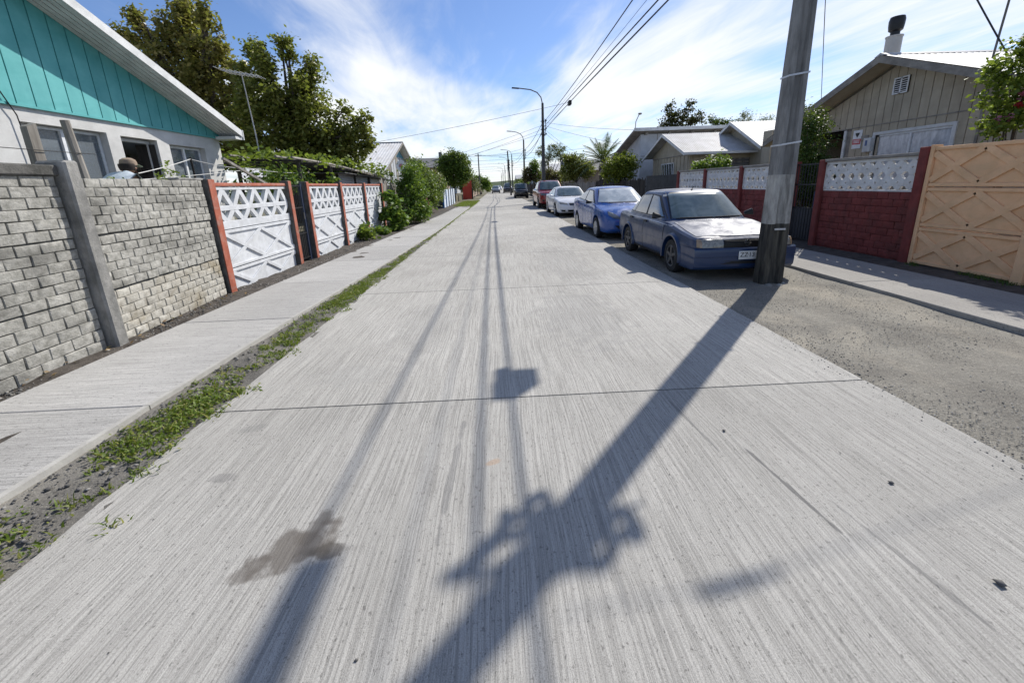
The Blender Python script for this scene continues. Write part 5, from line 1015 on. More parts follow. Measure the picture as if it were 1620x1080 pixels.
def patch(bvh, d, A, B, off, name, mat, parent, n=10, m_=6, skirt=.012, smooth=True):
    """thin panel whose outline is given in the plane seen along d, laid on the shell by ray casting.
    d='L'/'R' side (coordinates u,z), 'F' front or 'B' back (v,z), 'T' top (v,u)"""
    def cast(a, b):
        if d in 'LR':
            s = -1 if d == 'L' else 1; o = Vector((s * 3, a, b)); r = Vector((-s, 0, 0))
        elif d in 'FB':
            s = -1 if d == 'F' else 1; o = Vector((a, s * 3 + (0 if s < 0 else 6), b)); r = Vector((0, -s, 0))
        else: o = Vector((a, b, 5)); r = Vector((0, 0, -1))
        h = bvh.ray_cast(o, r); return (h[0], -r) if h[0] is not None else (None, -r)
    def along(P, t):
        L_ = [0]; 
        for i in range(1, len(P)): L_.append(L_[-1] + math.dist(P[i - 1], P[i]))
        x = t * L_[-1]; return (np.interp(x, L_, [p[0] for p in P]), np.interp(x, L_, [p[1] for p in P]))
    G_ = []; last = None
    for i in range(n + 1):
        pa, pb = along(A, i / n), along(B, i / n); col = []
        for j in range(m_ + 1):
            t = j / m_; q = (pa[0] + (pb[0] - pa[0]) * t, pa[1] + (pb[1] - pa[1]) * t); h, nr = cast(*q)
            if h is None:
                if last is None: last = Vector((q[0], 0, q[1]))
                h = last.copy()
                if d in 'LR': h.y, h.z = q
                elif d in 'FB': h.x, h.z = q
            last = h; col.append((h, nr))
        G_.append(col)
    b = MB(); out = lambda i, j, o: tuple(G_[i][j][0] + G_[i][j][1] * o)
    for i in range(n + 1):
        for j in range(m_ + 1): b.v.append(out(i, j, off))
    id_ = lambda i, j: i * (m_ + 1) + j
    for i in range(n):
        for j in range(m_): b.f.append((id_(i, j), id_(i + 1, j), id_(i + 1, j + 1), id_(i, j + 1)))
    edge = [(i, 0) for i in range(n)] + [(n, j) for j in range(m_)] + [(i, m_) for i in range(n, 0, -1)] + [(0, j) for j in range(m_, 0, -1)]
    k0 = len(b.v); b.v += [out(i, j, -skirt) for i, j in edge]; K = len(edge)
    for q in range(K): e0, e1 = edge[q], edge[(q + 1) % K]; b.f.append((id_(*e0), k0 + q, k0 + (q + 1) % K, id_(*e1)))
    return b.build(name, mat, parent, smooth=smooth, world=False, ang=40)
def wheel(parent, x, u, r, side, rimm, wd=.18, spokes=5, hub=False):
    """tyre with a rim; x is the outer face"""
    s = side; prof = [(r * .62, 0), (r * .70, .012), (r * .93, .008), (r * .985, -.018), (r, -.045), (r, -wd + .045), (r * .985, -wd + .02), (r * .9, -wd), (r * .6, -wd)]
    t = MB().lathe([(a, -b * -s) for a, b in prof], (x, u, r), 'X', 30).build('wheel', m_rubber, parent, smooth=True, world=False)
    rr = r * .635; rim = MB(); rim.lathe([(rr, s * .004), (rr * .97, s * .010), (rr * .90, s * .004), (rr * .86, -s * .05), (rr * .3, -s * .06), (0, -s * .06)], (x, u, r), 'X', 30)
    if not hub:
        for k in range(spokes):
            a = 2 * math.pi * k / spokes + .3; c, sn = math.cos(a), math.sin(a); n_ = Vector((0, -sn, c)); d = Vector((0, c, sn)); o = Vector((x, u, r)); w1, w2 = rr * .17, rr * .11
            p = [o + d * rr * .1 - n_ * w1, o + d * rr * .1 + n_ * w1, o + d * rr * .93 + n_ * w2, o + d * rr * .93 - n_ * w2]
            rim.prism([q + Vector((s * .004, 0, 0)) for q in p], (-s * .03, 0, 0))
    else:
        for k in range(9):
            a = 2 * math.pi * k / 9; c, sn = math.cos(a), math.sin(a); n_ = Vector((0, -sn, c)); d = Vector((0, c, sn)); o = Vector((x, u, r))
            p = [o + d * rr * .2 - n_ * rr * .09, o + d * rr * .2 + n_ * rr * .09, o + d * rr * .9 + n_ * rr * .2, o + d * rr * .9 - n_ * rr * .2]
            rim.prism([q + Vector((s * .008, 0, 0)) for q in p], (-s * .025, 0, 0))
    rim.lathe([(rr * .2, -s * .02), (rr * .19, s * .008), (0, s * .010)], (x, u, r), 'X', 12)
    rim.build('rim', rimm, t, smooth=True, world=False)
def car(name, label, loc, rz, S, pm, cat='car'):
    t = thing(name, label, cat, loc, rz); sh = car_shell(S); body = sh.build('body', pm, t, smooth=True, world=False, ang=28)
    bvh = BVHTree.FromPolygons([Vector(v) for v in sh.v], sh.f); W = S['W']; gh = S['gh']
    for uw in S['wheels']:
        for s in (1, -1): wheel(t, s * (W - .015), uw, S['r'], s, S.get('rim', m_rim), hub=S.get('hub', False))
    MB().box(-W + .26, W - .26, S['wheels'][0] - .3, S['wheels'][1] + .3, .16, .3).build('underside', m_blackpl, t, world=False)
    P_ = lambda *a, **k: patch(bvh, *a[:3], *a[3:], **k)
    # glass
    fs = S['screen']; patch(bvh, 'F', fs[0], fs[1], .006, 'windscreen_seal', m_blackpl, t, 14, 7, skirt=.03)
    ins = lambda A, B, du, dz: ([(p[0] * (1 - du), p[1] + dz) for p in A], [(p[0] * (1 - du), p[1] - dz) for p in B])
    A2, B2 = ins(fs[0], fs[1], .04, .018); patch(bvh, 'F', A2, B2, .016, 'windscreen', S.get('wmat', m_wind), t, 14, 7, skirt=.0)
    bs = S.get('rear')
    if bs: patch(bvh, 'B', bs[0], bs[1], .012, 'rear_window', m_side, t, 10, 6)
    for side in 'LR':
        sA, sB = S['sidebase'], S['sidetop']; patch(bvh, side, sA, sB, .005, 'window_surround', m_blackpl, t, 16, 6, skirt=.02)
        for (A, B) in S['sidewin']: patch(bvh, side, A, B, .011, 'side_window', S.get('smat', m_side), t, 8, 5, skirt=.0)
        for (A, B) in S['doors']:
            patch(bvh, side, [(A[0][0] - .013, A[0][1] - .012)] + [(p[0], p[1] - .012) for p in A[1:-1]] + [(A[-1][0] + .013, A[-1][1] - .012)], [(B[0][0] - .013, B[0][1] + .006)] + [(q[0], q[1] + .006) for q in B[1:-1]] + [(B[-1][0] + .013, B[-1][1] + .006)], .002, 'door_gap', m_ink, t, 10, 8, skirt=.0)
            dd = patch(bvh, side, A, B, .005, 'door', pm, t, 12, 9, skirt=.004)
        for (u, z) in S['handles']: patch(bvh, side, [(u - .08, z - .016), (u + .08, z - .016)], [(u - .08, z + .016), (u + .08, z + .016)], .03, 'door_handle', S.get('hmat', pm), t, 4, 2)
        if S.get('strip'): patch(bvh, side, [(S['strip'][0], S['strip'][2]), (S['strip'][1], S['strip'][3])], [(S['strip'][0], S['strip'][2] + .035), (S['strip'][1], S['strip'][3] + .035)], .012, 'side_strip', S.get('stripm', m_blackpl), t, 16, 2)
        sx = -1 if side == 'L' else 1; mu, mz, mw, mh = S['mirror']
        mo = MB().hexa([(sx * (gh['wb'] + .02), mu + .02, mz - mh * .3), (sx * (gh['wb'] + .06 + mw), mu + .02, mz - mh * .45), (sx * (gh['wb'] + .06 + mw), mu + .09, mz - mh * .45), (sx * (gh['wb'] + .02), mu + .1, mz - mh * .3),
                        (sx * (gh['wb'] + .02), mu + .03, mz + mh * .1), (sx * (gh['wb'] + .04 + mw), mu + .03, mz + mh * .55), (sx * (gh['wb'] + .04 + mw), mu + .09, mz + mh * .55), (sx * (gh['wb'] + .02), mu + .1, mz + mh * .1)]).build('mirror', S.get('mmat', m_blackpl), t, world=False, bevel=.018, smooth=True)
        for (nm, A, B, off, mt_) in S.get('sideparts', []): patch(bvh, side, A, B, off, nm, mt_, t, 8, 4)
    for (d, nm, A, B, off, mt_) in S['parts']:
        if d == 'FF':
            for s in (1, -1): patch(bvh, 'F', [(p[0] * s, p[1]) for p in A], [(p[0] * s, p[1]) for p in B], off, nm, mt_, t, 8, 5)
        elif d == 'BB':
            for s in (1, -1): patch(bvh, 'B', [(p[0] * s, p[1]) for p in A], [(p[0] * s, p[1]) for p in B], off, nm, mt_, t, 8, 5)
        else: patch(bvh, d, A, B, off, nm, mt_, t, 12, 5)
    for (a, b) in S.get('wipers', []): MB().tube([Vector(a), Vector(b)], .009, 4).build('wiper', m_blackpl, t, world=False)
    return t, bvh
P = lambda *a: list(a)
# ---- old blue sedan
m_oldblue = paint('faded_dark_blue_paint', (.008, .030, .092), .30, .0, .06, .35)
m_oldblue_top = paint('pale_blue_bonnet', (.040, .058, .115), .48, .0, .3, .1)  # paler, duller blue for the bonnet and roof panel
OS = dict(W=.835, L=4.28, wheels=(.86, 3.29), r=.295, rz=.30, arch=.345, rim=m_rim_d,
    st=[(0, .66, .40, .56, .60), (.03, .74, .34, .63, .665), (.10, .79, .26, .685, .715), (.25, .81, .21, .705, .745), (.55, .825, .20, .745, .79), (1.2, .835, .19, .845, .885), (2.2, .838, .18, .88, .90), (3.3, .83, .20, .895, .91), (3.62, .82, .22, .905, .94), (4.10, .79, .28, .885, .92), (4.22, .76, .36, .82, .86), (4.28, .70, .42, .72, .76)],
    gh=dict(ua=1.14, uf=1.93, ur=2.98, uc=3.66, wb=.775, wr=.575, zb=.86, zb2=.91, zr=1.37, crown=.035, bow=.10),
    screen=([(-.68, .89), (-.3, .89), (.3, .89), (.68, .89)], [(-.545, 1.345), (0, 1.352), (.545, 1.345)]), rear=([(-.62, .98), (.62, .98)], [(-.5, 1.30), (.5, 1.30)]),
    sidebase=[(1.36, .90), (2.4, .915), (3.52, .945)], sidetop=[(1.98, 1.29), (2.4, 1.318), (3.0, 1.295)],
    sidewin=[(P((1.50, .925), (2.28, .93)), P((2.03, 1.27), (2.35, 1.298))), (P((2.37, .93), (3.06, .945)), P((2.42, 1.298), (2.90, 1.283))), (P((3.09, .95), (3.40, .965)), P((2.93, 1.28), (3.02, 1.265)))],
    doors=[(P((1.24, .28), (2.30, .27)), P((1.27, .845), (2.30, .872))), (P((2.325, .27), (2.95, .28), (3.0, .45), (3.16, .62)), P((2.325, .872), (3.2, .885)))],
    handles=[(2.19, .80), (3.08, .82)], hmat=m_blackpl, strip=(1.0, 4.1, .50, .50), stripm=m_oldblue, mirror=(1.42, .95, .13, .13), wmat=m_wind,
    sideparts=[('belt_strip', P((.95, .795), (2.2, .835), (4.0, .84)), P((.95, .803), (2.2, .843), (4.0, .848)), .006, m_alu), ('rocker', P((1.25, .2), (2.95, .2)), P((1.25, .255), (2.95, .255)), .006, m_blackpl)],
    parts=[('FF', 'headlamp', P((.37, .54), (.755, .55)), P((.37, .668), (.75, .668)), .020, m_headd), ('FF', 'corner_lamp', P((.70, .548), (.757, .552)), P((.70, .664), (.752, .666)), .025, m_amber2), ('F', 'grille', P((-.36, .53), (.36, .53)), P((-.35, .655), (0, .66), (.35, .655)), .008, m_black),
           ('T', 'bonnet', P((-.70, 1.08), (0, 1.02), (.70, 1.08)), P((-.72, .16), (-.3, .09), (.3, .09), (.72, .16)), .007, m_oldblue_top),
           ('T', 'roof_panel', P((-.50, 2.88), (.50, 2.88)), P((-.50, 2.05), (.50, 2.05)), .004, m_oldblue_top),
           ('BB', 'tail_lamp', P((.35, .60), (.72, .62)), P((.35, .78), (.72, .78)), .02, m_tail)],
    wipers=[((-.60, 1.09, .925), (-.02, 1.06, .925)), ((.02, 1.05, .925), (.55, 1.10, .93))])
CAR1, bv1 = car('parked_car', 'old dark blue sedan with paler bonnet parked behind the concrete pole', (3.82, 6.02, GZ), R(.6), OS, m_oldblue)
CAR1.scale = (1, .94, 1)
# bumper with its air slot, grille bars, emblem, plate
def bumper(parent, W, zs, pm, name='bumper', u0=-.035, dep=.42, amp=.09):
    prof = zs; pts = []
    for k in range(25):
        t = -1 + 2 * k / 24; x = math.copysign(abs(math.sin(t * math.pi / 2)) ** .85, t) * W; u = u0 + (1 - math.cos(t * math.pi / 2)) * amp + max(0, abs(t) - .86) / .14 * dep; pts.append((x, u))
    b = MB(); n = len(prof)
    for (x, u) in pts:
        for (z, o) in prof: b.v.append((x * (1 + o * .08), u - o, z))
    for k in range(24):
        for j in range(n - 1): a = k * n + j; b.f.append((a, a + 1, a + n + 1, a + n))
    return b.build(name, pm, parent, smooth=True, world=False, ang=30)
bumper(CAR1, .83, [(.52, -.06), (.535, -.005), (.515, .02), (.47, .028), (.40, .028), (.395, .018), (.35, .018), (.32, .02), (.24, .012), (.20, -.02), (.19, -.08)], m_oldblue)
bumper(CAR1, .60, [(.335, .005), (.333, .021), (.285, .019), (.283, .0)], m_blackpl, 'air_slot', dep=0, amp=.05)
for k in range(5): MB().box(-.34, .34, -.012, -.004, .547 + k * .022, .553 + k * .022).build('grille_bar', m_blackpl, CAR1, world=False)
em = MB(); k = 24
for q in range(k):
    a, b_ = 2 * math.pi * q / k, 2 * math.pi * (q + 1) / k; em.bar((.041 * math.cos(a), -.026, .605 + .041 * math.sin(a)), (.041 * math.cos(b_), -.026, .605 + .041 * math.sin(b_)), .010, .008, (0, 1, 0))
em.box(-.058, .058, -.033, -.023, .596, .614); em.build('emblem', m_chrome, CAR1, world=False)
pl = MB().box(-.145, .215, -.078, -.068, .355, .485).build('number_plate', m_plate, CAR1, world=False, bevel=.004)
text_mesh('plate_text', 'ZZ', .098, (-.065, -.0795, .425), (R(90), 0, 0), m_ink, pl); text_mesh('plate_text', '13', .098, (.055, -.0795, .425), (R(90), 0, 0), m_ink, pl)
MB().lathe([(.008, 0), (.0, .001)], (0, 0, 0), 'X', 8).build('plate_dot', m_ink, pl, world=False).location = (-.003, -.0795, .43)
bpy.data.objects['plate_dot'].rotation_euler = (0, 0, R(-90))
for s in (1, -1):
    for uw in OS['wheels']:
        fl = MB(); kk = 20
        for q in range(kk + 1):
            a = math.pi * (-.06 + 1.12 * q / kk); rr = .345
            fl.v += [(s * .815, uw + rr * math.cos(a), .30 + rr * math.sin(a)), (s * .855, uw + rr * math.cos(a), .30 + rr * math.sin(a)), (s * .858, uw + (rr + .03) * math.cos(a), .30 + (rr + .03) * math.sin(a)), (s * .81, uw + (rr + .055) * math.cos(a), .30 + (rr + .055) * math.sin(a))]
        for q in range(kk):
            for j in range(3): a = q * 4 + j; fl.f.append((a, a + 1, a + 5, a + 4))
        fl.build('arch_flare', m_oldblue, CAR1, smooth=True, world=False)
b = MB(); b.lathe([(.025, 1.36), (.025, 1.385), (.012, 1.395)], (.0, 2.0, 0), 'Z', 8); b.tube([(0, 2.0, 1.39), (0, 1.93, 1.44)], .006, 4); b.build('roof_aerial', m_blackpl, CAR1, world=False)
MB().box(-.62, -.55, 1.28, 1.30, 1.245, 1.28).build('screen_sticker', m_plate, CAR1, world=False).location = (0, .56, 0.03)
# ---- bright blue sedan
m_bblue = paint('bright_blue_paint', (.010, .072, .30), .25, .05, .02, .6)
def modern(W, L, H, wb, fo, hood, nose, col, **k):
    """generic modern saloon/hatch proportions"""
    zb = k.get('zb', .20); bel = k.get('belt', .94); bel2 = k.get('belt2', 1.04); r = k.get('r', .315); ua = k.get('ua', fo + .20); uf = k.get('uf', ua + .85); ur = k.get('ur', L - 1.45); uc = k.get('uc', L - .52); wr = k.get('wr', W * .66)
    w0, w1 = fo, fo + wb
    st = [(0, W * .62, zb + .16, nose - .12, nose - .08), (.05, W * .76, zb + .07, nose - .03, nose + .01), (.16, W * .88, zb + .01, nose + .04, nose + .085), (.4, W * .955, zb, (nose + hood) / 2 + .02, (nose + hood) / 2 + .075), (fo + .05, W * .99, zb, hood - .05, hood + .015), (ua + .05, W, zb, bel - .03, bel + .01), ((ua + L) / 2, W, zb, (bel + bel2) / 2, (bel + bel2) / 2 + .01), (L - .75, W * .985, zb + .02, bel2, bel2 + .02), (L - .2, W * .93, zb + .06, k.get('tail', bel2 - .01), k.get('tail', bel2 - .01) + .03), (L - .06, W * .86, zb + .12, bel2 - .12, bel2 - .08), (L, W * .74, zb + .2, bel2 - .25, bel2 - .2)]
    H0 = H - .04; mid1 = (ua + uf) / 2
    wbh = W * .925; Z = lambda u: bel + (bel2 - bel) * (u - ua) / (uc - ua)
    bp = k.get('bp', (uf + ur) / 2 + .1)
    S = dict(W=W, L=L, wheels=(w0, w1), r=r, rz=r + .005, arch=r + .055, st=st, gh=dict(ua=ua, uf=uf, ur=ur, uc=uc, wb=wbh, wr=wr, zb=bel, zb2=bel2, zr=H0, crown=.04, bow=.16),
        screen=([(-W * .83, bel + .045), (-W * .4, bel + .04), (W * .4, bel + .04), (W * .83, bel + .045)], [(-wr * .93, H0 - .03), (0, H0 - .02), (wr * .93, H0 - .03)]), rear=([(-W * .7, bel2 + .06), (W * .7, bel2 + .06)], [(-wr * .8, H0 - .05), (wr * .8, H0 - .05)]),
        sidebase=[(ua + .32, Z(ua + .32) + .02), (bp, Z(bp) + .02), (uc - .28, Z(uc - .28) + .04)], sidetop=[(uf + .10, H0 - .075), (bp, H0 - .05), (ur - .02, H0 - .09)],
        sidewin=[(P((ua + .46, Z(ua + .4) + .04), (bp - .05, Z(bp) + .04)), P((uf + .14, H0 - .10), (bp - .03, H0 - .072))), (P((bp + .04, Z(bp) + .04), (uc - .42, Z(uc - .3) + .06)), P((bp + .04, H0 - .072), (ur - .06, H0 - .11)))],
        doors=[(P((w0 + r + .12, zb + .10), (bp - .01, zb + .10)), P((w0 + r + .12, Z(ua + .3) - .03), (bp - .01, Z(bp) - .03))), (P((bp + .01, zb + .10), (w1 - r - .15, zb + .10), (w1 - r * .9, zb + .32), (w1 - .08, zb + .48)), P((bp + .01, Z(bp) - .03), (w1 + .02, Z(w1) - .04)))],
        handles=[(bp - .14, Z(bp) - .13), (w1 - .1, Z(w1) - .12)], mirror=(ua + .38, bel + .07, .15, .13), mmat=col,
        wipers=[((-W * .6, ua - .10, bel + .035), (-.05, ua - .14, bel + .03)), ((0, ua - .14, bel + .03), (W * .55, ua - .10, bel + .035))], parts=[])
    return S
S2 = modern(.86, 4.36, 1.455, 2.50, .86, .93, .66, m_bblue, ua=.98, uf=1.86, ur=2.9, uc=3.95, belt=.95, belt2=1.05, r=.305, hub=True); S2['hub'] = True; S2['rim'] = m_rim; S2['wmat'] = m_windl; S2['mmat'] = m_blackpl
S2['parts'] = [('FF', 'headlamp', P((.40, .60), (.56, .62), (.68, .70)), P((.40, .655), (.55, .76), (.665, .80)), .012, m_headl), ('F', 'grille', P((-.30, .60), (0, .58), (.30, .60)), P((-.33, .655), (0, .645), (.33, .655)), .012, m_black), ('F', 'grille_chrome', P((-.35, .655), (0, .645), (.35, .655)), P((-.355, .672), (0, .662), (.355, .672)), .018, m_chrome),
    ('F', 'air_intake', P((-.38, .30), (0, .28), (.38, .30)), P((-.55, .43), (0, .42), (.55, .43)), .010, m_black), ('F', 'number_plate', P((-.18, .44), (.18, .44)), P((-.18, .56), (.18, .56)), .03, m_plate), ('BB', 'tail_lamp', P((.45, .75), (.78, .78)), P((.45, .95), (.76, .95)), .02, m_tail)]
S2['sideparts'] = [('rocker', P((1.3, .22), (2.9, .22)), P((1.3, .26), (2.9, .26)), .008, m_blackpl)]
CAR2, _ = car('parked_car', 'bright blue saloon with silver wheel covers behind the old sedan', (3.66, 10.72, GZ), R(1.2), S2, m_bblue)
m_wcar = paint('white_car_paint', (.72, .73, .75), .25, .0, .03, .6)
S3 = modern(.89, 4.65, 1.43, 2.675, .95, .90, .64, m_wcar, ua=1.15, uf=2.05, ur=3.05, uc=4.2, belt=.92, belt2=1.02, r=.33); S3['wmat'] = m_wind; S3['mmat'] = m_wcar
S3['parts'] = [('FF', 'headlamp', P((.40, .60), (.76, .63)), P((.42, .66), (.60, .71), (.77, .73)), .010, m_headd), ('F', 'grille', P((-.30, .56), (0, .54), (.30, .56)), P((-.36, .67), (0, .67), (.36, .67)), .010, m_black), ('F', 'grille_chrome', P((-.28, .60), (0, .57), (.28, .60)), P((-.28, .615), (0, .585), (.28, .615)), .02, m_chrome),
    ('F', 'air_intake', P((-.38, .27), (.38, .27)), P((-.42, .36), (.42, .36)), .010, m_black), ('FF', 'fog_lamp', P((.52, .28), (.68, .30)), P((.52, .36), (.74, .37)), .010, m_black), ('F', 'number_plate', P((-.18, .40), (.18, .40)), P((-.18, .52), (.18, .52)), .03, m_plate), ('BB', 'tail_lamp', P((.45, .75), (.8, .78)), P((.45, .92), (.78, .92)), .02, m_tail)]
CAR3, _ = car('parked_car', 'white saloon parked between the bright blue car and the red pickup', (3.66, 18.9, GZ), R(1.0), S3, m_wcar)
# ---- red pickup
m_rcar = paint('deep_red_paint', (.22, .012, .015), .25, .2, .03, .8)
S4 = modern(.93, 5.2, 1.80, 3.2, .92, 1.13, .98, m_rcar, zb=.34, belt=1.16, belt2=1.22, ua=1.35, uf=2.1, ur=3.4, uc=3.75, r=.385, wr=.66, bp=2.75); S4['mmat'] = m_chrome
S4['parts'] = [('FF', 'headlamp', P((.52, .86), (.80, .88)), P((.52, .99), (.80, 1.02)), .012, m_headl), ('F', 'grille', P((-.47, .74), (.47, .74)), P((-.49, .99), (.49, .99)), .012, m_chrome), ('F', 'grille_mesh', P((-.40, .78), (.40, .78)), P((-.42, .95), (.42, .95)), .022, m_black), ('F', 'grille_bar', P((-.36, .85), (.36, .85)), P((-.36, .885), (.36, .885)), .03, m_chrome),
    ('F', 'air_intake', P((-.5, .44), (.5, .44)), P((-.5, .56), (.5, .56)), .012, m_black), ('F', 'number_plate', P((-.18, .60), (.18, .60)), P((-.18, .70), (.18, .70)), .03, m_plate), ('FF', 'fog_lamp', P((.58, .50), (.72, .50)), P((.58, .60), (.72, .60)), .012, m_black), ('BB', 'tail_lamp', P((.68, .8), (.86, .8)), P((.68, 1.1), (.86, 1.1)), .02, m_tail)]
CAR4, _ = car('parked_pickup', 'deep red pickup with chrome grille and roof rails', (3.52, 25.6, GZ), R(.5), S4, m_rcar, 'pickup')
for s in (1, -1): MB().tube([(s * .56, 2.2, 1.78), (s * .58, 2.4, 1.83), (s * .58, 3.2, 1.83), (s * .56, 3.4, 1.78)], .018, 6).build('roof_rail', m_blackpl, CAR4, world=False)
# ---- dark jeep seen from behind
m_dcar = paint('black_car_paint', (.012, .012, .014), .25, .1, .1, .8)
S5 = modern(.80, 3.7, 1.72, 2.25, .7, 1.0, .92, m_dcar, zb=.36, belt=1.08, belt2=1.08, ua=1.05, uf=1.45, ur=3.35, uc=3.6, r=.35, wr=.70, bp=2.2, tail=1.08)
S5['rear'] = ([(-.62, 1.16), (.62, 1.16)], [(-.58, 1.55), (.58, 1.55)])
S5['parts'] = [('FF', 'headlamp', P((.5, .78), (.68, .78)), P((.5, .9), (.68, .9)), .012, m_headl), ('BB', 'tail_lamp', P((.60, .62), (.72, .62)), P((.60, .95), (.72, .95)), .02, m_tail), ('B', 'number_plate', P((-.18, .62), (.18, .62)), P((-.18, .74), (.18, .74)), .03, m_plate), ('B', 'rear_bumper', P((-.72, .44), (.72, .44)), P((-.72, .56), (.72, .56)), .06, m_alu)]
CAR5, _ = car('parked_jeep', 'small black off-roader seen from behind beside the third pole', (2.75, 50.5 - 3.7, GZ), 0, S5, m_dcar, 'jeep')
MB().lathe([(.30, 0), (.33, .03), (.33, .13), (.28, .17), (0, .17)], (0, 0, 0), 'X', 20).build('spare_wheel', m_rubber, CAR5, world=False, smooth=True); sp_ = bpy.data.objects['spare_wheel']; sp_.location = (.1, 3.62, .9); sp_.rotation_euler = (0, 0, R(90))
# ---- far vehicles
m_gcar = paint('grey_car_paint', (.22, .23, .24), .25, .3, .1, .8)
def simple_far(name, label, loc, rz, col, H=1.45, L=4.2, W=.84, cat='car', hood=.9, nose=.66):
    S = modern(W, L, H, L - 1.75, .85, hood, nose, col, belt=hood + .03, belt2=hood + .1); S['mmat'] = col
    S['parts'] = [('FF', 'headlamp', P((.45, nose - .08), (.72, nose - .05)), P((.45, nose), (.72, nose + .04)), .012, m_headl), ('F', 'grille', P((-.35, nose - .15), (.35, nose - .15)), P((-.35, nose - .05), (.35, nose - .05)), .012, m_black), ('BB', 'tail_lamp', P((.5, nose + .05), (.75, nose + .05)), P((.5, nose + .2), (.75, nose + .2)), .02, m_tail)]
    return car(name, label, loc, rz, S, col, cat)
simple_far('parked_car', 'small grey saloon at the far left kerb of the street', (-.35, 80, 0), 0, m_gcar)
simple_far('far_van', 'dark tall vehicle far down the street on the right', (2.0, 78, 0), 0, m_dcar, 1.9, 4.6, .9, 'van', 1.1, .9)
simple_far('far_car', 'tiny white car at the very end of the street', (.55, 130, 0), 0, m_wcar)

# ================================================================== POLES AND WIRES
def ipole(t, x, y, z0, z1, w0, w1, d0, d1, mat, lean=(0, 0), segs=1, name='shaft'):
    """concrete pole with a long recess in front and back faces"""
    def ring(z, t_):
        w_, d = w0 + (w1 - w0) * t_, d0 + (d1 - d0) * t_; cx, cy = x + lean[0] * t_, y + lean[1] * t_; hw, hd = w_ / 2, d / 2; g, gd = w_ * .16, .045
        return [(cx - hw + .02, cy - hd, z), (cx - g - .02, cy - hd, z), (cx - g, cy - hd + gd, z), (cx + g, cy - hd + gd, z), (cx + g + .02, cy - hd, z), (cx + hw - .02, cy - hd, z), (cx + hw, cy - hd + .02, z), (cx + hw, cy + hd - .02, z), (cx + hw - .02, cy + hd, z), (cx + g + .02, cy + hd, z), (cx + g, cy + hd - gd, z), (cx - g, cy + hd - gd, z), (cx - g - .02, cy + hd, z), (cx - hw + .02, cy + hd, z), (cx - hw, cy + hd - .02, z), (cx - hw, cy - hd + .02, z)]
    b = MB(); K = 14; n = 16
    for i in range(K + 1): t_ = segs[0] + (segs[1] - segs[0]) * i / K; b.v += ring(z0 + (z1 - z0) * t_, t_)
    for i in range(K):
        for j in range(n): a, c = i * n + j, i * n + (j + 1) % n; b.f.append((a, c, c + n, a + n))
    b.f.append(tuple(range(n - 1, -1, -1))); b.f.append(tuple(range(K * n, (K + 1) * n)))
    return b.build(name, mat, t)
PX0, PY0 = 4.06, 5.78
PO = thing('utility_pole', 'thick leaning concrete utility pole with black painted foot beside the old sedan', 'pole', (PX0, PY0, GZ))
Hh = 8.2; zrel = lambda z: (z - GZ) / (Hh - GZ)
for (a, b_, mt_) in ((GZ - .15, .86, m_pole_b), (.861, 1.55, m_pole_w), (1.551, Hh, m_pole_c)): ipole(PO, PX0, PY0, GZ, Hh, .345, .125, .22, .09, mt_, (.10, .05), (zrel(a), zrel(b_)))
for (x0, y0, a, r) in ((PX0 - .1, PY0 - .17, .3, .07), (PX0 + .05, PY0 - .19, 1.2, .06), (PX0 + .17, PY0 - .1, .6, .05)):
    MB().lathe([(r, -.02), (r * .8, .02), (r * .3, .04), (0, .045)], (x0, y0, GZ), 'Z', 7).build('footing_lump', m_conc, PO)
def strap(z, w_=.335, d=.275, tilt=.04):
    cx, cy = PX0 + .10 * zrel(z), PY0 + .05 * zrel(z); w_ = .345 - .22 * zrel(z) + .008; d = .22 - .13 * zrel(z) + .008; b = MB()
    P4 = [(cx - w_ / 2, cy - d / 2, z - tilt), (cx + w_ / 2, cy - d / 2, z), (cx + w_ / 2, cy + d / 2, z), (cx - w_ / 2, cy + d / 2, z - tilt)]
    for i in range(4): b.bar(P4[i], P4[(i + 1) % 4], .022, .005, (0, 1, 0) if i % 2 == 0 else (1, 0, 0))
    return b.build('strap', m_steel, PO)
strap(1.99); strap(2.87); MB().box(PX0 - .07, PX0 + .09, PY0 - .118, PY0 - .107, .775, .80).build('strap', m_steel, PO)
# unseen hardware near the pole top, bulked up to throw the shadow knot on the road
b = MB().box(PX0 - .40, PX0 + .24, PY0 - .1, PY0 - .06, 5.30, 5.34).build('bracket', m_steel, PO)
for k, (dx, dz) in enumerate(((-.12, -.02), (-.34, -.35), (-.12, -.30), (.12, -.22))):
    L_ = MB(); r = (.08, .09, .12, .10)[k]; pts = [(PX0 + dx + r * math.cos(a), PY0 - .12 - .02 * k + .05 * math.sin(3 * a), 5.25 + dz + r * 1.1 * math.sin(a)) for a in np.linspace(0, 2 * math.pi, 22)]
    L_.tube(pts, (.014, .03, .045, .035)[k], 6); L_.build('cable_coil', m_cable, PO)
MB().lathe([(.02, 5.1), (.045, 5.13), (.045, 5.36), (.02, 5.40)], (PX0 - .30, PY0 - .05, 0), 'Z', 10).build('splice_canister', m_cable, PO, smooth=True)
for k in range(2):
    a = k * 1.3; MB().tube([(PX0, PY0 - .1, 5.5 - .1 * k), (PX0 - .32 * math.cos(a), PY0 - .3, 5.15 - .06 * k), (PX0 - .1 * k + .2, PY0 - .14, 4.85)], .014, 4).build('drop_cable', m_cable, PO)
MB().box(PX0 - .36, PX0 - .20, PY0 - .40, PY0 - .26, 4.95, 5.1).build('junction_box', m_dkmetal, PO)
for z in (5.3, 5.9, 6.5):
    MB().lathe([(.03, 0), (.055, .02), (.055, .06), (.03, .08)], (PX0 - .05, PY0 - .16, z), 'Z', 10).build('insulator', m_beige_trim, PO, smooth=True)
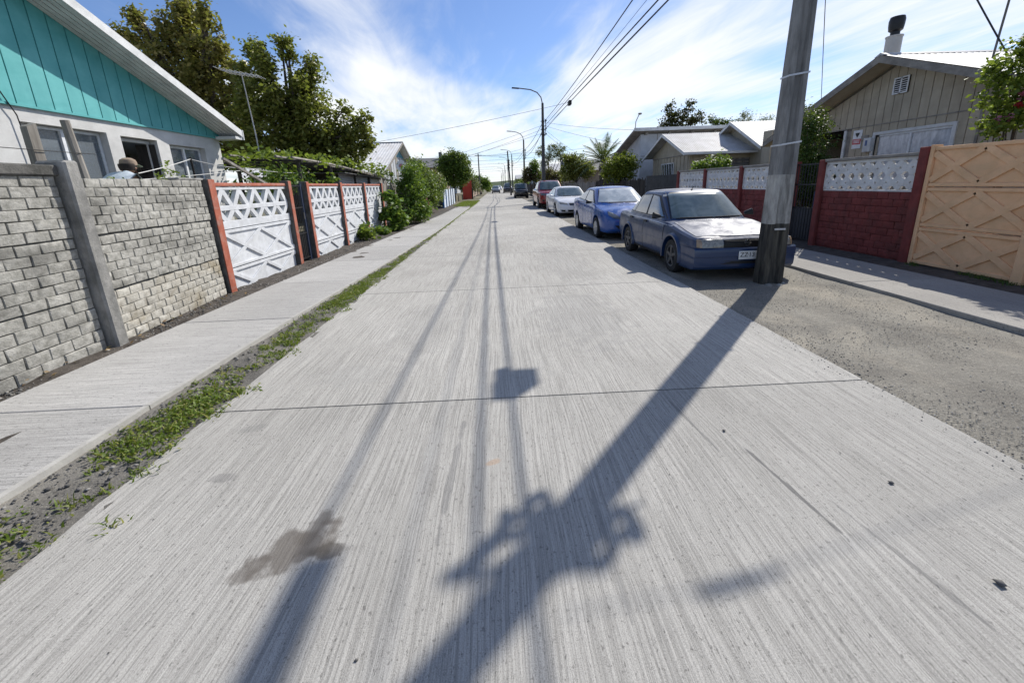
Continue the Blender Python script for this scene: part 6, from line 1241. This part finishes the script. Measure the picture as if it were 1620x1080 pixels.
MB().box(PX0 - .16, PX0 - .06, PY0 + .3, PY0 + .95, 6.40, 6.50).build('cable_clamp', m_cable, PO)
MB().tube([(PX0 + .08, PY0 - .02, 7.2), (PX0 - .6, PY0 - .1, 8.0), (PX0 - 2.0, PY0 - .15, 8.5)], .035, 6).build('lamp_arm', m_pole_far, PO)
MB().box(PX0 - 2.5, PX0 - 1.95, PY0 - .25, PY0 - .06, 8.46, 8.54).build('lamp_head', m_pole_far, PO, bevel=.03)
cn = MB().tube([(4.20, 5.60, 5.42), (4.72, 5.64, 5.40), (5.08, 5.71, 5.40), (8.2, 6.35, 5.3), (12.5, 7.2, 5.3)], [.004, .004, .004, .003, .003], 5).build('service_wire', m_cable); tag(cn, 'service wire from the top of the concrete pole to the right over the gravel', 'wire')
MB().tube([(4.70, 5.635, 5.40), (4.78, 5.64, 5.40), (4.95, 5.67, 5.40), (5.10, 5.70, 5.40)], [.012, .026, .024, .010], 7).build('connector', m_cable, cn)
wire('service_wire', (9.0, 8.21, 4.69), (9.0, 6.84, 2.54), .02, .014, m_cable, 'black service wire slanting down past the roof mast behind the rose bush', 'wire')
# splice box hanging on the cable ahead of the pole
SB = thing('splice_box', 'dark splice box hung on the low cable just past the concrete pole', 'box', (3.98, 7.25, 5.3)) 
MB().box(3.88, 4.06, 7.10, 7.38, 5.10, 5.38).build('case', m_dkmetal, SB); MB().box(3.9, 4.02, 7.42, 7.6, 5.32, 5.38).build('entry', m_cable, SB)
def street_pole(label, x, y, h, arm=True, w0=.26, group='street lamps down the right side of the road', kname='lamp_pole', lean=0.0, arml=2.2):
    t = thing(kname, label, 'lamp post' if arm else 'pole', (x, y, GZ), group=group)
    ipole(t, x, y, GZ, h, w0, .17, .22, .14, m_pole_far, (lean, 0), (0, 1))
    xt = x + lean
    if arm:
        MB().tube([(xt, y, h - .6), (xt - .02, y, h), (xt - .12, y, h + .42), (xt - .42, y, h + .78), (xt - .95, y, h + 1.0), (xt - arml + .4, y, h + 1.12), (xt - arml, y, h + 1.16)], .042, 6).build('arm', m_pole_far, t)
        MB().hexa([(xt - arml - .22, y - .09, h + 1.13), (xt - arml + .35, y - .07, h + 1.07), (xt - arml + .35, y + .07, h + 1.07), (xt - arml - .22, y + .09, h + 1.13), (xt - arml - .2, y - .07, h + 1.21), (xt - arml + .35, y - .05, h + 1.16), (xt - arml + .35, y + .05, h + 1.16), (xt - arml - .2, y + .07, h + 1.21)]).build('lamp_head', m_black, t)
    for z in (h - 1.4, h - 2.0, h - 2.4): MB().box(xt - .2, xt + .28, y - .14, y - .08, z, z + .05).build('crossarm', m_black, t); MB().lathe([(.03, 0), (.05, .02), (.03, .1)], (xt + .26, y - .1, z + .05), 'Z', 8).build('insulator', m_black, t)
    MB().tube([(xt + .16, y - .14, h - 1.2), (xt + .22, y - .16, h - 1.7), (xt + .14, y - .14, h - 2.5)], .03, 5).build('cable_bundle', m_cable, t)
    return t
LP2 = street_pole('street lamp on a dark concrete pole rising behind the red pickup', 3.86, 34.2, 7.75, w0=.34)
LP3 = street_pole('street lamp on the thinner pole beside the black off-roader', 3.75, 56.5, 7.3, w0=.30, arml=2.0)
LP4 = street_pole('short pole leaning slightly between the street lamps', 2.0, 61, 6.3, False, group=None, lean=-.35, kname='utility_pole')
for i, (y, h) in enumerate(((92, 7.9), (118, 8), (150, 8), (185, 8), (230, 8))):
    street_pole(['nearest of the distant street lamps beyond the leaning pole', 'second of the distant street lamps', 'third of the distant street lamps', 'fourth of the distant street lamps', 'farthest street lamp at the end of the road'][i], 3.4 - .25 * i, y, h, True, group='distant street lamps')
TP = thing('utility_pole', 'thin dark wire pole with a crossbar on the left side of the street', 'pole', (-3.05, 72, 0)); MB().tube([(-3.05, 72, 0), (-3.1, 72, 6.9)], [.13, .09], 8).build('shaft', m_pole_far, TP); MB().box(-3.7, -2.5, 71.95, 72.05, 6.55, 6.65).build('crossarm', m_black, TP)
# cables along the right side
def cab(p, q, sag, r, label, group=None, name='cable', cat='cable', n=16): return wire(name, p, q, sag, r, m_cable, label, cat, n, group)
cab((4.06, 5.0, 5.35), (3.98, 34.1, 5.7), -.10, .018, 'lowest thick black cable running from the concrete pole to the street lamp')
cab((3.90, 5.0, 5.45), (3.94, 34.1, 5.95), -.05, .018, 'thick black cable just above the lowest one')
cab((4.10, 5.0, 5.42), (4.02, 34.1, 5.9), .02, .007, 'thin cable wrapped alongside the thick lower cables')
cab((3.86, 5.0, 6.50), (4.05, 34.1, 6.45), .22, .017, 'upper black cable standing apart on the left of the others')
cab((3.95, 5.0, 5.95), (3.95, 34.1, 6.2), .12, .006, 'hair-thin wire between the upper and lower cables')
cab((3.9, 5.0, 6.45), (3.98, -8, 6.6), .1, .024, 'upper black cable passing overhead'); cab((4.02, 5.0, 5.35), (4.0, -8, 5.7), .15, .028, 'thick black cable passing overhead'); cab((4.06, 5.0, 5.48), (4.1, -8, 5.8), .15, .026, 'second thick black cable passing overhead')
cl = MB().box(3.83, 3.97, 21.9, 22.35, 5.42, 5.62).build('cable_clip', m_cable); tag(cl, 'small clamp hanging on the thick cables', 'clamp')
for k, (z0, z1, s) in enumerate(((5.7, 5.6, .4), (6.4, 6.0, .3), (5.9, 5.2, .6))):
    cab((3.9, 34.2, z0), (3.8, 56.5, z1), s, .02, ['lower cable from the first street lamp to the next', 'upper cable from the first street lamp to the next', 'slack cable from the first street lamp to the next'][k])
cab((3.8, 56.5, 5.6), (3.4, 92, 5.9), .4, .022, 'cable from the second street lamp onwards down the road'); cab((3.8, 56.5, 6.0), (3.4, 92, 6.5), .4, .022, 'higher cable from the second street lamp onwards')
cab((3.9, 22.1, 5.55), (-9.0, 22, 3.55), .10, .008, 'thin dashed service wire crossing the sky to the left trees')
for k, (q, z) in enumerate(((( -14, 50), 3.4), ((-12, 58), 3.8), ((-16, 52), 3.0))): cab((3.86, 34.2, 6.1 - .3 * k), (q[0], q[1], z), .35, .010, ['service wire from the first street lamp to the left roofs, highest', 'service wire from the first street lamp to the left roofs, middle', 'service wire from the first street lamp to the left roofs, lowest'][k])
for k, (q, z) in enumerate(((( 8.8, 25.2), 4.45), ((9.6, 30), 4.0), ((8.5, 38), 3.4), ((9.0, 40), 3.0))): cab((3.95, 34.1, 6.3 - .25 * k), (q[0], q[1], z), .12, .009, ['service wire from the first street lamp to the white house', 'service wire from the first street lamp towards the palm', 'low service wire passing behind the palm', 'lowest service wire passing behind the palm'][k])
for k in range(6):
    y = 62 + k * 9; z = 6.4 - .12 * k; cab((-18, y + 6, z - .2), (14, y, z), .3 + .05 * k, .016, ['nearest and highest of the wires spanning the far street', 'second nearest wire spanning the far street', 'third wire spanning the far street', 'fourth wire spanning the far street', 'fifth wire spanning the far street', 'farthest and lowest wire spanning the far street'][k], group='wires spanning the far street')
for k in range(3): cab((-3.4 + .3 * k, 72, 6.65), (3.7, 56.5, 6.2 - .4 * k), .3, .012, ['upper', 'middle', 'lower'][k] + ' wire from the thin left pole across to the second street lamp', group='wires from the thin left pole')
cab((4.15, 5.9, 6.6), (9.9, 12.7, 3.5), .1, .008, 'thin pale service wire right of the concrete pole down to the beige house')

# ================================================================== MAN BEHIND THE WALL
def skinfig(name, J, E_, mat, parent, sub=2):
    me = bpy.data.meshes.new(name); keys = list(J); me.from_pydata([J[k][0] for k in keys], [(keys.index(a), keys.index(b)) for a, b in E_], [])
    o = bpy.data.objects.new(name, me); C.objects.link(o); mo = o.modifiers.new('s', 'SKIN'); 
    for i, k in enumerate(keys): me.skin_vertices[0].data[i].radius = J[k][1] if isinstance(J[k][1], tuple) else (J[k][1],) * 2; me.skin_vertices[0].data[i].use_root = (i == 0)
    s_ = o.modifiers.new('d', 'SUBSURF'); s_.levels = sub; s_.render_levels = sub; bpy.context.view_layer.update()
    m2 = bpy.data.meshes.new_from_object(o.evaluated_get(bpy.context.evaluated_depsgraph_get())); bpy.data.objects.remove(o); m2.materials.clear(); m2.materials.append(mat); m2.shade_smooth()
    off = Vector(parent.location); m2.transform(Matrix.Translation(-off)); r = bpy.data.objects.new(name, m2); C.objects.link(r); r.parent = parent; return r
m_skin = flat('skin', (.30, .17, .11), .6, var=.1); m_shirt = surf('light_blue_shirt', (.42, .48, .54), (.60, .66, .70), (14, 14, 14), .9, .4); m_cap = flat('tan_cap', (.26, .20, .15), .9); m_trous = flat('dark_trousers', (.04, .045, .06), .9); m_hair = flat('dark_hair', (.02, .015, .012), .8)
bx, by = -5.5, 5.95
MAN = thing('person', 'man in a light blue shirt and tan cap bending behind the grey block wall', 'person', (bx, by, .5))
J = {'pelvis': ((bx, by - .04, 1.42), (.15, .12)), 'waist': ((bx, by + .06, 1.60), (.14, .11)), 'chest': ((bx, by + .24, 1.80), (.17, .12)), 'neckb': ((bx, by + .38, 1.90), (.07, .07)), 'neck': ((bx, by + .41, 1.92), (.055, .055)), 'head': ((bx, by + .46, 1.98), (.085, .09)), 'top': ((bx, by + .48, 2.06), (.075, .085)),
     'shl': ((bx - .17, by + .31, 1.83), .065), 'ell': ((bx - .26, by + .42, 1.5), .045), 'wrl': ((bx - .18, by + .62, 1.55), .03), 'shr': ((bx + .17, by + .31, 1.83), .065), 'elr': ((bx + .24, by + .47, 1.56), .045), 'wrr': ((bx + .16, by + .68, 1.66), .03),
     'hil': ((bx - .1, by - .03, 1.33), .10), 'knl': ((bx - .11, by + .02, .93), .065), 'anl': ((bx - .12, by - .04, .56), .042), 'tol': ((bx - .12, by + .12, .53), .035), 'hir': ((bx + .1, by - .03, 1.33), .10), 'knr': ((bx + .11, by + .1, .94), .065), 'anr': ((bx + .12, by + .03, .56), .042), 'tor': ((bx + .12, by + .19, .53), .035)}
for s, q in (('l', -.18), ('r', .16)):
    wz = 1.55 if s == 'l' else 1.66; wy = by + (.62 if s == 'l' else .68); J['pa' + s] = ((bx + q, wy + .07, wz), (.035, .018))
    for f_ in range(4): J[f'f{f_}{s}'] = ((bx + q - .027 + .018 * f_, wy + .13 + .012 * (1.5 - abs(f_ - 1.5)), wz + .005), .009); J[f'g{f_}{s}'] = ((bx + q - .028 + .019 * f_, wy + .165 + .012 * (1.5 - abs(f_ - 1.5)), wz - .02), .008)
    J['th' + s] = ((bx + q + .04, wy + .08, wz + .02), .010); J['ti' + s] = ((bx + q + .045, wy + .115, wz + .015), .009)
E2 = [('pelvis', 'waist'), ('waist', 'chest'), ('chest', 'neckb'), ('neckb', 'neck'), ('neck', 'head'), ('head', 'top')]
for s in 'lr': E2 += [('chest', 'sh' + s), ('sh' + s, 'el' + s), ('el' + s, 'wr' + s), ('pelvis', 'hi' + s), ('hi' + s, 'kn' + s), ('kn' + s, 'an' + s), ('an' + s, 'to' + s), ('wr' + s, 'pa' + s), ('wr' + s, 'th' + s), ('th' + s, 'ti' + s)] + [e for f_ in range(4) for e in (('pa' + s, f'f{f_}{s}'), (f'f{f_}{s}', f'g{f_}{s}'))]
skinfig('body', J, E2, m_skin, MAN)
infl = lambda k, a: (J[k][0], tuple(v + a for v in J[k][1]) if isinstance(J[k][1], tuple) else J[k][1] + a)
skinfig('shirt', {k: infl(k, .022) for k in ('pelvis', 'waist', 'chest', 'neckb', 'shl', 'ell', 'shr', 'elr')}, [('pelvis', 'waist'), ('waist', 'chest'), ('chest', 'neckb'), ('chest', 'shl'), ('shl', 'ell'), ('chest', 'shr'), ('shr', 'elr')], m_shirt, MAN)
skinfig('trousers', {k: infl(k, .02) for k in ('pelvis', 'hil', 'knl', 'anl', 'hir', 'knr', 'anr')}, [('pelvis', 'hil'), ('hil', 'knl'), ('knl', 'anl'), ('pelvis', 'hir'), ('hir', 'knr'), ('knr', 'anr')], m_trous, MAN)
DZ = .0
hc = Vector((bx, by + .47, 2.04))
MB().lathe([(.100, -.01), (.103, .03), (.090, .07), (.05, .095), (0, .102)], tuple(hc), 'Z', 16).build('cap', m_cap, MAN, smooth=True)
MB().prism([hc + Vector((-.075, .07, .0)), hc + Vector((.075, .07, .0)), hc + Vector((.06, .17, -.03)), hc + Vector((0, .195, -.035)), hc + Vector((-.06, .17, -.03))], (0, 0, .012)).build('cap_brim', flat('green_brim', (.08, .11, .07)), MAN)
MB().lathe([(.088, -.075), (.10, -.04), (.105, 0), (.10, .02)], (bx, by + .44, 2.03), 'Z', 14).build('hair', m_hair, MAN, smooth=True)
fc = Vector((bx, by + .545, 1.985))
MB().prism([fc + Vector((-.014, .0, -.02)), fc + Vector((.014, 0, -.02)), fc + Vector((0, 0, .035))], (0, .028, -.005)).build('nose', m_skin, MAN)
for s in (1, -1): MB().lathe([(0, -.01), (.011, 0), (0, .01)], tuple(fc + Vector((s * .032, .004, .03))), 'Z', 8).build('eye', m_ink, MAN); MB().lathe([(0, -.02), (.018, 0), (0, .022)], (bx + s * .09, by + .47, 1.985), 'Z', 8).build('ear', m_skin, MAN)
MB().box(bx - .025, bx + .025, by + .545, by + .558, 1.935, 1.942).build('mouth', flat('lip', (.22, .08, .07)), MAN)

# ================================================================== GROUND DETAIL
def pebbles(name, pts, rmin, rmax, mat, label):
    n = len(pts); r = (rmin + (rmax - rmin) * rng.random(n) ** 3)[:, None]
    dirs = np.array([(1, 0, 0), (-1, 0, 0), (0, 1, 0), (0, -1, 0), (0, 0, 1), (0, 0, -1)], float); an = rng.uniform(0, 6.28, n); c, s = np.cos(an), np.sin(an)
    V = np.zeros((n, 6, 3))
    for k in range(6):
        d = dirs[k] * 1.0; q = rng.uniform(.6, 1.2, (n, 3)); x, y = d[0] * q[:, 0], d[1] * q[:, 1]; V[:, k, 0] = (x * c - y * s); V[:, k, 1] = (x * s + y * c); V[:, k, 2] = d[2] * q[:, 2] * .55
    V = V * r[:, :, None] + np.asarray(pts)[:, None, :]
    f = np.array([(0, 2, 4), (2, 1, 4), (1, 3, 4), (3, 0, 4), (2, 0, 5), (1, 2, 5), (3, 1, 5), (0, 3, 5)]); F = (np.arange(n)[:, None, None] * 6 + f[None]).reshape(-1, 3)
    o = mesh_np(name, V.reshape(-1, 3), F, mat); tag(o, label, kind='stuff'); return o
def near_y(n, y0, y1, p=2.0): return y0 + (y1 - y0) * rng.random(n) ** p
n = 60000; x = rng.uniform(2.76, 5.02, n); y = near_y(n, .4, 30); k_ = np.array([mnoise.noise(Vector((a * .9, b * .9, 1))) > -.25 + .5 * random.random() - .2 for a, b in zip(x, y)])
pebbles('loose_gravel', np.stack([x, y, np.full(n, GZ + .018)], 1)[k_], .002, .009, m_stone, 'grey loose gravel strewn over the earth shoulder on the right')
n = 3500; x = 2.78 + np.abs(rng.normal(0, .18, n)); y = near_y(n, .6, 20); pebbles('gravel_edge', np.stack([x, y, np.full(n, GZ + .02)], 1), .003, .010, m_stone, 'coarser gravel gathered along the road edge')
n = 9000; x = np.interp(y0_ := near_y(n, 2, 24), [2, 6.5, 12, 24], [-4.15, -4.3, -4.2, -4.1]) + rng.uniform(-.22, .35, n) * np.interp(y0_, [2, 6, 24], [.5, 1.2, 1.8]); pebbles('wall_foot_rubble', np.stack([x, y0_, np.full(n, .0)], 1), .004, .022, m_stone_d, 'dark rubble and grit along the foot of the left walls')
n = 1500; y1_ = near_y(n, 2.5, 16); x = np.interp(y1_, [2, 6.5, 12, 24], [-4.12, -4.25, -4.1, -4.0]) + rng.uniform(-.2, .3, n); pebbles('pale_rubble', np.stack([x, y1_, np.full(n, .012)], 1), .005, .02, m_stone, 'paler stones among the dark rubble on the left')
n = 5000; y2_ = near_y(n, .8, 28); x = np.interp(y2_, [0, 4, 9, 28], [-2.46, -2.45, -2.34, -2.18]) + rng.uniform(-.24, .24, n) * np.interp(y2_, [0, 4, 28], [1, .9, .4]); pebbles('verge_grit', np.stack([x, y2_, np.full(n, .0)], 1), .004, .022, m_stone_d, 'grit lying in the weedy strip beside the left pavement')
n = 1500; y3_ = near_y(n, .6, 16); x = 2.78 - np.abs(rng.normal(0, .10, n)); pebbles('spilled_gravel', np.stack([x, y3_, np.full(n, .003)], 1), .002, .008, m_stone, 'gravel spilled onto the right edge of the concrete road')
n = 380; x = rng.uniform(-2.0, 2.6, n); y = near_y(n, .8, 12, 1.6); pebbles('road_specks', np.stack([x, y, np.full(n, .003)], 1), .0015, .005, m_stone_d, 'scattered dark grains on the concrete road')
for i, (x, y, r, lb) in enumerate(((1.36, 2.16, .016, 'dark stone lying on the concrete right of the pole shadow'), (1.95, 1.66, .015, 'small dark stone on the road near the right edge'), (1.86, 1.13, .022, 'largest dark stone on the road at the lower right'), (-.55, 1.02, .008, 'tiny dark stone near the lower left shadow'))):
    o = pebbles('road_stone', np.array([[x, y, r * .4]]), r, r, m_stone_d, lb); o['kind'] = 'thing'; o['category'] = 'stone'
def blades(name, centers, per, h, spread, mat, label, lean=.5):
    n = len(centers) * per; c = np.repeat(centers, per, 0) + rng.normal(size=(n, 3)) * [spread, spread, 0]; a = rng.uniform(0, 6.28, n); hh = h * rng.uniform(.4, 1.3, n); wd = .0035 + .004 * rng.random(n)
    bx_ = np.stack([np.cos(a) * wd, np.sin(a) * wd, np.zeros(n)], 1); tl = rng.normal(size=(n, 2)) * hh[:, None] * lean; tip = c + np.stack([tl[:, 0], tl[:, 1], hh], 1); mid = c + np.stack([tl[:, 0] * .35, tl[:, 1] * .35, hh * .6], 1)
    V = np.stack([c - bx_, c + bx_, mid + bx_ * .8, mid - bx_ * .8, tip], 1).reshape(-1, 3); i = np.arange(n)[:, None] * 5
    F = np.concatenate([i + [0, 1, 2], i + [0, 2, 3], i + [3, 2, 4]], 0); o = mesh_np(name, V, F, mat); tag(o, label, kind='stuff'); return o
# tufts gathered in patches along the strip
cs = []; ls2 = []
yy = .9
while yy < 38:
    w_ = np.interp(yy, [0, 4, 9, 38], [.42, .36, .22, .14]); xc = np.interp(yy, [0, 4, 9, 28, 38], [-2.42, -2.42, -2.31, -2.16, -2.12]); dens_ = (1 if yy < 8 else .55) * max(.12, .40 + .7 * mnoise.noise(Vector((yy * .8, 3.3, 0))) + (.5 if 2.2 < yy < 3.1 or 5.3 < yy < 7.5 or yy > 12 else 0))
    for q in range(int(7 * dens_ * (1.6 if yy < 3 else 1))):
        p = (xc + random.gauss(.03, w_ * .32), yy + random.uniform(-.06, .06), -.012); (cs if random.random() < .55 else ls2).append(p)
    yy += .07 if yy < 10 else .16
blades('verge_grass', np.array(cs), 20, .038, .03, lf_grass, 'tufts of grass in the strip between left pavement and road', .8)
cc = np.array(ls2); lv = np.repeat(cc, 26, 0) + rng.normal(size=(len(cc) * 26, 3)) * [.042, .042, .008]; lv[:, 2] = np.abs(lv[:, 2] + .005) * 1.1 - .004
o = leaves('verge_weeds', lv, .030, lf_grass, None, updir=1.2, aspect=.5); tag(o, 'low broad-leaved weeds in the strip beside the road', kind='stuff')
cg = np.stack([rng.uniform(-3.6, -2.0, 500), 36 + rng.uniform(-3, 7, 500), np.full(500, -.03)], 1); blades('far_verge_grass', cg, 20, .13, .08, lf_grass, 'bright grass patch at the end of the left pavement', .5)
cg = np.stack([np.full(30, 6.9) + rng.normal(size=30) * .04, rng.uniform(3.2, 6.6, 30), np.full(30, .01)], 1); blades('wall_foot_moss', cg, 30, .04, .04, lf_dark, 'moss and small weeds at the foot of the peach wall', .8)
# wilted leaves and bits along the wall foot
lt = np.stack([rng.uniform(-4.3, -4.05, 60), rng.uniform(2.6, 6.3, 60), rng.uniform(.03, .05, 60)], 1)
o = leaves('fallen_leaves', lt, .05, leafmat('dry_leaf', (.16, .09, .04), (.26, .17, .08), (.36, .27, .14), .2), None, updir=2.0); tag(o, 'dry fallen leaves along the foot of the block wall', kind='stuff')
wl = crown_pts([((-4.7, 6.0, 1.80), (.15, .5, .1)), ((-4.6, 5.2, 1.8), (.1, .25, .08)), ((-4.8, 6.3, 1.95), (.1, .15, .2))], 22, 9, .06, .3)
WP = thing('wall_top_weed', 'thin climbing weed showing above the top of the block wall', 'plant', (-4.8, 6.0, .4)); limbs('stem', (-4.8, 6.0, .4), (-4.75, 6.1, 1.8), .008, [((-4.7, 6.0, 1.8), (.1, .1, .1)), ((-4.8, 6.3, 1.95), (.1, .1, .1))], WP); leaves('foliage', wl, .05, lf_vine, WP)
